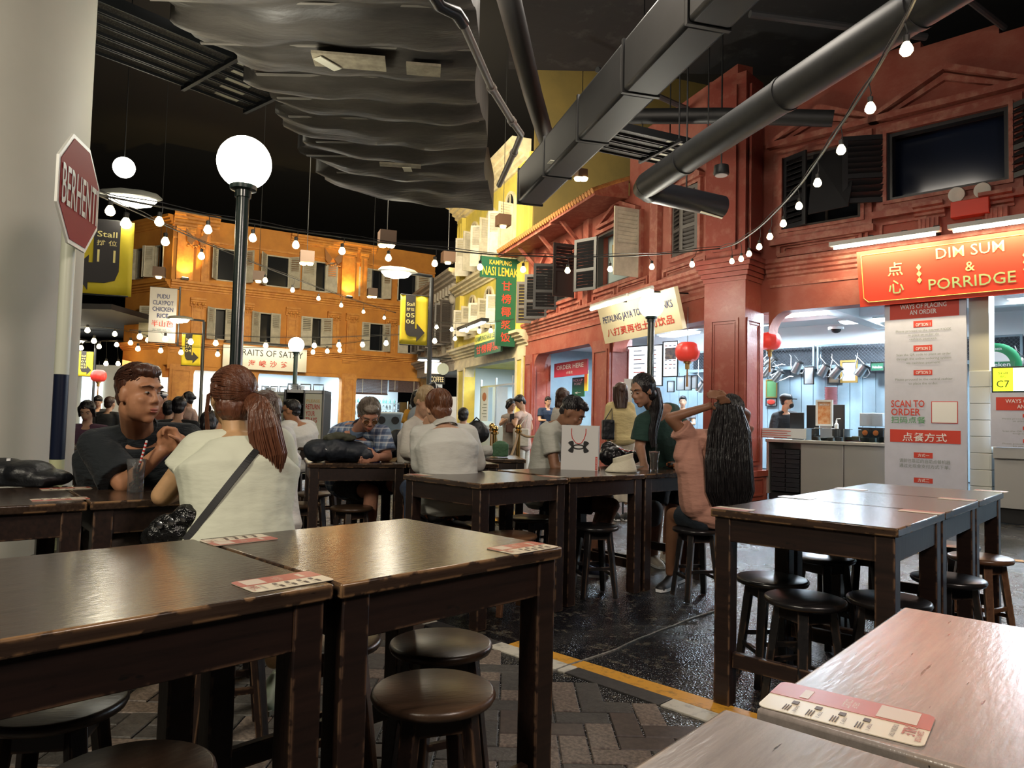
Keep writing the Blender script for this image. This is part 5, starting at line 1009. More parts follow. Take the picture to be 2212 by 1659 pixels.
for k in range(26): MB().fbox(FB, 5.7+k*.118, 5.76+k*.118, -3.7, -3.64, 1.65+.05*(k % 3), 2.1).build('utensil', M_steel, rk)
MB().fbox(FB, 5.6, 8.8, -3.75, -3.55, 2.12, 2.16).build('rail', M_steel, rk)
# yellow stall contents
hd = thing('extractor_hood', 'big grey extractor hood inside the yellow stall', 'hood', FB.p(12, -2, 2.4)); P = [FB.p(10.6, -2.1, 2.3), FB.p(10.6, -3.3, 2.3), FB.p(10.6, -3.3, 2.95), FB.p(10.6, -3.0, 2.95), FB.p(10.6, -2.5, 2.8), FB.p(10.6, -2.2, 2.55)]; MB().poly(P, FB.s*2.4).build('canopy', M_steel2, hd)
wn = thing('glass_partition', 'glass front of the yellow stall with a steel counter', 'partition', FB.p(12, -.6, 0)); MB().fbox(FB, 10.2, 15.3, -1.2, -.5, 0, .95).build('counter', mat('counter_blue', (.35, .42, .46), .4), wn); MB().fbox(FB, 10.2, 15.3, -.56, -.54, .95, 2.3).build('glass', M_glass, wn)
for s in (10.2, 11.9, 13.6, 15.3): MB().fbox(FB, s-.03, s+.03, -.58, -.52, .95, 2.6).build('mullion', M_steel, wn)
MB().fbox(FB, 10.2, 15.3, -.58, -.52, 2.3, 2.36).build('rail', M_steel, wn)
def poster(F, s0, s1, z0, z1, d, lab, mt, txts=()):
    t = thing('poster', lab, 'poster', F.p(s0, d, z0)); MB().fbox(F, s0, s1, d-.02, d, z0, z1).build('sheet', mt, t); m = MB()
    for k in range(5): m.fbox(F, s0+(s1-s0)*.15, s0+(s1-s0)*(.8 if k % 2 else .6), d, d+.003, z0+(z1-z0)*(.12+k*.09), z0+(z1-z0)*(.15+k*.09))
    m.build('print_lines', M_pgrey, t); MB().ell(F.p((s0+s1)/2, d+.004, z0+(z1-z0)*.72), ((s1-s0)*.3, .004, (z1-z0)*.13), np.array([F.s, F.n, up]).T, 14, 8).build('food_print', mat('food_print', (.4, .12, .06), .5), t)
poster(FB, 14.2, 15.0, 1.1, 2.3, -.45, 'tall menu poster with food pictures at the yellow stall', M_paper); poster(FB, 10.35, 10.7, 1.3, 2.4, -.4, 'dark menu poster beside the two standing women', mat('dark_poster', (.06, .05, .12), .5)); poster(FB, 9.9, 10.1, 1.7, 2.3, -.2, 'small yellow and black menu by the yellow pier', mat('amber_poster', (.5, .4, .08), .5))
poster(FO, -.9, .3, 1.3, 2.4, -2.5, 'white menu sheet behind the satay counter', M_paper)
# orange stalls contents
bl = [(1.52, 3.05, 'wide brown bamboo blind in the middle orange arch'), (3.12, 4.7, 'second brown bamboo blind beside the grey shophouse')]
for i, (a, b, lab) in enumerate(bl):
    t = thing('bamboo_blind', lab, 'blind', FO.p(a, -.1, 2.2)); z0 = 2.25 if i == 0 else 2.42; k = 0
    m = MB(); z = z0
    while z < 3.0: m.fbox(FO, a, b, -.12, -.1, z, z+.032); z += .036
    o_ = m.build('slats', mat('bamboo', (.09, .045, .03), .6, var=.3, scale=20), t); tag(o_, kind='stuff')
    MB().fbox(FO, a, b, -.16, -.06, z0-.07, z0).build('bottom_roll', mat('bamboo', (.09, .045, .03), .6), t)
    for s in (a+.3, b-.3): MB().fbox(FO, s-.01, s+.01, -.1, -.09, z0, 3.0).build('cord', M_scream, t)
for i, (a, b, dd) in enumerate(((-5.3, -3.6, -1.2), (-2.8, .7, -1.2), (1.5, 4.6, -1.2))):
    t = thing('service_counter', ('counter in the leftmost orange arch', 'satay counter with a glass front', 'drinks counter under the bamboo blinds')[i], 'counter', FO.p(a, dd, 0)); MB().fbox(FO, a, b, dd-.6, dd, 0, 1.0).build('body', (mat('counter_wood', (.25, .12, .05), .5), mat('counter_wood', (.25, .12, .05), .5), mat('counter_blue', (.35, .42, .46), .4))[i], t); MB().fbox(FO, a, b, dd-.02, dd, 1.0, 1.9).build('glass', M_glass, t)
    for s in np.linspace(a, b, 5): MB().fbox(FO, s-.02, s+.02, dd-.03, dd+.02, 1.0, 1.95).build('mullion', M_steel, t)
rr = random.Random(5)
for i in range(48):
    s = 1.62+(i//3)*.19+rr.random()*.06; z = 1.25+.3*(i % 3); o_ = MB().lathe(FO.p(s, -2.6-.2*rr.random(), z), [(.001, 0), (.05, 0), (.06, .12), (.03, .17), (.02, .22), (.001, .22)], 8).build('jar', (M_steel, mat('jar_white', (.6, .65, .66), .3), mat('jar_green', (.1, .3, .25), .3))[i % 3]); tag(o_, '%s jar on the %s shelf behind the bamboo blinds' % (ORD[i//3], ('lower', 'middle', 'upper')[i % 3]), 'jar', 'jars behind the bamboo blinds')
t = thing('wall_shelf', 'open shelves of jars behind the bamboo blinds', 'shelf', FO.p(3, -2.8, 1.2)); [MB().fbox(FO, 1.5, 4.7, -3.0, -2.5, 1.22+.3*k, 1.25+.3*k).build('board', M_steel2, t) for k in range(3)]; [MB().fbox(FO, s, s+.04, -3.0, -2.96, 0, 2.0).build('upright', M_steel2, t) for s in (1.5, 4.66)]
# ================================================================== tray return kiosks
def kiosk(u0, u1, v0, y, lab, rows):
    a = W(u0, v0, y); b = W(u1, v0, y); w_ = b[0]-a[0]; zt = a[2]; t = thing('tray_return_kiosk', lab, 'kiosk', ((a[0]+b[0])/2, y, 0)); F = Frame((a[0], y), 4); D = .7
    kw = w_*.52 if w_ > .45 else 0
    MB().fbox(F, 0, w_, -D, 0, zt-.05, zt).build('top', M_white, t); MB().fbox(F, 0, w_, -D, -D+.03, .1, zt-.05).fbox(F, 0, .03, -D, 0, .0, zt).fbox(F, w_-.03, w_, -D, 0, 0, zt).build('body', M_black, t)
    for k in range(7): MB().fbox(F, .03, w_-.03, -D+.03, -.03, .15+k*.2, .165+k*.2).build('shelf', M_dk, t)
    for s in (0, w_*.5, w_): MB().tube([F.p(s, 0, .05), F.p(s, 0, zt)], .014, 6).build('post', M_steel, t)
    s0 = w_*.5 if kw else 0
    MB().fbox(F, s0+.02, w_-.02, -.01, .02, .25, zt-.06).build('poster_panel', mat('kiosk_cream', (.75, .75, .60), .5), t); m = MB(); ww = (w_-s0)
    m2 = MB(); txt(m2, 'PLEASE', F.p(s0+ww/2, .024, zt-.2), F.s, up, .05, ww*.7, bold=.0); m2.build('lettering', M_gold, t, sharp=0)
    for k, s_ in enumerate(rows): txt(m, s_, F.p(s0+ww*.12, .024, zt-.31-k*.105), F.s, up, .08, ww*.72*(len(s_)/6), cx=False, bold=.03)
    m.build('lettering', M_pred, t, sharp=0)
    for k in range(3): q = w_*(k+.1)/3; MB().tube([F.p(q, -.1, zt), F.p(q, -.1, zt+.09), F.p(q+w_*.26, -.1, zt+.09), F.p(q+w_*.26, -.1, zt)], .012, 6).build('rail', M_steel, t)
    for k in range(4): MB().fbox(F, w_*.06, w_*.3, -D+.1, -.2, zt+.005+k*.02, zt+.02+k*.02).build('tray', M_white, t)
kiosk(560, 618, 845, 12.4, 'tray return kiosk half hidden by the ponytail woman', ('RETURN', 'YOUR', 'TRAYS', 'HERE')); kiosk(616, 698, 841, 11.6, 'tray return kiosk reading RETURN YOUR TRAYS HERE behind the man in glasses', ('RETURN', 'YOUR', 'TRAYS', 'HERE'))
# recycle bins, rope posts
p = W(838, 945, 14); t = thing('bin', 'blue grey bin with two round openings behind the plaid shirt man', 'bin', (p[0], p[1], 0)); F = Frame((p[0], p[1]), 5); MB().fbox(F, -.28, .28, -.4, 0, 0, 1.28).build('body', mat('bin_blue', (.16, .22, .27), .4), t, bevel=.05)
for s in (-.13, .13): MB().lathe(F.p(s, 0, 1.12), [(.001, 0), (.075, 0), (.075, .012), (.001, .012)], 20, F.n).build('opening', M_black, t)
M_brass = mat('brass', (.75, .5, .18), .2, metal=1)
pts_ = [(1063, 922, 10.0), (1069, 928, 8.6), (1120, 925, 9.2)]
tops = []
for i, (u, v, y) in enumerate(pts_):
    p = W(u, v, y); t = thing('rope_post', ('brass rope post with a ball top, rear one', 'brass rope post above the green bag', 'brass rope post in front of the standing women')[i], 'post', (p[0], p[1], 0)); z = p[2]
    MB().lathe((p[0], p[1], 0), [(.16, 0), (.16, .02), (.03, .05), (.025, z-.06), (.045, z-.05), (.045, z-.03), (.02, z-.02)], 16).build('pole', M_brass, t); MB().ell((p[0], p[1], z+.01), .042, nu=14, nv=10).build('ball_top', M_brass, t); tops.append(V3(p[0], p[1], z-.05))
M_rope = mat('rope', (.5, .36, .22), .8, bump=.6, bscale=120)
tops.append(W(1180, 925, 9.6)); tops.append(W(985, 925, 9.8))
for i, (a, b) in enumerate(((0, 1), (1, 2), (2, 3), (4, 0))):
    P = [tops[a]*(1-f)+tops[b]*f-V3(0, 0, .34*4*f*(1-f)*(1 if i in (1, 0) else .25)) for f in np.linspace(0, 1, 14)]; tag(MB().tube(P, .016, 8).build('rope', M_rope), ('short rope between the two nearer brass posts', 'sagging rope in front of the standing women', 'rope end going behind the grey shirt man', 'straight rope behind the white bag')[i], 'rope')
# ================================================================== far left lane
tag(MB().box((-30, 36, 0), (-15.6, 36.2, 3.4)).build('wall_lane', mat('lane_white', (.6, .58, .5), .6)), 'pale end wall of the dark lane', kind='structure')
tag(MB().box((-30, 26, 4.8), (-14.5, 36.2, 5.0)).build('ceiling_lane', mat('lane_ceiling', (.03, .03, .035), .7)), 'dark low ceiling over the lane', kind='structure')
tag(MB().box((-21.3, 35.9, 0), (-20.3, 36, 2.8)).build('door_1', emis('door_glow', (.75, .9, .95), 1.2)), 'bright doorway at the end of the lane', kind='structure')
for k in range(4): tag(MB().box((-22.6, 35.2, 1.0+k*.4), (-21.5, 35.9, 1.06+k*.4)).build('wall_shelf', mat('shelf_grey', (.2, .2, .2), .5)), ('lowest', 'second lowest', 'second highest', 'topmost')[k]+' grey shelf on the pale wall at the end of the lane', 'shelf')
area('lane_light', (-18, 31, 3.4), (-18, 32, 0), 4, 160, (1, .93, .8)); 
tag(MB().box((-30, 44, 0), (16, 44.3, 12)).box((-30, -4, 0), (-29.8, 44, 12)).build('wall_hall', mat('hall_dark', (.006, .006, .008), .9)), 'unlit walls of the hall', kind='structure')
tag(MB().box((15.7, -4, 0), (16, 44, 12)).build('wall_hall_right', mat('hall_dark', (.006, .006, .008), .9)), 'unlit right wall of the hall', kind='structure')
# ================================================================== tables
def wood_mat(name, c1, c2, rough, edge=(.30, .17, .08)):
    m = bpy.data.materials.new(name); m.use_nodes = True; nt = m.node_tree; N = nt.nodes; L = nt.links; b = N['Principled BSDF']
    tc = N.new('ShaderNodeTexCoord'); mp = N.new('ShaderNodeMapping'); mp.inputs['Scale'].default_value = (1.5, 22, 22); L.new(tc.outputs['Object'], mp.inputs[0])
    n = N.new('ShaderNodeTexNoise'); n.inputs['Scale'].default_value = 2.2; n.inputs['Detail'].default_value = 8; n.inputs['Roughness'].default_value = .7; L.new(mp.outputs[0], n.inputs[0])
    r = N.new('ShaderNodeValToRGB'); r.color_ramp.elements[0].position = .3; r.color_ramp.elements[1].position = .72; r.color_ramp.elements[0].color = (*c1, 1); r.color_ramp.elements[1].color = (*c2, 1); L.new(n.outputs[0], r.inputs[0])
    # worn edges: bare wood where the bevel normal differs from the flat face
    g = N.new('ShaderNodeNewGeometry'); bv = N.new('ShaderNodeBevel'); bv.samples = 4; bv.inputs['Radius'].default_value = .012
    dt = N.new('ShaderNodeVectorMath'); dt.operation = 'DOT_PRODUCT'; L.new(g.outputs['Normal'], dt.inputs[0]); L.new(bv.outputs[0], dt.inputs[1])
    n2 = N.new('ShaderNodeTexNoise'); n2.inputs['Scale'].default_value = 14; n2.inputs['Detail'].default_value = 6; L.new(tc.outputs['Object'], n2.inputs[0])
    sb = N.new('ShaderNodeMath'); sb.operation = 'SUBTRACT'; sb.inputs[0].default_value = 1.0; L.new(dt.outputs['Value'], sb.inputs[1]); sc_ = N.new('ShaderNodeMath'); sc_.operation = 'MULTIPLY'; sc_.use_clamp = True; sc_.inputs[1].default_value = 14; L.new(sb.outputs[0], sc_.inputs[0]); rn = N.new('ShaderNodeValToRGB'); rn.color_ramp.elements[0].position = .46; rn.color_ramp.elements[1].position = .54; L.new(n2.outputs[0], rn.inputs[0]); ad = N.new('ShaderNodeMath'); ad.operation = 'MULTIPLY'; L.new(sc_.outputs[0], ad.inputs[0]); L.new(rn.outputs[0], ad.inputs[1])
    r2 = N.new('ShaderNodeValToRGB'); r2.color_ramp.elements[0].position = .15; r2.color_ramp.elements[1].position = .6; L.new(ad.outputs[0], r2.inputs[0])
    mx = N.new('ShaderNodeMix'); mx.data_type = 'RGBA'; L.new(r2.outputs[0], mx.inputs[0]); L.new(r.outputs[0], mx.inputs[6]); mx.inputs[7].default_value = (*edge, 1)
    # dark scratches
    mp3 = N.new('ShaderNodeMapping'); mp3.inputs['Scale'].default_value = (6, 60, 20); L.new(tc.outputs['Object'], mp3.inputs[0]); n3 = N.new('ShaderNodeTexNoise'); n3.inputs['Scale'].default_value = 2; n3.inputs['Detail'].default_value = 3; L.new(mp3.outputs[0], n3.inputs[0])
    r3 = N.new('ShaderNodeValToRGB'); r3.color_ramp.elements[0].position = .70; r3.color_ramp.elements[1].position = .74; L.new(n3.outputs[0], r3.inputs[0])
    mx2 = N.new('ShaderNodeMix'); mx2.data_type = 'RGBA'; L.new(r3.outputs[0], mx2.inputs[0]); L.new(mx.outputs[2], mx2.inputs[6]); mx2.inputs[7].default_value = (.008, .006, .005, 1)
    L.new(mx2.outputs[2], b.inputs['Base Color']); b.inputs['Roughness'].default_value = rough
    bp = N.new('ShaderNodeBump'); bp.inputs['Strength'].default_value = .16; bp.inputs['Distance'].default_value = .004
    mp4 = N.new('ShaderNodeMapping'); mp4.inputs['Scale'].default_value = (3, 14, 1); L.new(tc.outputs['Object'], mp4.inputs[0]); n4 = N.new('ShaderNodeTexNoise'); n4.inputs['Scale'].default_value = 9; n4.inputs['Detail'].default_value = 5; L.new(mp4.outputs[0], n4.inputs[0])
    L.new(n4.outputs[0], bp.inputs['Height']); L.new(bp.outputs[0], b.inputs['Normal']); return m
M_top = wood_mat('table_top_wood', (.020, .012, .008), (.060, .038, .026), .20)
M_topl = wood_mat('glare_table_top_wood', (.19, .165, .15), (.29, .25, .23), .25, (.36, .27, .2))  # paler copy of the table wood, lamp glare painted into its colour
M_leg = wood_mat('table_leg_wood', (.010, .006, .005), (.028, .014, .010), .38, (.16, .09, .05))
TZ = .831; TS = .75
def make_table(top, lab):
    t = thing('bar_table', lab, 'table'); h = TS/2
    m = MB().box((-h+.002, -h+.002, TZ-.034), (h-.002, h-.002, TZ)); m.build('table_top', top, t, local=True, bevel=.005)
    for k, (a, b) in enumerate((((-h+.03, -h+.022), (h-.03, -h+.045)), ((-h+.03, h-.045), (h-.03, h-.022)), ((-h+.022, -h+.046), (-h+.045, h-.046)), ((h-.045, -h+.046), (h-.022, h-.046)))):
        MB().box((a[0], a[1], TZ-.135), (b[0], b[1], TZ-.034)).build('apron', M_leg, t, local=True, bevel=.003)
    for sx in (-1, 1):
        for sy in (-1, 1):
            cx, cy = sx*(h-.052), sy*(h-.052); MB().box((cx-.036, cy-.036, 0), (cx+.036, cy+.036, TZ-.03)).build('leg', M_leg, t, local=True, bevel=.004)
    for sy in (-1, 1): MB().box((-h+.09, sy*(h-.052)-.014, .16), (h-.09, sy*(h-.052)+.014, .225)).build('stretcher', M_leg, t, local=True, bevel=.003)
    return t
TB = make_table(M_top, 'x'); TBL = make_table(M_topl, 'x'); used = set()
TREC = []
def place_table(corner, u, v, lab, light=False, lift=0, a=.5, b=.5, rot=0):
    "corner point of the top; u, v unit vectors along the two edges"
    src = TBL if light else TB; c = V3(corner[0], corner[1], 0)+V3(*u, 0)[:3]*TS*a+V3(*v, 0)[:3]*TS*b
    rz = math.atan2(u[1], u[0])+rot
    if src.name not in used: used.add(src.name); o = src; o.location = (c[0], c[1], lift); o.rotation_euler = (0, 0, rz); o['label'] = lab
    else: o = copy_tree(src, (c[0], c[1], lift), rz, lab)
    o['group'] = 'dark wooden bar tables'; TREC.append((c, rz)); return c
def uv_(a): return (math.cos(a), math.sin(a)), (math.sin(a), -math.cos(a))
K_ = (CAMH-TZ)/.3687
# right row of three
u, v = uv_(2.4032); c0 = V3(1.4295, 2.6803, 0)*K_
for k, l in enumerate(('front table of the right hand row, with scuffed bare edges', 'middle table of the right hand row', 'rear table of the right hand row, nearest the ordering poster')): place_table(c0+V3(*v, 0)*(.757*k), u, v, l)
# foreground left pair
u, v = uv_(3.94); c0 = V3(.1617, 2.1371, 0)*K_
place_table(c0, u, v, 'front table with the two number cards and yellow reflections'); place_table(c0+V3(*u, 0)*.757+V3(*v, 0)*.012, u, v, 'table at the picture edge before the ponytail woman', rot=.0)
# mid row
u, v = uv_(2.3363); c0 = V3(-.1646, 4.1113, 0)*K_; place_table(c0, u, v, 'middle row table in front of the white blouse')
v2 = nrm([.77, .64]); u2 = (-v2[1], v2[0]); c1 = Z(1230.6, 1032, TZ); place_table(c1, u2, v2, 'middle row table carrying the white paper bag'); place_table(c1+V3(*v2, 0)*.757, u2, v2, 'middle row table carrying the iced chocolate glass')
# left row (man in dark shirt)
v3 = nrm([.772, .635]); u3 = (-v3[1], v3[0]); c3 = Z(195, 1084.8, TZ)
place_table(c3, u3, v3, 'left row table with the empty glass and straw'); place_table(c3-V3(*v3, 0)*.757, u3, v3, 'left row table carrying the black bag by the white column')
# plaid man's row
v4 = nrm([.95, .31]); u4 = (-v4[1], v4[0]); c4 = Z(664.4, 1001, TZ)
place_table(c4, u4, v4, 'table with the dark backpack and blue can'); place_table(c4+V3(*v4, 0)*.757, u4, v4, 'table with the plates in front of the plaid shirt man')
c5 = Z(1137, 992.7, TZ); v5 = nrm([-.95, -.12]); u5 = (v5[1], -v5[0]); place_table(c5, u5, v5, 'table carrying the white and green bag'); place_table(c5+V3(*v5, 0)*.757, u5, v5, 'table behind the white blouse woman')
# bottom right pair
c6 = Z(1950.6, 1309.8, TZ); c6b = Z(1616, 1537.7, TZ); u6 = nrm((c6b-c6)[:2]); v6 = (-u6[1]*1, u6[0]*1); v6 = (-u6[1], u6[0]) if (-u6[1]) > 0 else (u6[1], -u6[0])
place_table(c6, u6, v6, 'table top paled by painted glare, with the large printed card', light=True); c7 = Z(1564, 1527, TZ); place_table(c7, u6, v6, 'table top paled by painted glare, nearest the camera', light=True)
c8 = Z(90, 938, TZ); place_table(c8, (0, 1), (1, 0), 'small far table behind the stop sign post')
c9 = W(700, 985, 8.0); place_table((-2.6, 8.1, 0), (0, 1), (1, 0), 'table in front of the man in glasses'); place_table((-5.0, 7.0, 0), (0, 1), (1, 0), 'far left table in front of the purple shirt woman')
# ================================================================== stools
M_st = wood_mat('stool_seat_wood', (.030, .018, .011), (.085, .050, .030), .33, (.16, .08, .04)); M_stb = wood_mat('brown_stool_wood', (.10, .045, .020), (.19, .095, .05), .32, (.3, .16, .08))
M_stk = wood_mat('black_stool_wood', (.006, .006, .007), (.018, .016, .016), .28, (.1, .06, .04))
SZ = .48
def make_stool(ms, ml):
    t = thing('round_stool', 'x', 'stool'); MB().lathe((0, 0, 0), [(.001, SZ-.032), (.145, SZ-.032), (.160, SZ-.026), (.166, SZ-.014), (.163, SZ-.004), (.155, SZ), (.001, SZ)], 40).build('seat', ms, t, local=True, sharp=50)
    P = []
    for k in range(4):
        a = math.pi/4+k*math.pi/2; p = V3(math.cos(a)*.105, math.sin(a)*.105, SZ-.03); q = V3(math.cos(a)*.165, math.sin(a)*.165, 0); P.append((p, q)); d = nrm(q-p); r_ = V3(-math.sin(a), math.cos(a), 0); f = np.cross(d, r_)
        m = MB(); m.hexa([*(q+r_*x*.018+f*y*.016 for x, y in ((-1, -1), (1, -1), (1, 1), (-1, 1))), *(p+r_*x*.022+f*y*.017 for x, y in ((-1, -1), (1, -1), (1, 1), (-1, 1)))]); m.build('leg', ml, t, local=True, bevel=.003)
    for k in range(4):
        (p1, q1), (p2, q2) = P[k], P[(k+1) % 4]; f = .66 if k % 2 else .56; a, b = p1+(q1-p1)*f, p2+(q2-p2)*f; x = nrm(b-a); z = V3(0, 0, 1); MB().obox((a+b)/2, x, np.cross(z, x), z, np.linalg.norm(b-a)/2, .008, .011).build('rung', ml, t, local=True)
        a, b = p1+(q1-p1)*.07, p2+(q2-p2)*.07; x = nrm(b-a); MB().obox((a+b)/2, x, np.cross(z, x), z, np.linalg.norm(b-a)/2, .009, .028).build('apron', ml, t, local=True)
    return t
STP = {'m': make_stool(M_st, M_leg), 'b': make_stool(M_stb, M_stb), 'k': make_stool(M_stk, M_stk)}
def stool(x, y, kind, lab, rz=None):
    src = STP[kind]; rz = random.uniform(0, 1.5) if rz is None else rz
    if src.name not in used: used.add(src.name); o = src; o.location = (x, y, 0); o.rotation_euler = (0, 0, rz); o['label'] = lab
    else: o = copy_tree(src, (x, y, 0), rz, lab)
    o['group'] = 'round wooden stools'; return o
for u, v, kd, rz, lab in ((937, 1487, 'm', .35, 'front stool with a shiny brown seat under the front table'), (953, 1385, 'm', .5, 'grey brown stool just behind the front one'), (712, 1378, 'b', .6, 'light brown stool partly hidden by the table legs'), (118, 1512, 'm', .2, 'stool at the picture edge with a wide pale seat'), (276, 1672, 'm', .9, 'stool cut by the bottom of the picture'),
    (648, 1087, 'm', .3, 'stool below the dark backpack, first'), (760, 1094, 'm', .8, 'stool below the blue can'), (676, 1064, 'm', .2, 'stool behind the table leg under the backpack'), (702, 1040, 'm', .4, 'rear stool under the plaid man\'s table'), (974, 1091, 'k', .5, 'stool the white blouse woman sits on'), (985, 1131, 'm', .1, 'flat topped stool half hidden behind the middle table leg'), (1104, 1153, 'b', .4, 'stool with a yellowish shine at the middle row'),
    (1150, 1116, 'm', .7, 'stool in front of the grey shirt man\'s table end'), (1285, 1134, 'k', .25, 'blue black stool below the white paper bag'), (1505, 1140, 'k', .2, 'stool under the long haired woman'), (1780, 1200, 'k', .5, 'stool seen through the right hand row, rear one'), (1668, 1247, 'k', .1, 'black stool behind the front table\'s near legs'), (1739, 1290, 'k', .35, 'nearest black stool of the right hand row'), (1920, 1292, 'k', .6, 'black stool half hidden by the pale table corner'),
    (2048, 1246, 'k', .2, 'dark stool beside the brown one'), (2118, 1201, 'b', .5, 'brown stool at the end of the right hand row'), (2052, 1175, 'k', .3, 'stool behind the brown one'), (1870, 1185, 'k', .8, 'stool under the middle table of the right hand row'), (150, 1003, 'm', .5, 'small far stool between the column and the man in the dark shirt')):
    p = Z(u, v, SZ); stool(p[0], p[1], kd, lab, rz)
stool(-1.02, 2.74, 'm', 'stool under the ponytail woman', .4); stool(-2.18, 3.62, 'm', 'stool under the man in the dark shirt', .3); stool(-1.35, 6.55, 'm', 'stool under the plaid shirt man', .3); stool(.38, 6.2, 'k', 'stool under the grey shirt man', .3); stool(-2.9, 8.75, 'm', 'stool under the man in glasses', .3); stool(-.62, 5.75, 'm', 'stool under the blond guest in white', .2)
# ================================================================== printed cards
M_cardw = mat('card_cream', (.62, .55, .42), .35); M_cardr = mat('card_red', (.40, .10, .07), .35); M_cardi = mat('card_ink', (.10, .07, .06), .5); M_cardq = mat('card_pale_print', (.55, .45, .36), .4)
def card(c, ang, w, h, lab, flip=False, detail=1):
    "rounded card lying on a table: x along the long edge"
    c = V3(c[0], c[1], TZ+.0008); x = V3(math.cos(ang), math.sin(ang), 0); y = V3(-x[1], x[0], 0); t = thing('table_card', lab, 'card', c, group='printed cards on the tables'); r = min(w, h)*.1
    out = []
    for cx, cy, a0 in ((w/2-r, h/2-r, 0), (-w/2+r, h/2-r, 90), (-w/2+r, -h/2+r, 180), (w/2-r, -h/2+r, 270)):
        for k in range(5): a = R_(a0+k*22.5); out.append(c+x*(cx+r*math.cos(a))+y*(cy+r*math.sin(a)))
    MB().poly(out, V3(0, 0, .0012)).build('paper', M_cardw, t)
    z = V3(0, 0, .0013); half = [p for p in out if (p-c)@y*(1 if not flip else -1) > -1e-6]
    yy = y if not flip else -y
    half = [c+x*(-w/2), c+x*(w/2)]; rr_ = [(w/2, 0), (w/2, h/2-r)]+[(w/2-r+r*math.cos(R_(a)), h/2-r+r*math.sin(R_(a))) for a in (22, 45, 67, 90)]+[(-w/2+r+r*math.cos(R_(a)), h/2-r+r*math.sin(R_(a))) for a in (90, 113, 135, 158, 180)]+[(-w/2, 0)]
    MB().poly([c+z+x*a+yy*b for a, b in rr_], V3(0, 0, .0005)).build('red_half', M_cardr, t)
    z2 = V3(0, 0, .0019); xx = np.cross(yy, V3(0, 0, 1))
    if detail:
        P = lambda a, b: c+z2+x*a*w+yy*b*h
        m = MB(); txt(m, 'TABLE', P(.36, -.12), -yy if detail == 1 else -yy, x, w*.075, h*.32, bold=.03, ext=0); txt(m, 'CLEAN YOUR', P(.44, -.24), -yy, x, w*.035, h*.34, bold=.02, ext=0) ; m.build('red_lettering', M_cardr, t, sharp=0)
        m = MB(); txt(m, 'TO RETURN A TRAY', P(.30, -.24), -yy, x, w*.03, h*.38, ext=0)
        for k in range(4):
            cx = .17-.15*k
            txt(m, 'STEP %d' % (k+1) if k < 3 else 'DONE', P(cx, -.33), -yy, x, w*.022, h*.2, ext=0); m.obox(P(cx-.02, -.14), x, yy, V3(0, 0, 1), w*.02, h*.05, .0004)
            for j in range(3): m.obox(P(cx-.03-.016*j, -.34), x, yy, V3(0, 0, 1), w*.003, h*.09, .0003)
        m.build('small_print', M_cardi, t, sharp=0)
        m = MB(); txt(m, 'COLLECT', P(-.04, .24), -yy, x, w*.05, h*.3, bold=.03, ext=0); txt(m, 'SELF', P(.02, .24), -yy, x, w*.035, h*.2, bold=.02, ext=0); m.build('pale_print', M_cardq, t, sharp=0)
        for q_ in ((-.28, .22, .03, .15), (.30, .25, .12, .2)): MB().obox(P(q_[0], q_[1]), x, yy, V3(0, 0, 1), w*q_[2], h*q_[3], .0004).build('pale_block', M_cardq, t)
    return t
# large card on the pale table
A_ = Z(1720, 1478, TZ); B_ = Z(1999, 1542, TZ); C_ = Z(1930, 1615, TZ); D_ = Z(1650, 1535, TZ); cc = (Z(1737, 1475, TZ)+Z(2003, 1545, TZ)+Z(1935, 1619, TZ)+Z(1652, 1532, TZ))/4; aa = B_-A_
card(cc, math.atan2(aa[1], aa[0]), .192, .113, 'large printed card with rounded corners on the pale table top', flip=False)
def card4(pts, lab, flip, det=1, w=None, h=None):
    P = [Z(a, b, TZ) for a, b in pts]; c = sum(P)/4; x = (P[1]-P[0])+(P[2]-P[3]); w_ = w or np.linalg.norm(x)/2; h_ = h or np.linalg.norm((P[3]-P[0])+(P[2]-P[1]))/2; card(c, math.atan2(x[1], x[0]), w_, h_, lab, flip, det)
card4(((503, 1252), (618, 1235), (716, 1262), (585, 1284)), 'printed card at the joint of the front tables, near edge', False) if False else None
card4(((576, 1283), (502, 1252), (643, 1234), (722, 1259)), 'printed card at the near end of the joint between the front tables', False, 1, .20, .12) if False else None
v_f = uv_(3.94)[1]; u_f = uv_(3.94)[0]
def cardc(u, v, ang, lab, flip, w=.19, h=.115, det=1): card(Z(u, v, TZ), ang, w, h, lab, flip, det)
a_f = math.atan2(v_f[1], v_f[0]); b_f = math.atan2(u_f[1], u_f[0])
cardc(612, 1257, b_f, 'printed card near the front end of the joint between the front tables', True); cardc(517, 1167, b_f, 'printed card at the back end of the joint between the front tables', False); cardc(1130, 1184, b_f, 'printed card by the right corner of the front table', True)
cardc(130, 1079, math.atan2(v3[1], v3[0]), 'printed card at the near edge of the left row joint', True, .2, .1); cardc(143, 1056, math.atan2(v3[1], v3[0]), 'printed card at the rear of the left row joint', False, .2, .1)
cardc(908, 1026, 2.3363, 'printed card at the far corner of the middle row', False, .17, .1, 0); cardc(1190, 1029.5, -.8, 'printed card beside the white paper bag', True, .17, .1, 0)
a_r = 2.4032
for u, v, lab in ((1583, 1100, 'printed card on the scuffed corner of the right hand row'), (1990, 1106, 'printed card at the near joint of the right hand row'), (2068, 1079, 'printed card at the far joint of the right hand row'), (1838, 1057, 'printed card at the left far joint of the right hand row'), (1722, 1075, 'printed card at the left near joint of the right hand row'), (2140, 1061, 'printed card on the rear corner of the right hand row')): cardc(u, v, a_r, lab, u > 1900, .17, .1, 0)
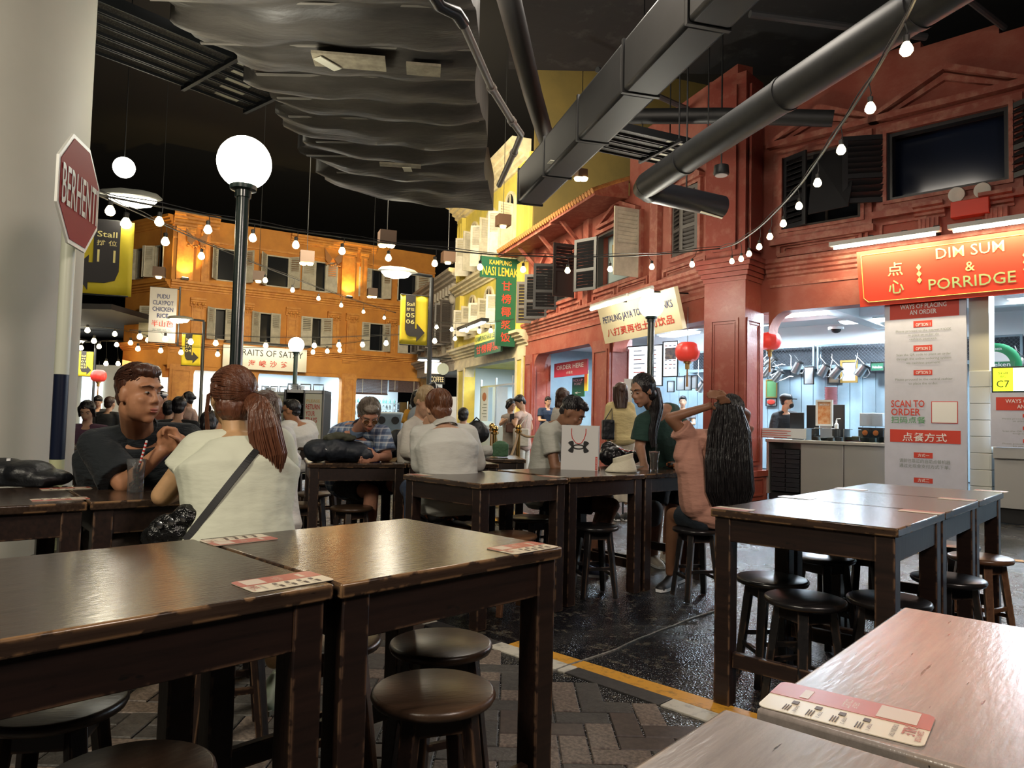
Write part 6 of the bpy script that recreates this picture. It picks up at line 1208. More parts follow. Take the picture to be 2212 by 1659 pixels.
# ================================================================== people
def skin(name, c): return mat(name, c, .48, var=.12, scale=9, spec=.35)
SK_tan = skin('skin_tan', (.40, .19, .10)); SK_lt = skin('skin_light', (.58, .34, .22)); SK_br = skin('skin_brown', (.24, .115, .065)); SK_md = skin('skin_medium', (.36, .19, .12)); SK_dk = skin('skin_deep', (.17, .085, .055)); SK_ol = skin('skin_olive', (.50, .30, .15))
def hairm(name, c, c2): return mat(name, c, .38, col2=c2, scale=30, bump=.5, bscale=60, stretch=(1, 1, .12), thr=(.3, .7))
H_blk = hairm('hair_black', (.006, .005, .006), (.018, .015, .016)); H_brn = hairm('hair_brown', (.035, .016, .010), (.075, .034, .02)); H_red = hairm('hair_auburn', (.075, .025, .012), (.16, .06, .03)); H_ging = hairm('hair_ginger', (.10, .035, .015), (.2, .08, .035)); H_grey = hairm('hair_greying', (.06, .045, .035), (.22, .18, .14)); H_blond = hairm('hair_blond', (.25, .16, .08), (.42, .3, .16))
def cloth(name, c, var=.08, bump=.55, bs=9): return mat(name, c, .85, var=var, scale=5, bump=bump*.9, bscale=bs, sheen=.05, stretch=(1, 1, 2.6))
M_eye = mat('eye_white', (.36, .33, .30), .3); M_iris = mat('eye_dark', (.012, .008, .006), .1); M_lip = mat('lip', (.32, .10, .07), .4)
def plaid():
    m = bpy.data.materials.new('blue_plaid'); m.use_nodes = True; nt = m.node_tree; N = nt.nodes; L = nt.links; b = N['Principled BSDF']; tc = N.new('ShaderNodeTexCoord'); b.inputs['Roughness'].default_value = .85; prev = None
    cols = [((.42, .48, .58), (.035, .06, .14)), None]
    outs = []
    for ax in (0, 2):
        for sc, ph in ((17, 0.), (17, 1.9)):
            mp = N.new('ShaderNodeMapping'); mp.inputs['Rotation'].default_value = (0, 0, .35); L.new(tc.outputs['Object'], mp.inputs[0]); w = N.new('ShaderNodeTexWave'); w.bands_direction = 'X' if ax == 0 else 'Z'; w.inputs['Scale'].default_value = sc/3.1; w.inputs['Distortion'].default_value = .6; w.inputs['Phase Offset'].default_value = ph; L.new(mp.outputs[0], w.inputs[0])
            r = N.new('ShaderNodeValToRGB'); r.color_ramp.interpolation = 'CONSTANT'; r.color_ramp.elements[0].position = 0; r.color_ramp.elements[0].color = (0, 0, 0, 1); r.color_ramp.elements[1].position = .62 if ph == 0 else .9; r.color_ramp.elements[1].color = (1, 1, 1, 1); L.new(w.outputs['Fac'], r.inputs[0]); outs.append(r.outputs[0])
    cur = None
    for o, c in zip(outs, ((.03, .05, .12), (.5, .52, .55), (.03, .05, .12), (.5, .52, .55))):
        mx = N.new('ShaderNodeMix'); mx.data_type = 'RGBA'; ml = N.new('ShaderNodeMath'); ml.operation = 'MULTIPLY'; ml.inputs[1].default_value = .6; L.new(o, ml.inputs[0]); L.new(ml.outputs[0], mx.inputs[0])
        if cur is None: mx.inputs[6].default_value = (.20, .27, .38, 1)
        else: L.new(cur, mx.inputs[6])
        mx.inputs[7].default_value = (*c, 1); cur = mx.outputs[2]
    L.new(cur, b.inputs['Base Color']); return m
def hand(m, w, d, side, curl, s, n_pal=None, spread=.06):
    "palm and five fingers from wrist w along d; side = direction of the thumb; curl toward n"
    d = nrm(d); side = nrm(np.asarray(side)-d*(np.asarray(side)@d)); n = np.cross(d, side) if n_pal is None else nrm(np.asarray(n_pal)-d*(np.asarray(n_pal)@d))
    m.obox(w+d*.045*s, side, n, d, .036*s, .012*s, .046*s); m.ell(w+d*.02*s, (.03*s, .018*s, .03*s), np.array([side, n, d]).T, 10, 8)
    for k, (o, L) in enumerate(((.031, .8), (.011, .97), (-.010, .92), (-.030, .74))):
        p = w+d*.088*s+side*o*s*1.05; dd = nrm(d+side*o*spread*30*.3); ang = 0
        for seg, r in ((.040, .0088), (.026, .0080), (.021, .0072)):
            ang += curl; q = p+(dd*math.cos(ang)+n*math.sin(ang))*seg*L*s; m.cap(p, q, r*s, r*s*.92, 8); p = q
    p = w+d*.025*s+side*.03*s; t1 = p+nrm(d*.6+side*.9+n*.3)*.042*s; t2 = t1+nrm(d*.9+side*.3+n*(.3+curl*.5))*.030*s; m.cap(p, t1, .012*s, .010*s, 8); m.cap(t1, t2, .010*s, .0085*s, 8)
def person(label, J, o):
    g = lambda k, dflt=None: np.asarray(J[k], float) if k in J else dflt
    hd, nk, pv = g('head'), g('neck'), g('pelvis'); sL, sR = g('sL'), g('sR'); s = o.get('s', 1.0); b = o.get('b', 1.0)*s; vox = o.get('vox', .012)
    t = thing('person', label, 'person', (pv[0], pv[1], 0)); sk = o['skin']; X = nrm(sR-sL); ax = nrm(nk-pv)
    look = nrm(J['look']); fwd = nrm(np.cross(ax, X))
    # --- torso rings
    mid = (nk+pv)/2 + np.asarray(o.get('bend', (0, 0, 0)), float) - fwd*.02; Xp = nrm(V3(X[0], X[1], 0)) if 'hx' not in o else nrm(o['hx'])
    sw = np.linalg.norm(sR-sL)/2
    def torso(m, e=0., lo=-.05, hi=1.0, hem=0.):
        rings = []
        for f, w_, d_ in ((-.16, .10, .08), (-.10, .15, .115), (0, .172, .128), (.15, .165, .12), (.35, .150, .112), (.55, .160, .118), (.72, .175, .122), (.86, sw/b*.97, .105), (.94, sw/b*.70, .085), (1.0, .062, .06)):
            if f < lo or f > hi: continue
            w_ = w_*(o.get('fat', 1) if f < .8 else 1); d_ = d_*(o.get('fat', 1) if f < .8 else 1)
            c = pv*(1-f)**2+2*f*(1-f)*mid+nk*f*f if f >= 0 else pv+(mid-pv)*2*f; x = nrm(Xp*(1-max(f, 0))+X*max(f, 0)); tn = nrm((mid-pv)*(1-max(f, 0))+(nk-mid)*max(f, 0)); y = nrm(np.cross(tn, x)); x = np.cross(y, tn)
            ee = e+(hem if f < .1 else 0); rings.append([c+x*math.cos(a)*(w_*b+ee)+y*(abs(math.sin(a))**.85*(1 if math.sin(a) > 0 else -1))*(d_*b+ee) for a in np.linspace(0, 2*math.pi, 25)[:-1]])
        m.loft(rings)
    limbs = {}
    for S_, sh in (('L', sL), ('R', sR)):
        e_, w_ = g('e'+S_), g('w'+S_); limbs[S_] = (sh, e_, w_)
    legs = {}
    for S_, sg in (('L', -1), ('R', 1)):
        hp = pv+Xp*sg*.09*b-V3(0, 0, .02); kn = g('k'+S_); an = g('a'+S_); 
        if kn is not None: legs[S_] = (hp, kn, an)
    # --- head frame
    hs = o.get('hs', 1.0)*s; u_ = nrm(np.asarray(o.get('hup', (0, 0, 1)), float)); r_ = nrm(np.cross(look, u_)); u_ = np.cross(r_, look); Hm = lambda a, c, d: hd+(r_*a+look*c+u_*d)*hs; HM = np.array([r_, look, u_]).T
    m = MB(); torso(m, -.004)
    m.cap(nk-ax*.03, Hm(0, -.02, -.06), .056*s*o.get('nw', 1), .052*hs*o.get('nw', 1))
    for S_ in 'LR':
        sh, e_, w_ = limbs[S_]; m.cap(nk+(sh-nk)*.2-ax*.012, sh, .040*b, .048*b)
        if e_ is not None: m.cap(sh, e_, .050*b, .040*b)
        if w_ is not None: m.cap(e_, w_, .039*b, .027*b)
    for S_, (hp, kn, an) in legs.items():
        m.cap(hp, kn, .082*b, .056*b)
        if an is not None: m.cap(kn, kn+(an-kn)*.35, .054*b, .053*b); m.cap(kn+(an-kn)*.35, an, .053*b, .034*b)
    # head: cranium, face, jaw, nose, ears, brow, cheeks
    m.ell(Hm(0, -.012, .028), (.076*hs, .094*hs, .092*hs), HM, 20, 14); m.ell(Hm(0, .030, -.035), (.060*hs*o.get('jaw', 1), .058*hs, .078*hs), HM, 16, 12); m.ell(Hm(0, .058, -.092), (.026*hs, .024*hs, .024*hs), HM)
    m.ell(Hm(0, .02, -.07), (.052*hs*o.get('jaw', 1), .05*hs, .04*hs), HM)
    m.cap(Hm(0, .080, .022), Hm(0, .098, -.016), .009*hs, .0118*hs, 10)
    for k in (-1, 1):
        m.ell(Hm(k*.014, .094, -.024), (.0085*hs,)*3, HM, 8, 6); m.cap(Hm(k*.014, .083, .040), Hm(k*.050, .066, .038), .0085*hs, .008*hs, 8); m.ell(Hm(k*.040, .062, -.018), (.022*hs, .02*hs, .02*hs), HM, 10, 8)
        m.ell(Hm(k*.078, -.006, -.006), (.009*hs, .018*hs, .032*hs), HM, 10, 8)
    m.cap(Hm(-.018, .086, -.053), Hm(.018, .086, -.053), .008*hs, None, 8); m.cap(Hm(-.015, .084, -.064), Hm(.015, .084, -.064), .0085*hs, None, 8)
    for S_ in 'LR':
        if 'h'+S_ in o: hh = o['h'+S_]; hand(m, limbs[S_][2], hh[0], hh[1], hh[2], s*o.get('hsz', 1), hh[3] if len(hh) > 3 else None)
    if o.get('feet'):
        for S_, (hp, kn, an) in legs.items():
            fd = nrm(o['feet'] if len(np.shape(o['feet'])) == 1 else o['feet'][0]); m.cap(an-V3(0, 0, .03)*s, an+fd*.1*s-V3(0, 0, .055)*s, .032*s, .022*s)
    blob('body', m, sk, t, vox, 3)
    # --- eyes and lips
    if o.get('face', 1):
        for k in (-1, 1):
            MB().ell(Hm(k*.031, .0805, .014), (.0120*hs, .0070*hs, .0046*hs), HM, 12, 8).build('eye', M_eye, t, sharp=80); MB().ell(Hm(k*.031, .0862, .0135), (.0056*hs, .0030*hs, .0046*hs), HM, 10, 6).build('iris', M_iris, t, sharp=80)
            q = MB().tube([Hm(k*.012, .0935, .036), Hm(k*.030, .089, .043), Hm(k*.052, .072, .036)], [.0022*hs, .0034*hs, .0015*hs], 6); q.build('eyebrow', o['hair'][0], t)
        q = MB(); q.ell(Hm(0, .0915, -.0535), (.021*hs, .006*hs, .0050*hs), HM, 12, 6); q.ell(Hm(0, .0905, -.063), (.018*hs, .0065*hs, .0060*hs), HM, 12, 6); q.build('lips', M_lip, t, sharp=80)
    # --- shirt
    if 'top' in o:
        m = MB(); torso(m, .014*s, -.17, .95, .012); sl = o.get('sleeve', .6)
        for S_ in 'LR':
            sh, e_, w_ = limbs[S_]; m.cap(nk+(sh-nk)*.30-ax*.010, sh, .046*b+.010, .060*b+.010)
            if e_ is None: continue
            if sl <= 1: q = sh+(e_-sh)*sl; m.cap(sh, sh+(q-sh)*.6, .060*b+.010, .055*b+.012); m.tube([sh, q], [.060*b+.010, .052*b+o.get('flare', .020)], 16)
            else: q = e_+(w_-e_)*(sl-1); m.cap(sh, e_, .060*b+.008, .048*b+.012); m.tube([e_, q], [.048*b+.010, .036*b+.012], 14)
        for q in o.get('extra', ()): m.cap(*q)
        blob('shirt', m, o['top'], t, max(vox*.9, .008), 2, disp=o.get('wr', .014)*s*.75, dscale=.17)
    if o.get('collar') is not None:
        c = nk+ax*.012; m = MB(); y = nrm(np.cross(ax, X)); R = [[c+(X*math.cos(a)+y*math.sin(a))*rr*s+ax*(hh+.02*math.sin(a)*-1)*s for a in np.linspace(0, 2*math.pi, 25)[:-1]] for rr, hh in ((.078, -.022), (.07, .028), (.082, .018), (.09, -.02))]; n = 24
        vs = [p for r in R for p in r]; m.add(vs, [(i*n+j, i*n+(j+1) % n, (i+1)*n+(j+1) % n, (i+1)*n+j) for i in range(3) for j in range(n)]); m.build('collar', o['collar'], t)
    if 'bot' in o:
        m = MB(); torso(m, .010*s, -.2, .18, .0); bl = o.get('blen', 2.0)
        for S_, (hp, kn, an) in legs.items():
            if bl <= 1: q = hp+(kn-hp)*bl; m.tube([hp, q], [.095*b, .080*b], 16); m.ell(hp, .095*b)
            else:
                m.cap(hp, kn, .096*b, .070*b)
                if an is not None: q = kn+(an-kn)*min(1, bl-1); m.tube([kn, q], [.068*b, .058*b], 16)
        blob('trousers' if bl > 1 else 'shorts', m, o['bot'], t, max(vox, .009), 2, disp=.010*s, dscale=.08)
    if 'shoe' in o:
        for S_, (hp, kn, an) in legs.items():
            if an is None: continue
            fd = nrm(V3(*o.get('fd', (look[0], look[1], 0)))); fl = V3(an[0], an[1], o.get('fz', 0)); sd = np.cross(fd, V3(0, 0, 1)); rings = []
            for a, w_, h_ in ((-.075, .03, .07), (-.06, .036, .085), (.0, .038, .09), (.06, .042, .06), (.13, .044, .045), (.17, .034, .035), (.185, .015, .02)): rings.append([fl+fd*a*s+sd*math.cos(k)*w_*s+V3(0, 0, max(0.012, .014+(h_*s if math.sin(k) > 0 else .0)*abs(math.sin(k)))) for k in np.linspace(0, 2*math.pi, 15)[:-1]])
            so = MB().loft(rings).build('shoe', o['shoe'], t, sharp=60); rings = [[fl+fd*a*s+sd*math.cos(k)*(w_+.004)*s+V3(0, 0, zz_) for a, w_ in ()] for k in ()]; m = MB(); out = [fl+fd*a*s+sd*sg*w_*s for sg, L_ in ((1, 1), (-1, -1)) for a, w_ in ((-.08, .02), (-.05, .04), (.06, .045), (.14, .046), (.19, .02))[::L_]]; m.poly(out, V3(0, 0, .02)); m.build('sole', o.get('sole', M_white), so)
    # --- hair
    hm, kind = o['hair'][0], o['hair'][1]; m = MB(); hv = max(.006, vox*.7)
    if kind == 'crop': m.ell(Hm(0, -.026, .042), (.079*hs, .090*hs, .088*hs), HM, 20, 14); m.ell(Hm(0, .022, .098), (.060*hs, .060*hs, .036*hs), HM); m.ell(Hm(0, -.055, -.015), (.060*hs, .048*hs, .052*hs), HM)
    elif kind == 'short': m.ell(Hm(0, -.024, .042), (.086*hs, .098*hs, .096*hs), HM, 20, 14); m.ell(Hm(0, .045, .095), (.060*hs, .042*hs, .032*hs), HM); m.ell(Hm(0, -.055, -.02), (.075*hs, .058*hs, .07*hs), HM)
    else: m.ell(Hm(0, -.026, .036), (.090*hs, .100*hs, .098*hs), HM, 20, 14); m.ell(Hm(0, -.05, -.04), (.080*hs, .060*hs, .07*hs), HM); [m.cap(Hm(k*.072, .03, .06), Hm(k*.080, .005, -.06), .022*hs, .016*hs) for k in (-1, 1) if kind != 'pony']
    if kind in ('bun',): m.ell(Hm(0, -.12, .02), (.038*hs,)*3, HM)
    if kind == 'bob':
        for k in (-1, 0, 1): m.cap(Hm(k*.06, -.04, 0), Hm(k*.066, -.045 if k else -.085, -.13), .04*hs, .035*hs)
    if kind != 'none': blob('hair', m, hm, t, hv, 2, disp=.010*hs, dscale=.022)
    if 'fall' in o: hair_fall(t, o['fall'][0], [np.asarray(p, float) for p in o['fall'][1]], o['fall'][2], o['fall'][3], o['fall'][4] if len(o['fall']) > 4 else 120)
    return t, Hm, HM
def comb(t, mt, Hm, HM, hs, off, rad, goal, n=260, start=None, arc=(1.0, 1.0), seed=1, r=.0022):
    "fine strands lying on the scalp ellipsoid, combed from start directions toward goal (directions in head axes)"
    rr = random.Random(seed); m = MB(); g_ = nrm(goal); k = 0
    while k < n:
        d = nrm([rr.gauss(0, 1), rr.gauss(0, 1), rr.gauss(0, 1)])
        if not (start or (lambda d: (d[1] < .55 if d[2] > .35 else d[1] < -.05) and d[2] > -.75))(d): continue
        k += 1; om = math.acos(max(-1, min(1, float(d@g_)))); 
        if om < .08: continue
        pts = []; f1 = rr.uniform(*arc); lift = rr.uniform(1.0, 1.035)
        for i in range(9):
            f = f1*i/8; q = (math.sin((1-f)*om)*d+math.sin(f*om)*g_)/math.sin(om); q = nrm(q); pts.append(Hm(q[0]*rad[0]*lift+off[0], q[1]*rad[1]*lift+off[1], q[2]*rad[2]*lift+off[2]))
        m.tube(pts, [r*hs*(.6+.4*math.sin(math.pi*(i+1)/10)) for i in range(9)], 4, False)
    m.build('hair_strands', mt, t, sharp=0)
def hair_fall(t, mt, path, wid, dep, n=120):
    "a hanging lock: path points with half widths and half depths; seen as strands around a core"
    P = []; K = 6
    for i in range(len(path)-1):
        for k in range(K): P.append((path[i]*(1-k/K)+path[i+1]*k/K, wid[i]*(1-k/K)+wid[i+1]*k/K, dep[i]*(1-k/K)+dep[i+1]*k/K))
    P.append((path[-1], wid[-1], dep[-1]))
    Q = [p for p, _, _ in P]
    for _ in range(5): Q = [Q[0]]+[(Q[i-1]+2*Q[i]+Q[i+1])/4 for i in range(1, len(Q)-1)]+[Q[-1]]
    lat = nrm(V3(cr[0], cr[1], 0)); rings = []
    fr = []
    for i, p in enumerate(Q):
        tn = nrm(Q[min(i+1, len(Q)-1)]-Q[max(i-1, 0)]); y = nrm(np.cross(tn, lat)); x = np.cross(y, tn); fr.append((x, y)); rings.append([p+x*math.cos(a)*P[i][1]*.9+y*math.sin(a)*P[i][2]*.9 for a in np.linspace(0, 2*math.pi, 13)[:-1]])
    MB().loft(rings[:int(len(rings)*.9)]).build('hair_core', mt, t); rr = random.Random(4); m = MB()
    for _ in range(n):
        a = rr.uniform(0, 2*math.pi); rad = rr.uniform(.82, 1.12); e = int(len(Q)*rr.uniform(.80, 1.0)); s0 = 0; ph = rr.uniform(0, 6); pts = []
        for i in range(s0, e, 2):
            x, y = fr[i]; wv = .05*math.sin(i*.35+ph); tp = 1-.25*max(0, i/len(Q)-.75)*4*rr.uniform(.2, 1); pts.append(Q[i]+x*(math.cos(a+wv)*P[i][1]*rad*tp)+y*(math.sin(a+wv)*P[i][2]*rad*tp))
        if len(pts) > 2: L = len(pts); m.tube(pts, [.0042*(1-.75*(k/L)**2) for k in range(L)], 4, False)
    m.build('hair_strands', mt, t, sharp=0)
w = W
# 1 man in dark shirt, elbows on the table, looking to the right
T_dark = cloth('dark_teal_shirt', (.004, .008, .011), bump=.9, bs=14)
MAN = person('heavy set man in a dark short sleeved shirt looking sideways, elbows on the table', dict(head=w(302, 853, 3.42), look=(.90, -.40, -.06), neck=w(300, 930, 3.58), pelvis=w(265, 1150, 3.88), sL=w(402, 948, 3.74), sR=w(208, 962, 3.48), eL=w(438, 1035, 3.55), wL=w(392, 968, 3.40), eR=w(268, 1046, 3.38), wR=w(350, 975, 3.38), kL=w(400, 1150, 3.15), aL=w(395, 1400, 3.2), kR=w(255, 1170, 3.1), aR=w(250, 1420, 3.15)),
  dict(s=1.07, hs=1.06, b=1.12, fat=1.22, jaw=1.18, nw=1.22, skin=SK_tan, top=T_dark, sleeve=.86, flare=.038, collar=T_dark, bot=cloth('grey_trousers', (.13, .105, .085)), blen=2.0, hair=(hairm('hair_reddish', (.03, .012, .008), (.09, .035, .02)), 'crop'), vox=.0075, shoe=M_black, fd=(.3, -1, 0), hR=((.65, -.05, .75), (-.5, -.3, .6), 1.1, (.5, .4, -.2)), hL=((-.35, -.1, .9), (.2, -.6, .3), 1.0, (-.6, -.3, -.1)), wr=.02))
tm_, HmM, HMM = MAN
comb(tm_, hairm('hair_reddish', (.03, .012, .008), (.09, .035, .02)), HmM, HMM, 1.06, (0, -.024, .044), (.080, .092, .090), (.3, .9, .55), 420, start=lambda d: d[2] > .1 and d[1] < .75, arc=(.18, .35), seed=5, r=.0022)
# 2 woman with ponytail, seen from behind
T_cream = cloth('cream_tee', (.60, .62, .49), var=.02, bump=.4, bs=6)
H2 = w(500, 862, 2.90)
tp, Hm2, HMw2 = person('woman in a cream tee with long auburn ponytail, back to the camera', dict(head=H2, look=(-.62, .76, -.16), neck=w(517, 945, 2.86), pelvis=w(512, 1222, 2.72), sL=w(432, 972, 2.82), sR=w(596, 962, 2.98), eL=w(352, 1070, 2.80), wL=w(425, 1050, 3.1), eR=w(615, 1060, 3.06), wR=w(550, 1045, 3.25), kL=w(420, 1230, 3.05), aL=w(440, 1420, 3.1), kR=w(560, 1240, 3.12), aR=w(592, 1425, 3.12)),
  dict(s=1.0, hs=.96, b=1.1, fat=1.12, skin=SK_ol, top=T_cream, sleeve=.50, bot=cloth('black_shorts', (.01, .01, .012)), blen=1.0, hair=(H_red, 'pony'), vox=.0075, face=0, hL=((.5, .8, 0), (0, .1, 1), .3), hR=((-.6, .7, 0), (0, .1, 1), .3), shoe=mat('mint_shoe', (.35, .42, .30), .5), sole=mat('cream_sole', (.5, .5, .4), .6), fd=(.15, -1, 0), wr=.022,
  fall=(H_red, [w(545, 868, 2.86), w(563, 880, 2.79), w(572, 930, 2.76), w(583, 985, 2.76), w(594, 1045, 2.77)], [.03, .04, .055, .060, .022], [.03, .04, .042, .035, .012], 300)))
from mathutils.bvhtree import BVHTree
sh_ = [c for c in tp.children if c.name.startswith('shirt')][0].data; bvh = BVHTree.FromPolygons([v.co for v in sh_.vertices], [tuple(p.vertices) for p in sh_.polygons]); pts = []
for i in range(19):
    f = i/18; u_, v_ = 560+(404-560)*f, 968+(1166-968)*f**1.05; hit_ = bvh.ray_cast(Vector((0, 0, CAMH)), Vector(ray(u_, v_)))
    if hit_[0] is not None: pts.append(np.array(hit_[0])+np.array(hit_[1])*(.004 if hit_[1].y < 0 else -.004))
for k_ in range(2): pts = [pts[0]]+[(pts[i-1]+2*pts[i]+pts[i+1])/4 for i in range(1, len(pts)-1)]+[pts[-1]]
m = MB()
for i in range(len(pts)-1): a, b_ = pts[i], pts[i+1]; d = nrm(b_-a); yv = V3(0, -1, .1); xv = nrm(np.cross(d, yv)); m.obox((a+b_)/2, d, xv, nrm(np.cross(d, xv)), np.linalg.norm(b_-a)/2+.004, .013, .003)
strap_m = m
for i in range(5):
    f = (i-2)/2; MB().tube([Hm2(-.09, -.02+.01*i, .02), Hm2(-.095, .0+.008*i, -.05), Hm2(-.08, .03+.01*i, -.13-.01*i)], .003, 5).build('loose_lock', H_red, tp)
MB().lathe(Hm2(-.089, -.004, -.045), [(.013, -.002), (.016, 0), (.013, .002), (.011, 0)], 14, nrm(V3(-.6, -.6, 0))).build('earring', mat('silver', (.8, .78, .7), .15, metal=1), tp)
dd_ = w(548, 868, 2.86)-H2; HM2_ = HMw2
comb(tp, H_red, Hm2, HM2_, .96, (0, -.026, .036), (.092, .102, .100), HM2_.T@dd_, 520, seed=3, r=.0026)
# 3 person in white half hidden behind her
T_white = cloth('white_tee', (.66, .66, .62), var=.03)
person('guest in white with brown hair, half hidden behind the ponytail woman', dict(head=w(572, 893, 3.95), look=(-.5, .85, -.15), neck=w(578, 935, 3.92), pelvis=w(575, 1135, 3.85), sL=w(520, 950, 3.85), sR=w(612, 945, 3.95), eL=w(500, 1030, 3.9), wL=w(520, 1010, 4.15), eR=w(622, 1035, 4.0), wR=w(585, 1015, 4.2), kL=w(530, 1120, 4.3), aL=w(535, 1290, 4.3), kR=w(600, 1120, 4.3), aR=w(600, 1290, 4.3)), dict(s=.95, skin=SK_ol, top=T_white, sleeve=.5, bot=cloth('dark_trousers', (.02, .02, .025)), hair=(H_brn, 'bun'), face=0, vox=.012, fall=(H_brn, [w(580, 875, 3.84), w(590, 900, 3.82), w(594, 925, 3.82)], [.05, .04, .01], [.03, .03, .01], 40)))
# 4 man in glasses
t4, Hm4, HM4 = person('man with black rimmed glasses and a white tee seen from behind, turned left', dict(head=w(629, 888, 8.2), look=(-.93, .25, -.12), neck=w(641, 914, 8.25), pelvis=w(655, 1000, 8.35), sL=w(618, 922, 8.1), sR=w(668, 921, 8.45), eL=w(607, 962, 7.9), wL=w(600, 935, 8.1), eR=w(680, 958, 8.5), wR=w(640, 960, 8.2), kL=w(600, 1000, 8.1), aL=w(605, 1085, 8.2), kR=w(620, 1005, 8.5), aR=w(620, 1085, 8.5)), dict(s=1.03, b=1.1, fat=1.15, skin=SK_tan, top=T_white, sleeve=.6, bot=cloth('black_trousers', (.01, .01, .012)), hair=(H_blk, 'crop'), vox=.014, wr=.018))
m = MB()
for k in (-1, 1): m.lathe(Hm4(k*.033, .096, .012), [(.021, -.002), (.024, 0), (.021, .002), (.019, 0)], 14, nrm(V3(-.93, .25, -.12))); m.tube([Hm4(k*.055, .09, .016), Hm4(k*.084, 0, .012)], .0025, 5)
m.build('glasses', M_black, t4)
# 5 plaid shirt man
t5, Hm5, HM5 = person('middle aged man in a blue plaid shirt and thin glasses looking down at his meal', dict(head=w(797, 897, 5.82), look=(.28, -.72, -.62), neck=w(776, 925, 6.02), pelvis=w(752, 1040, 6.5), sL=w(825, 938, 6.0), sR=w(728, 938, 6.1), eL=w(836, 988, 5.95), wL=w(815, 988, 5.75), eR=w(712, 985, 5.95), wR=w(760, 990, 5.75), kL=w(868, 1045, 6.0), aL=w(872, 1190, 6.1), kR=w(802, 1062, 5.95), aR=w(795, 1190, 6.0)), dict(s=1.04, b=1.08, skin=skin('skin_ruddy', (.48, .23, .15)), top=plaid(), sleeve=.75, flare=.03, collar=mat('blue_collar', (.12, .17, .26), .8), bot=cloth('black_shorts', (.01, .01, .012)), blen=.8, hair=(H_grey, 'short'), vox=.010, shoe=M_black, fd=(0, -1, 0), hR=((.8, -.5, -.05), (0, -.2, 1), .5), hL=((-.5, -.6, -.05), (0, -.2, 1), .5)))
m = MB()
for k in (-1, 1): m.lathe(Hm5(k*.033, .097, .010), [(.021, -.001), (.0225, 0), (.021, .001), (.020, 0)], 14, nrm(V3(.28, -.72, -.62))); m.tube([Hm5(k*.055, .09, .014), Hm5(k*.084, 0, .012)], .0015, 5)
m.build('glasses', mat('gold_wire', (.6, .45, .25), .25, metal=1), t5)
comb(t5, H_grey, Hm5, HM5, 1.04, (0, -.024, .042), (.087, .099, .097), (.2, .8, -.3), 380, start=lambda d: d[2] > -.3 and (d[1] < .5 or d[2] > .6), arc=(.12, .3), seed=6)
# 6 white blouse woman
T_bl = cloth('white_blouse', (.58, .58, .53), var=.02, bump=.5, bs=8)
BL_ = person('woman in a loose white long sleeved blouse with short ginger hair, back to the camera', dict(head=w(945, 884, 5.02), look=(-.55, .80, -.2), neck=w(960, 922, 5.0), pelvis=w(975, 1088, 4.88), sL=w(908, 940, 4.95), sR=w(1010, 938, 5.12), eL=w(907, 1003, 4.95), wL=w(922, 930, 5.18), eR=w(1030, 1002, 5.1), wR=w(985, 990, 5.4), kL=w(900, 1085, 5.3), aL=w(915, 1230, 5.3), kR=w(960, 1090, 5.4), aR=w(960, 1230, 5.4)), dict(s=1.02, b=1.06, fat=1.12, skin=SK_lt, top=T_bl, sleeve=1.85, collar=T_bl, bot=mat('floral_print', (.015, .014, .016), .8, col2=(.5, .18, .06), scale=14, thr=(.58, .62)), hair=(H_ging, 'bob') if False else (H_ging, 'short'), face=0, vox=.010, wr=.026, hL=((.2, -.2, 1), (.7, .2, 0), .8, (.5, .6, 0))))
comb(BL_[0], H_ging, BL_[1], BL_[2], 1.02, (0, -.024, .042), (.087, .099, .097), (.1, .2, -1), 420, start=lambda d: (d[1] < .3 or d[2] > .6), arc=(.15, .4), seed=7, r=.0026)
# 7 blond guest
person('blond guest in a pale shirt leaning in behind the blouse woman', dict(head=w(920, 868, 5.95), look=(.45, -.5, -.5), neck=w(908, 900, 6.05), pelvis=w(895, 1055, 6.0), sL=w(935, 918, 6.1), sR=w(886, 925, 5.95), eL=w(940, 970, 5.95), wL=w(925, 980, 5.8), eR=w(878, 975, 5.85), wR=w(905, 985, 5.7), kL=w(930, 1050, 5.6), kR=w(890, 1050, 5.6), aL=w(930, 1190, 5.6), aR=w(890, 1190, 5.6)), dict(s=.98, skin=SK_lt, top=cloth('pale_linen', (.55, .52, .46)), sleeve=1.6, bot=cloth('denim', (.03, .05, .1)), hair=(H_blond, 'short'), vox=.013))
# 8 yellow top, backpack
t8, _, _ = person('woman with a black bob and a mustard top wearing a grey backpack', dict(head=w(903, 861, 9.9), look=(.1, .99, 0), neck=w(903, 884, 9.9), pelvis=w(900, 965, 9.9), sL=w(882, 893, 9.9), sR=w(922, 892, 9.9), eL=w(874, 925, 9.85), wL=w(880, 950, 9.7), eR=w(929, 925, 9.85), wR=w(922, 950, 9.7), kL=w(893, 1020, 9.9), kR=w(908, 1020, 9.9), aL=w(893, 1080, 9.9), aR=w(908, 1080, 9.9)), dict(s=.93, skin=SK_lt, top=cloth('mustard_top', (.62, .30, .03)), sleeve=.7, bot=cloth('dark_trousers', (.02, .02, .025)), hair=(H_blk, 'bob'), face=0, vox=.018, shoe=M_black))
b8 = thing('backpack', 'grey backpack worn by the woman in mustard', 'backpack', w(900, 925, 9.72)); m = MB(); c = w(900, 908, 9.70); m.ell(c, (.13, .07, .19)); m.ell(c-V3(0, .05, .06), (.1, .05, .1)); blob('bag_body', m, mat('grey_canvas', (.28, .32, .35), .8), b8, .012); 
for k in (-1, 1): MB().tube([c+V3(k*.08, .02, .17), c+V3(k*.11, .1, .2), c+V3(k*.12, .2, .12)], .015, 6).build('strap', mat('grey_canvas', (.28, .32, .35), .8), b8)
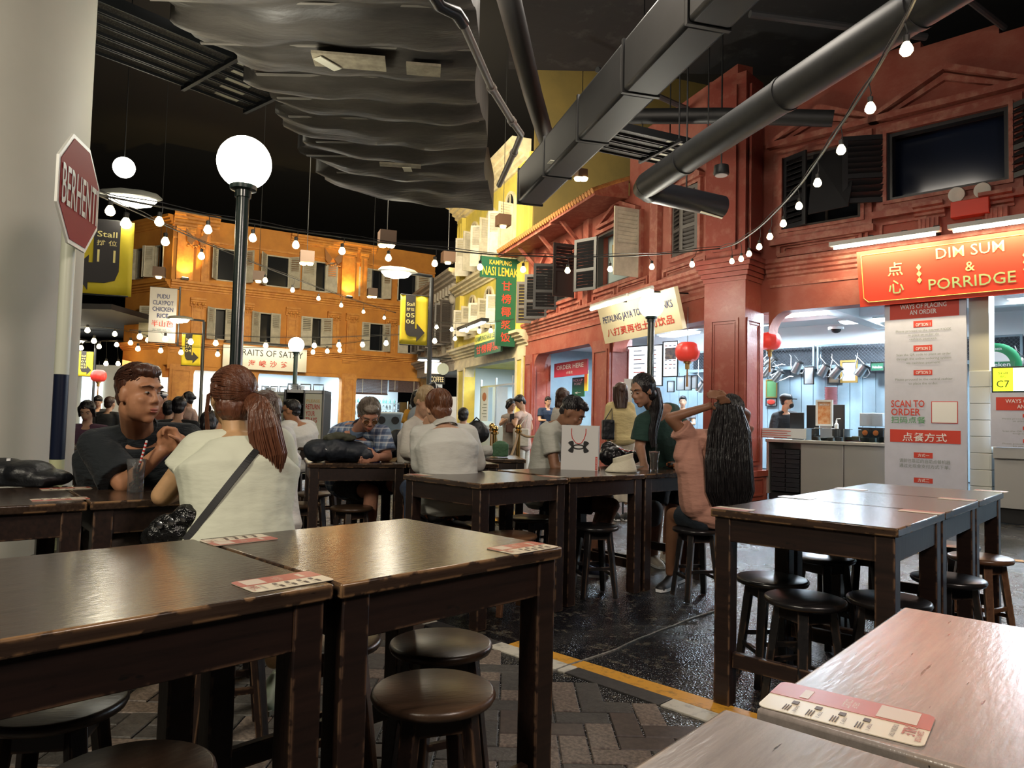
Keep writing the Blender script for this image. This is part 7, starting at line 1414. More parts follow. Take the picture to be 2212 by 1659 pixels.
# 9 headband woman
t9, Hm9, HM9 = person('dark haired woman with a white headband standing beyond the mustard top', dict(head=w(938, 846, 10.4), look=(.8, .3, .05), neck=w(935, 868, 10.4), pelvis=w(935, 950, 10.4), sL=w(935, 877, 10.65), sR=w(937, 878, 10.15), eL=w(936, 915, 10.6), wL=w(945, 930, 10.5), eR=w(938, 915, 10.15), wR=w(945, 930, 10.1), kL=w(930, 1010, 10.4), kR=w(940, 1010, 10.4), aL=w(930, 1068, 10.4), aR=w(940, 1068, 10.4)), dict(s=.95, skin=SK_lt, top=cloth('grey_top', (.15, .15, .16)), bot=cloth('dark_trousers', (.02, .02, .025)), hair=(H_blk, 'bun'), vox=.018, shoe=M_black))
q = MB(); q.tube([Hm9(.098*math.cos(a), .012, .035+.105*math.sin(a)) for a in np.linspace(-.2, math.pi+.2, 12)], .009, 6); q.build('headband', M_white, t9)
# 10 far white shirt
person('dark haired diner in a white tee at a far table near the yellow pier', dict(head=w(1001, 899, 11.2), look=(.1, .95, -.1), neck=w(1001, 915, 11.2), pelvis=w(1001, 985, 11.2), sL=w(985, 925, 11.2), sR=w(1018, 925, 11.2), eL=w(981, 950, 11.1), wL=w(988, 955, 11.4), eR=w(1022, 950, 11.1), wR=w(1012, 955, 11.4), kL=w(995, 985, 11.6), kR=w(1007, 985, 11.6), aL=w(995, 1040, 11.6), aR=w(1007, 1040, 11.6)), dict(s=1, skin=SK_lt, top=T_white, bot=cloth('dark_trousers', (.02, .02, .025)), hair=(H_blk, 'short'), face=0, vox=.02))
# 11, 12 two standing women looking at a phone
ta, Hma, HMa = person('standing woman in a grey sleeveless dress with glasses, sharing a phone', dict(head=w(1104, 876, 13.4), look=(.55, -.6, -.4), neck=w(1103, 894, 13.4), pelvis=w(1103, 960, 13.4), sL=w(1119, 902, 13.5), sR=w(1089, 902, 13.35), eL=w(1117, 925, 13.3), wL=w(1113, 905, 13.15), eR=w(1081, 917, 13.2), wR=w(1095, 905, 13.1), kL=w(1108, 1003, 13.4), kR=w(1098, 1003, 13.4), aL=w(1108, 1040, 13.4), aR=w(1098, 1040, 13.4)), dict(s=.95, b=.9, skin=SK_lt, top=cloth('taupe_dress', (.36, .31, .26)), sleeve=.12, bot=cloth('taupe_dress', (.36, .31, .26)), blen=1.6, hair=(H_blk, 'bun'), vox=.018, shoe=M_white))
tb, Hmb, HMb = person('standing woman in a blush top and white trousers with a tote bag, head bowed', dict(head=w(1123, 869, 13.2), look=(-.75, -.3, -.55), neck=w(1129, 889, 13.25), pelvis=w(1130, 962, 13.3), sL=w(1117, 898, 13.05), sR=w(1142, 900, 13.4), eL=w(1113, 918, 12.9), wL=w(1104, 902, 13.0), eR=w(1148, 925, 13.4), wR=w(1138, 940, 13.4), kL=w(1125, 1003, 13.2), kR=w(1136, 1003, 13.4), aL=w(1125, 1040, 13.2), aR=w(1136, 1040, 13.4)), dict(s=1.0, b=.92, skin=SK_lt, top=cloth('blush_top', (.48, .34, .28)), sleeve=.35, bot=cloth('white_trousers', (.6, .57, .5)), blen=2.0, hair=(H_blk, 'short'), vox=.018, shoe=M_white))
# 13 grey tee man
tg, Hmg, HMg = person('young man in a pale grey tee bent over the table behind the paper bag', dict(head=w(1236, 893, 5.72), look=(.72, -.25, -.62), neck=w(1212, 915, 5.82), pelvis=w(1172, 1068, 5.85), sL=w(1235, 925, 6.05), sR=w(1186, 935, 5.68), eL=w(1250, 990, 5.95), wL=w(1270, 1000, 5.7), eR=w(1200, 1010, 5.6), wR=w(1258, 1012, 5.52), kL=w(1310, 1075, 5.95), aL=w(1270, 1210, 6.0), kR=w(1322, 1092, 5.62), aR=w(1262, 1222, 5.7)), dict(s=1.03, b=1.05, skin=SK_br, top=cloth('pale_grey_tee', (.42, .42, .37), var=.03), sleeve=.62, bend=(-.05, .0, .04), bot=cloth('black_shorts', (.01, .01, .012)), blen=.72, hair=(H_blk, 'crop'), vox=.010, hx=(.15, -.98, 0), shoe=mat('navy_sandal', (.02, .03, .07), .6), fd=(.9, -.3, 0), hR=((.8, -.2, -.1), (0, 0, 1), .5), wr=.018))
comb(tg, H_blk, Hmg, HMg, 1.03, (0, -.026, .044), (.081, .092, .090), (0, .5, -1), 300, start=lambda d: d[2] > .0 and d[1] < .6, arc=(.08, .2), seed=8)
m = MB(); m.ell(Hmg(0, .052, -.082), (.054, .048, .036), HMg, 14, 8); m.build('beard', H_blk, tg, sharp=80)
# 14 green shirt woman
tgw, Hmw, HMw = person('woman in a dark green tee standing and leaning over the middle row', dict(head=w(1387, 845, 5.85), look=(-.74, -.52, -.36), neck=w(1418, 888, 6.0), pelvis=w(1442, 1018, 6.3), sL=w(1462, 908, 6.25), sR=w(1390, 912, 5.85), eL=w(1505, 965, 6.1), wL=w(1475, 1005, 5.85), eR=w(1382, 965, 5.85), wR=w(1392, 1005, 5.68), kL=w(1450, 1110, 6.25), aL=w(1440, 1195, 6.35), kR=w(1418, 1105, 6.15), aR=w(1412, 1198, 6.2)), dict(s=1.0, hs=1.03, b=1.08, fat=1.1, skin=SK_md, top=cloth('bottle_green_tee', (.010, .040, .030)), sleeve=.75, flare=.03, bot=cloth('black_shorts', (.01, .01, .012)), blen=.8, hair=(H_blk, 'pony'), vox=.010, shoe=mat('white_sneaker', (.55, .5, .44), .6), fd=(.2, -1, 0), hR=((-.1, -.6, -.5), (-1, 0, 0), .4), hL=((-.4, -.6, -.3), (1, 0, 0), .4),
  fall=(H_blk, [w(1410, 842, 5.92), w(1420, 880, 5.88), w(1408, 930, 5.78), w(1415, 985, 5.75)], [.05, .05, .035, .012], [.05, .045, .03, .01], 160)))
comb(tgw, H_blk, Hmw, HMw, 1.03, (0, -.026, .036), (.092, .102, .100), (.2, -1, .1), 360, seed=9)
MB().cap(w(1413, 1100, 6.08), w(1411, 1120, 6.08), .075, .07).build('knee_brace', mat('knee_grey', (.12, .12, .12), .8), tgw)
# 15 long haired woman with raised arms
tl, Hml, HMl = person('woman in dusty pink with very long black hair, hands over her head', dict(head=w(1572, 893, 5.12), look=(-.42, .88, -.1), neck=w(1560, 935, 5.12), pelvis=w(1540, 1112, 5.05), sL=w(1490, 948, 5.02), sR=w(1598, 938, 5.25), eL=w(1447, 903, 4.98), wL=w(1530, 878, 4.98), eR=w(1611, 895, 5.25), wR=w(1574, 866, 5.08), kL=w(1455, 1112, 5.25), aL=w(1447, 1236, 5.35), kR=w(1490, 1115, 5.55), aR=w(1470, 1236, 5.6)), dict(s=1.0, b=.96, skin=SK_br, top=cloth('dusty_pink_top', (.44, .22, .16), var=.05), sleeve=.50, flare=.035, extra=((w(1492, 955, 5.02), w(1488, 1010, 5.0), .075, .10), (w(1492, 1000, 5.0), w(1505, 1085, 5.0), .10, .12), (w(1478, 960, 4.99), w(1470, 985, 4.98), .055, .05)), bot=cloth('dark_denim', (.012, .02, .03)), blen=.75, hair=(H_blk, 'long'), face=0, vox=.0085, hL=((.75, -.1, .45), (0, .4, -.8), .35, (.3, .5, -.6)), hR=((-.75, -.15, .35), (0, .4, .8), .3, (-.2, .5, -.5)), shoe=M_black, fd=(-.6, -.8, 0), wr=.02,
  fall=(H_blk, [w(1572, 880, 5.02), w(1576, 930, 4.98), w(1574, 1000, 4.90), w(1578, 1060, 4.88), w(1580, 1130, 4.9)], [.085, .13, .145, .15, .09], [.06, .07, .06, .05, .02], 420)))
comb(tl, H_blk, Hml, HMl, 1.0, (0, -.026, .036), (.092, .102, .100), (0, -.5, -1), 360, seed=10)
# 16 yellow blouse behind
person('woman in a pale yellow blouse seen from behind with a black shoulder bag', dict(head=w(1340, 848, 8.9), look=(-.1, .99, 0), neck=w(1340, 872, 8.9), pelvis=w(1342, 948, 8.9), sL=w(1319, 880, 8.85), sR=w(1360, 880, 8.9), eL=w(1315, 920, 8.85), wL=w(1320, 950, 8.7), eR=w(1366, 920, 8.9), wR=w(1362, 948, 8.9), kL=w(1333, 1010, 8.9), kR=w(1352, 1010, 8.9), aL=w(1333, 1085, 8.9), aR=w(1352, 1085, 8.9)), dict(s=.97, skin=SK_lt, top=cloth('pale_yellow_blouse', (.62, .50, .24)), sleeve=1.0, bot=cloth('ivory_trousers', (.58, .52, .42)), hair=(H_brn, 'long'), face=0, vox=.016, shoe=M_black, fall=(H_brn, [w(1340, 838, 8.84), w(1340, 860, 8.8), w(1342, 893, 8.76)], [.08, .09, .05], [.04, .04, .02], 60)))
# 17 woman at the order sign
person('long haired woman in an ivory top waiting under the order here sign', dict(head=w(1216, 857, 9.8), look=(.6, .75, 0), neck=w(1214, 879, 9.8), pelvis=w(1212, 965, 9.8), sL=w(1203, 888, 9.95), sR=w(1228, 888, 9.65), eL=w(1200, 920, 9.9), eR=w(1231, 920, 9.6), wL=w(1208, 940, 9.9), wR=w(1236, 940, 9.7), kL=w(1206, 1020, 9.8), kR=w(1219, 1020, 9.8), aL=w(1206, 1078, 9.8), aR=w(1219, 1078, 9.8)), dict(s=.95, skin=SK_lt, top=cloth('ivory_top', (.55, .52, .47)), bot=cloth('dark_trousers', (.02, .02, .025)), hair=(H_brn, 'bob'), face=0, vox=.018, shoe=M_black))
# 18 cook with mask and cap
tk, Hmk, HMk = person('cook in a black shirt, black cap and black face mask behind the dim sum counter', dict(head=w(1700, 868, 12.35), look=(.95, -.3, -.05), neck=w(1694, 889, 12.4), pelvis=w(1692, 965, 12.5), sL=w(1716, 897, 12.55), sR=w(1675, 899, 12.35), eL=w(1722, 930, 12.5), wL=w(1730, 925, 12.35), eR=w(1668, 935, 12.3), wR=w(1690, 935, 12.2), kL=w(1700, 1015, 12.5), kR=w(1688, 1015, 12.5), aL=w(1700, 1060, 12.5), aR=w(1688, 1060, 12.5)), dict(s=1.0, skin=SK_lt, top=cloth('black_uniform', (.008, .010, .014)), sleeve=.9, bot=cloth('dark_trousers', (.02, .02, .025)), hair=(H_blk, 'crop'), vox=.013, shoe=M_black))
m = MB(); m.ell(Hmk(0, .06, -.055), (.06, .055, .05), HMk, 16, 10); m.build('face_mask', M_black, tk, sharp=80); m = MB(); m.ell(Hmk(0, -.02, .07), (.092, .108, .072), HMk, 18, 10); m.obox(Hmk(0, .105, .055), HMk[:, 0], HMk[:, 1], HMk[:, 2], .06, .05, .005); m.build('cap', M_black, tk, sharp=80)
# 19.. background diners on the left
def diner(lab, u, v, y, look, top, hair, kind, skn=SK_lt, stand=False, s=1.0, **k):
    H = w(u, v, y); z = H[2]; f = nrm(V3(look[0], look[1], 0)); x = V3(f[1], -f[0], 0); nkz = z-.17*s; N_ = V3(H[0], H[1], nkz)-f*.03; P_ = N_-V3(0, 0, .50*s)-f*.06
    S1, S2 = N_+x*.19*s-V3(0, 0, .05), N_-x*.19*s-V3(0, 0, .05); E1, E2 = S1+V3(0, 0, -.25)+x*.05+f*.08, S2+V3(0, 0, -.25)-x*.05+f*.08; W1, W2 = E1+f*.22-x*.08, E2+f*.22+x*.08
    gz = P_[2]
    if stand: K1, K2 = P_+x*.09-V3(0, 0, gz*.5), P_-x*.09-V3(0, 0, gz*.5)
    else: K1, K2 = P_+x*.12+f*.42, P_-x*.12+f*.42
    A1, A2 = V3(K1[0], K1[1], .08), V3(K2[0], K2[1], .08)
    d = dict(s=s, skin=skn, top=top, hair=(hair, kind), vox=.018, bot=cloth('dark_trousers', (.02, .02, .025)), shoe=M_black); d.update(k)
    return person(lab, dict(head=H, look=look, neck=N_, pelvis=P_, sL=S2, sR=S1, eL=E2, eR=E1, wL=W2, wR=W1, kL=K2, kR=K1, aL=A2, aR=A1), d)
diner('woman in a plum top with grey streaked dark hair reading at the far left table', 188, 889, 8.6, (.25, -.85, -.45), cloth('plum_top', (.10, .045, .08)), H_blk, 'long')
t_, Hq, HMq = diner('person in a black printed tee and black cap seen from behind', 388, 880, 8.9, (-.1, .99, -.1), cloth('black_tee', (.008, .008, .010)), H_blk, 'short', face=0)
c = Hq(0, -.02, -.30)-V3(0, .13, 0); MB().obox(c, V3(1, 0, 0), V3(0, 1, 0), up, .03, .012, .025).build('white_print', M_swhite, t_)
diner('person in black leaning low just left of the ponytail woman', 452, 918, 6.9, (-.2, .9, -.3), cloth('black_tee', (.008, .008, .010)), H_blk, 'short', face=0)
t_, Hq, HMq = diner('woman in a pale pink top standing by the orange pier', 404, 861, 13.0, (-.8, -.4, 0), cloth('pale_pink_top', (.5, .34, .28)), H_blk, 'bun', stand=True)
t_, Hq, HMq = diner('person with a black and white cap near the orange pier', 350, 861, 12.6, (.4, .8, 0), cloth('rust_top', (.3, .1, .06)), H_blk, 'short', stand=True, face=0); MB().ell(Hq(0, -.01, .07), (.095, .105, .05), HMq, 16, 8).build('cap', M_swhite, t_)
diner('diner in dark clothes bending down beside the lane', 212, 868, 15.5, (.3, -.8, -.5), cloth('dark_top', (.03, .03, .03)), H_blk, 'short')
diner('diner with brown hair at the edge of the lane', 238, 872, 13.5, (.2, .9, 0), cloth('dark_top', (.03, .03, .03)), H_brn, 'short', face=0)
diner('head of a guest in grey behind the man in the dark shirt', 367, 885, 10.5, (.1, .9, 0), cloth('grey_top', (.15, .15, .16)), H_blk, 'short', face=0)
diner('guest in white walking past the orange shophouse', 420, 830, 30, (.5, -.8, 0), T_white, H_blk, 'short', stand=True) if False else None
diner('cook with a white mask in the far kitchen of the toast stall', 1475, 868, 15.75, (-.2, -.9, -.1), cloth('grey_top', (.15, .15, .16)), H_blk, 'short', stand=True)
diner('server in dark blue inside the order here stall', 1184, 868, 18.3, (.3, -.9, -.2), cloth('navy_top', (.02, .04, .09)), H_blk, 'short', stand=True)
# ================================================================== things on and by the tables
M_nyl = mat('black_nylon', (.008, .009, .011), .45, bump=.6, bscale=14); M_oli = mat('olive_cloth', (.05, .05, .03), .8, bump=.7, bscale=12); M_navyb = mat('navy_nylon', (.010, .014, .022), .55, bump=.5, bscale=10)
def onT(u, v, z=TZ): return Z(u, v, z)
# black bag by the column
c = onT(48, 1049); t = thing('bag', 'flat black fabric bag lying on the left row by the white column', 'bag', c); m = MB()
for a, b_, h in ((-.24, .06, .075), (-.10, .07, .11), (.02, .07, .105), (.10, .06, .07), (-.36, .05, .08)): m.ell(c+V3(a, .02, h*.55), (.11, b_+.05, h*.62))
m.obox(c+V3(-.12, .02, .02), V3(1, 0, 0), V3(0, 1, 0), up, .27, .10, .02); blob('bag_body', m, M_nyl, t, .009, 4, disp=.012, dscale=.07); MB().obox(c+V3(-.03, -.06, .125), V3(1, 0, .1), V3(0, 1, 0), up, .008, .003, .006).build('white_tag', M_swhite, t)
# tumbler with straw
M_tum = mat('tumbler_glass', (.92, .95, .95), .06, trans=.94)
def tumbler(c, r0, r1, h, lab, liquid=None, lh=.0, name='glass'):
    t = thing(name, lab, 'glass', c); MB().lathe(c, [(.001, 0), (r0, 0), (r0*1.02, h*.5), (r1*.93, h*.82), (r1, h*.86), (r1, h), (r1-.003, h), (r1-.004, h*.86), (r1*.93-.003, h*.8), (r0-.004, .012), (.001, .01)], 28).build('tumbler', M_tum, t)
    if liquid: MB().lathe(c, [(.001, .012), (r0-.006, .012), (r0+(r1-r0)*.6-.006, lh), (.001, lh)], 24).build('drink', liquid, t)
    return t
c = onT(292, 1062); t = tumbler(c, .034, .042, .148, 'empty clear tumbler with ice in front of the man in the dark shirt'); r_ = random.Random(2)
for k in range(7): a = r_.uniform(0, 6); MB().obox(c+V3(.016*math.cos(a), .016*math.sin(a), .02+.008*k), nrm([1, r_.random(), r_.random()]), nrm([-r_.random(), 1, 0]), nrm([0, .3, 1]), .009, .008, .007).build('ice_cube', M_glass, t, bevel=.002)
MB().lathe(c+V3(.008, -.004, .05), [(.001, 0), (.02, 0), (.02, .004), (.001, .004)], 16, V3(1, .3, .2)).build('lemon_slice', mat('lemon', (.5, .42, .12), .5), t)
st = thing('straw', 'red and white striped paper straw standing in the empty tumbler', 'straw', c); a, b_ = c+V3(-.012, 0, .015), W(317, 952, 3.30); m = MB(); N_ = 26
for k in range(N_):
    p, q = a+(b_-a)*k/N_, a+(b_-a)*(k+1)/N_; m.mat(k % 2); m.tube([p, q], .0052, 10)
m.build('tube', [mat('straw_red', (.6, .04, .03), .5), M_swhite], st)
tumbler(Z(607, 1052, TZ), .03, .036, .10, 'small glass of amber drink beside the half hidden guest', mat('amber_drink', (.5, .30, .05), .2), .07)
t = thing('phone', 'phone lying by the ponytail woman\'s hands', 'phone', onT(408, 1052)); MB().obox(onT(408, 1052)+V3(0, 0, .006), V3(.8, .6, 0), V3(-.6, .8, 0), up, .035, .07, .005).build('case', M_black, t, bevel=.002); MB().obox(onT(408, 1052)+V3(0, 0, .0115), V3(.8, .6, 0), V3(-.6, .8, 0), up, .032, .066, .0005).build('screen', emis('phone_glow', (.3, .45, .9), .5), t)
# purse
c = w(372, 1148, 2.62); t = thing('purse', 'crinkled black purse with silver rings hanging from the crossbody strap', 'bag', c); m = MB(); m.ell(c, (.085, .05, .065)); m.ell(c+V3(.05, 0, .05), (.05, .04, .05)); m.ell(c+V3(-.05, 0, -.02), (.06, .045, .05)); blob('purse_body', m, mat('black_leather', (.008, .008, .008), .22, bump=.9, bscale=30), t, .006, 2, disp=.014, dscale=.025)
for k in range(3): MB().lathe(c+V3(-.02+.04*k, -.055, .03+.012*k), [(.010, -.002), (.013, 0), (.010, .002), (.008, 0)], 12, V3(.2, 1, .1*k)).build('ring', M_steel, t)
strap_m.build('strap', M_black, t)
# backpack with olive jacket
c = onT(722, 1001)+V3(0, .16, 0); t = thing('backpack', 'dark navy backpack lying on the table before the plaid shirt man', 'backpack', c); m = MB()
for a, z_, rx, rz_ in ((-.16, .09, .11, .09), (-.03, .10, .14, .10), (.10, .085, .13, .085), (.2, .06, .08, .06)): m.ell(c+V3(a, a*.3, z_), (rx, .12, rz_))
blob('bag_body', m, M_navyb, t, .010, 4, disp=.018, dscale=.06); MB().tube([c+V3(-.15, -.11, .1), c+V3(-.11, -.13, .12), c+V3(-.07, -.12, .1)], .004, 5).build('white_cord', M_swhite, t)
c2 = c+V3(.0, .0, .20); t = thing('jacket', 'olive jacket bundled on top of the navy backpack', 'jacket', c2); m = MB(); m.ell(c2, (.10, .09, .035)); m.ell(c2+V3(.05, 0, -.01), (.08, .07, .03)); m.ell(c2+V3(-.06, -.02, -.015), (.07, .07, .03)); blob('jacket_cloth', m, M_oli, t, .008, 2, disp=.02, dscale=.04)
c = w(858, 955, 6.6); t = thing('backpack', 'slumped black backpack behind the blue can', 'backpack', c); m = MB(); m.ell(c, (.09, .08, .12)); m.ell(c+V3(-.04, 0, -.06), (.09, .08, .1)); blob('bag_body', m, M_nyl, t, .012, 3, disp=.01)
c = w(1029, 935, 8.6); t = thing('backpack', 'round black backpack on the far table by the yellow pier', 'backpack', c); m = MB(); m.ell(c, (.16, .12, .13)); m.ell(c+V3(0, 0, .08), (.1, .08, .07)); blob('bag_body', m, M_nyl, t, .012, 3, disp=.01)
MB().tube([c+V3(-.04, -.05, .14), c+V3(0, -.06, .18), c+V3(.04, -.05, .14)], .01, 6).build('handle', M_nyl, t)
place_table((c[0]-.37, c[1]-.3, 0), (0, 1), (1, 0), 'far table carrying the round black backpack')
# can, plates, tray, wallet, beer
c = onT(813, 995.5); t = thing('drink_can', 'blue drink can with a red emblem', 'can', c); MB().lathe(c, [(.001, 0), (.024, 0), (.032, .008), (.033, .104), (.027, .116), (.028, .119), (.001, .116)], 28).build('can_body', mat('can_blue', (.015, .05, .28), .25, metal=.4), t); MB().lathe(c, [(.0275, .112), (.028, .121), (.024, .118)], 28).build('rim', M_steel, t)
MB().ell(c+V3(0, -.0325, .066), (.017, .003, .020), None, 14, 8).build('emblem', M_pred, t); txt(MB(), 'Tiger', c+V3(0, -.0358, .058), V3(1, 0, 0), up, .014, .03, bold=.03).build('lettering', M_swhite, t, sharp=0)
M_chi = mat('china', (.7, .7, .68), .2)
for u, v, r_, lab in ((877, 987, .11, 'white plate in front of the white blouse woman'), (848, 976, .10, 'pale plate by the plaid shirt man\'s hands')):
    c = onT(u, v); t = MB().lathe(c, [(.001, 0), (r_*.55, 0), (r_*.98, .014), (r_, .018), (r_*.6, .006), (.001, .005)], 32).build('plate', M_chi); tag(t, lab, 'plate')
c = onT(872, 978)+V3(.02, .1, 0); t = thing('food_tray', 'dark tray behind the white plate', 'tray', c); MB().obox(c+V3(0, 0, .02), V3(.95, .31, 0), V3(-.31, .95, 0), up, .14, .09, .012).build('tray_body', mat('tray_brown', (.05, .02, .015), .35), t, bevel=.006)
c = onT(842, 997); t = thing('napkin', 'brown folded paper by the blue can', 'napkin', c); MB().poly([c+V3(-.05, -.02, .002), c+V3(.05, -.02, .002), c+V3(.06, .05, .03), c+V3(-.02, .06, .02)], V3(0, 0, .004)).build('paper', mat('kraft', (.3, .2, .1), .7), t)
tumbler(onT(895, 979)+V3(0, .05, 0), .028, .034, .12, 'glass of beer beside the white blouse sleeve', mat('beer', (.5, .22, .04), .2), .1)
for u, v in ((770, 979), (840, 984)):
    pass
c = onT(1062, 989)+V3(0, .12, 0); t = thing('bag', 'white and green soft bag lying on the far table', 'bag', c); m = MB(); m.ell(c+V3(-.06, 0, .06), (.12, .07, .055)); blob('white_part', m, mat('canvas_white', (.45, .45, .42), .8, bump=.5), t, .009, 3, disp=.01); m = MB(); m.obox(c+V3(.08, 0, .07), V3(1, 0, 0), V3(0, 1, 0), up, .075, .06, .062); m.ell(c+V3(.08, 0, .12), (.07, .05, .04)); blob('green_part', m, mat('canvas_green', (.05, .12, .06), .8, bump=.5), t, .009, 4, disp=.01)
# paper carrier bag
bl, br_, tl_, tr_ = Z(1211, 1014, TZ), Z(1292, 1017, TZ), None, None
x = nrm(br_-bl); wd_ = np.linalg.norm(br_-bl); H = W(1253, 919, bl[1])[2]-TZ; n = V3(x[1], -x[0], 0); o = bl
t = thing('paper_bag', 'white paper carrier bag with a black emblem and red cord handles', 'bag', (bl+br_)/2); M_pb = mat('carrier_paper', (.66, .66, .64), .55); D = .10
m = MB(); m.poly([o, o+x*wd_, o+x*(wd_-.002)+up*H, o+x*.004+up*H], -n*.0015); m.poly([o-n*D, o+x*wd_-n*D, o+x*wd_+up*H-n*(D-.01), o+up*H-n*(D-.01)], -n*.0015); m.build('panel', M_pb, t)
m = MB()
for s_ in (0, wd_): m.add([o+x*s_, o+x*s_-n*D, o+x*s_+up*H-n*(D-.01), o+x*s_+up*H], [(0, 1, 2, 3)]); 
m.add([o, o+x*wd_, o+x*wd_-n*D, o-n*D], [(0, 1, 2, 3)]); m.build('gusset', M_pb, t, sharp=0)
for k, dd in enumerate((.002, -D-.002)):
    c = o+x*wd_*.47+up*H*.93+n*dd; P = [c+x*a*wd_+up*b*H for a, b in ((-.19, 0), (-.2, -.1), (-.17, -.22), (-.08, -.32), (0, -.345), (.08, -.32), (.15, -.22), (.19, -.1), (.19, 0))]; P = P if k == 0 else [p+up*H*.36*(1 if 1 else 0)*max(0, (i-0) and (8-i))/16 for i, p in enumerate(P)]
    MB().tube(P, .003, 6).build('cord_handle', mat('red_cord', (.6, .05, .04), .6), t)
def crescent(sg, c, a, b_, th0, th1):
    out, inn = [], []
    for k in range(13):
        f = k/6-1; yv = b_*abs(f)**1.9; tk = th0+(th1-th0)*abs(f)**1.5; out.append((f*a, sg*(yv-tk))); inn.append((f*a*(.86), sg*(yv+tk*.55 if abs(f) < .99 else b_+th0)))
    return [c+x*p+up*q for p, q in out+inn[::-1]]
c = o+x*wd_*.47+up*H*.52+n*.003
ew = wd_*.56; m = MB()
for sx_ in (-1, 1):
    for sy_ in (-1, 1): m.poly([c+x*sx_*a*ew+up*sy_*b*ew for a, b in ((.50, .17), (.46, .23), (.36, .275), (.27, .285), (.235, .20), (.23, .12), (.25, .06), (.20, .02), (.34, 0), (.40, .07))], n*.001)
for k in range(24):
    a0, a1 = 2*math.pi*k/24, 2*math.pi*(k+1)/24; m.poly([c+x*math.cos(a)*r1*ew+up*math.sin(a)*r2*ew for a, r1, r2 in ((a0, .30, .125), (a1, .30, .125), (a1, .225, .07), (a0, .225, .07))], n*.001)
m.build('emblem', M_black, t)
board(o+x*(wd_-.022)+up*.002+n*.001, x, up, .016, H*.30, .0005, 'red_label', M_pred, t); txt(MB(), 'UNDER ARMOUR', o+x*(wd_-.010)+up*(.002+H*.15)+n*.002, up, -x, .007, H*.26).build('lettering', M_swhite, t, sharp=0)
# black shiny backpack, visor hat, chocolate glass, bowl, pouch
c = onT(1338, 1008)+V3(.02, .12, .0); t = thing('backpack', 'shiny black backpack with a red zip behind the sun visor', 'backpack', c); m = MB(); m.ell(c+V3(-.06, 0, .08), (.12, .09, .09)); m.ell(c+V3(.06, .02, .07), (.12, .09, .065)); m.ell(c+V3(-.09, .02, .15), (.07, .06, .05)); blob('bag_body', m, mat('shiny_black', (.008, .008, .009), .25, bump=.7, bscale=16), t, .009, 3, disp=.015, dscale=.05)
MB().tube([c+V3(-.02, -.085, .15), c+V3(.05, -.088, .125), c+V3(.10, -.075, .135)], .003, 5).build('zip', M_pred, t)
c = onT(1344, 1020); t = thing('sun_visor', 'cream sun visor resting upside down on the middle row', 'hat', c); rings = []
for f in np.linspace(0, 1, 9): rr_ = .115*(1-f)+.072*f; zz_ = .004+.085*f**.8; rings.append([c+V3(.01*f, 0, 0)+V3(math.cos(a)*rr_*(1.12 if math.cos(a) < 0 else .95), math.sin(a)*rr_*.75, zz_*(1+.25*math.cos(a))) for a in np.linspace(0, 2*math.pi, 33)[:-1]])
vs = [p for r in rings for p in r]; m = MB(); m.add(vs, [(i*32+j, i*32+(j+1) % 32, (i+1)*32+(j+1) % 32, (i+1)*32+j) for i in range(8) for j in range(32)]); q = m.build('brim', mat('visor_cream', (.62, .58, .44), .7, bump=.3, bscale=40), t, sharp=80); q.modifiers.new('s', 'SOLIDIFY').thickness = .003; MB().loft([rings[-1], [p+V3(0, 0, .03) for p in rings[-1]]]).build('crown_band', mat('visor_cream', (.62, .58, .44), .7), t)
c = onT(1413, 1017); t = tumbler(c, .030, .041, .15, 'tall glass of iced chocolate with two straws', mat('chocolate', (.20, .07, .04), .35, col2=(.3, .12, .08), scale=30), .128); MB().lathe(c, [(.001, .128), (.034, .128), (.037, .142), (.001, .150)], 20).build('foam', mat('choc_foam', (.3, .13, .10), .6, bump=.6, bscale=80), t)
for k in (0, 1): tag(MB().tube([c+V3(.006*k, 0, .05), c+V3(.012+.010*k, 0, .205)], .0028, 8).build('straw', M_dk), ('dark straw in the iced chocolate glass', 'second dark straw leaning in the iced chocolate glass')[k], 'straw')
c = onT(1378, 1014); tag(MB().lathe(c, [(.001, 0), (.03, 0), (.055, .025), (.058, .03), (.045, .02), (.001, .006)], 24).build('bowl', M_chi), 'small white bowl between the visor and the iced chocolate', 'bowl')
c = onT(1458, 1013); t = thing('pouch', 'orange and black pouch by the long haired woman\'s elbow', 'pouch', c); m = MB(); m.ell(c+V3(0, .02, .03), (.07, .05, .03)); blob('pouch_body', m, mat('orange_black', (.01, .01, .01), .4, col2=(.5, .15, .04), scale=9, thr=(.5, .55)), t, .007, 2, disp=.012, dscale=.03)
MB().tube([c+V3(-.1, -.02, .01), c+V3(-.05, 0, .025), c+V3(0, -.02, .03)], .004, 6).build('strap', M_black, t)
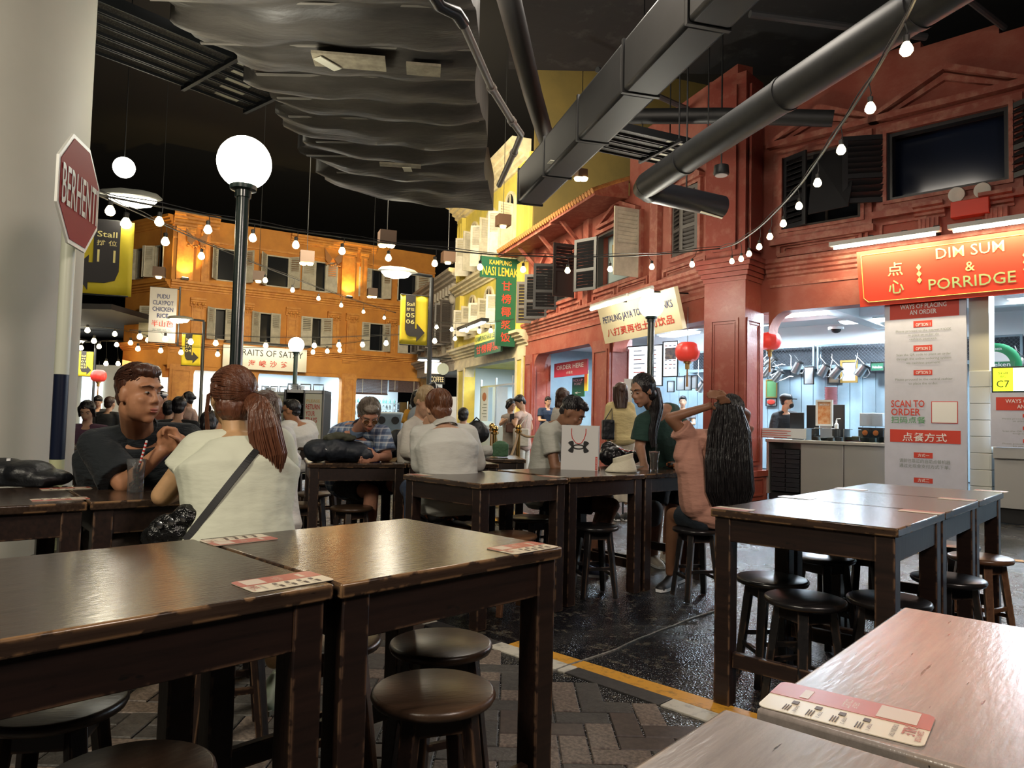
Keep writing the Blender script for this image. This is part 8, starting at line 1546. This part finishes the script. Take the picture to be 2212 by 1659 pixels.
# bags worn by standing people
c = w(1313, 928, 8.7); t = thing('shoulder_bag', 'black shoulder bag hanging beside the pale yellow blouse', 'bag', c); m = MB(); m.obox(c, V3(1, .2, 0), V3(-.2, 1, 0), up, .07, .04, .12); blob('bag_body', m, M_nyl, t, .012, 4, disp=.01); MB().tube([c+V3(-.04, 0, .11), w(1322, 882, 8.78), c+V3(.05, 0, .11)], .008, 5).build('strap', M_nyl, t)
c = w(1125, 945, 12.85); t = thing('tote_bag', 'cream tote bag worn by the standing woman in white trousers', 'bag', c); MB().obox(c, nrm([1, .3, 0]), nrm([-.3, 1, 0]), up, .14, .04, .16).build('bag_body', cloth('tote_cream', (.5, .45, .36)), t, bevel=.02); MB().tube([c+V3(-.06, 0, .15), w(1140, 896, 13.1), c+V3(.08, 0, .15)], .012, 6).build('strap', cloth('tote_cream', (.5, .45, .36)), t)
c = w(1103, 925, 13.0); t = thing('handbag', 'brown handbag carried by the woman in glasses', 'bag', c); MB().obox(c, nrm([1, .1, 0]), nrm([-.1, 1, 0]), up, .09, .04, .08).build('bag_body', mat('brown_leather', (.12, .05, .03), .4), t, bevel=.02); MB().tube([c+V3(-.05, 0, .08), w(1101, 898, 13.2), c+V3(.05, 0, .08)], .01, 6).build('strap', mat('brown_leather', (.12, .05, .03), .4), t)
tag(MB().obox(w(1106, 902, 12.95), nrm([1, 0, .2]), nrm([0, 1, 0]), up, .04, .006, .07).build('phone', M_black, bevel=.004), 'phone held between the two standing women', 'phone')
# white boards on stands
def stand_board(u0, u1, v0, v1, y, lab, mt, tilt=0):
    a, b_ = W(u0, v0, y), W(u1, v0, y); zt, zb = a[2], W(u0, v1, y)[2]; x = nrm(b_-a); t = thing('stand_board', lab, 'sign', (a[0], a[1], 0)); board(V3(a[0], a[1], zb), x, nrm(V3(0, tilt, 1)), np.linalg.norm(b_-a), zt-zb, .03, 'panel', mt, t)
    for s_ in (.1, .9): MB().tube([V3(a[0], a[1], 0)+x*s_*np.linalg.norm(b_-a)+V3(0, .03, 0), V3(a[0], a[1], zt)+x*s_*np.linalg.norm(b_-a)+V3(0, .03, 0)], .012, 6).build('stand', M_dk, t)
    return t
stand_board(1349, 1366, 818, 965, 9.3, 'tall narrow white board standing behind the green shirt woman', M_swhite); stand_board(962, 986, 857, 908, 16, 'white easel board with a black frame near the grey shophouse', M_swhite)
stand_board(1083, 1098, 775, 800, 22, 'small dark notice in the yellow stall doorway', M_dk) if False else None
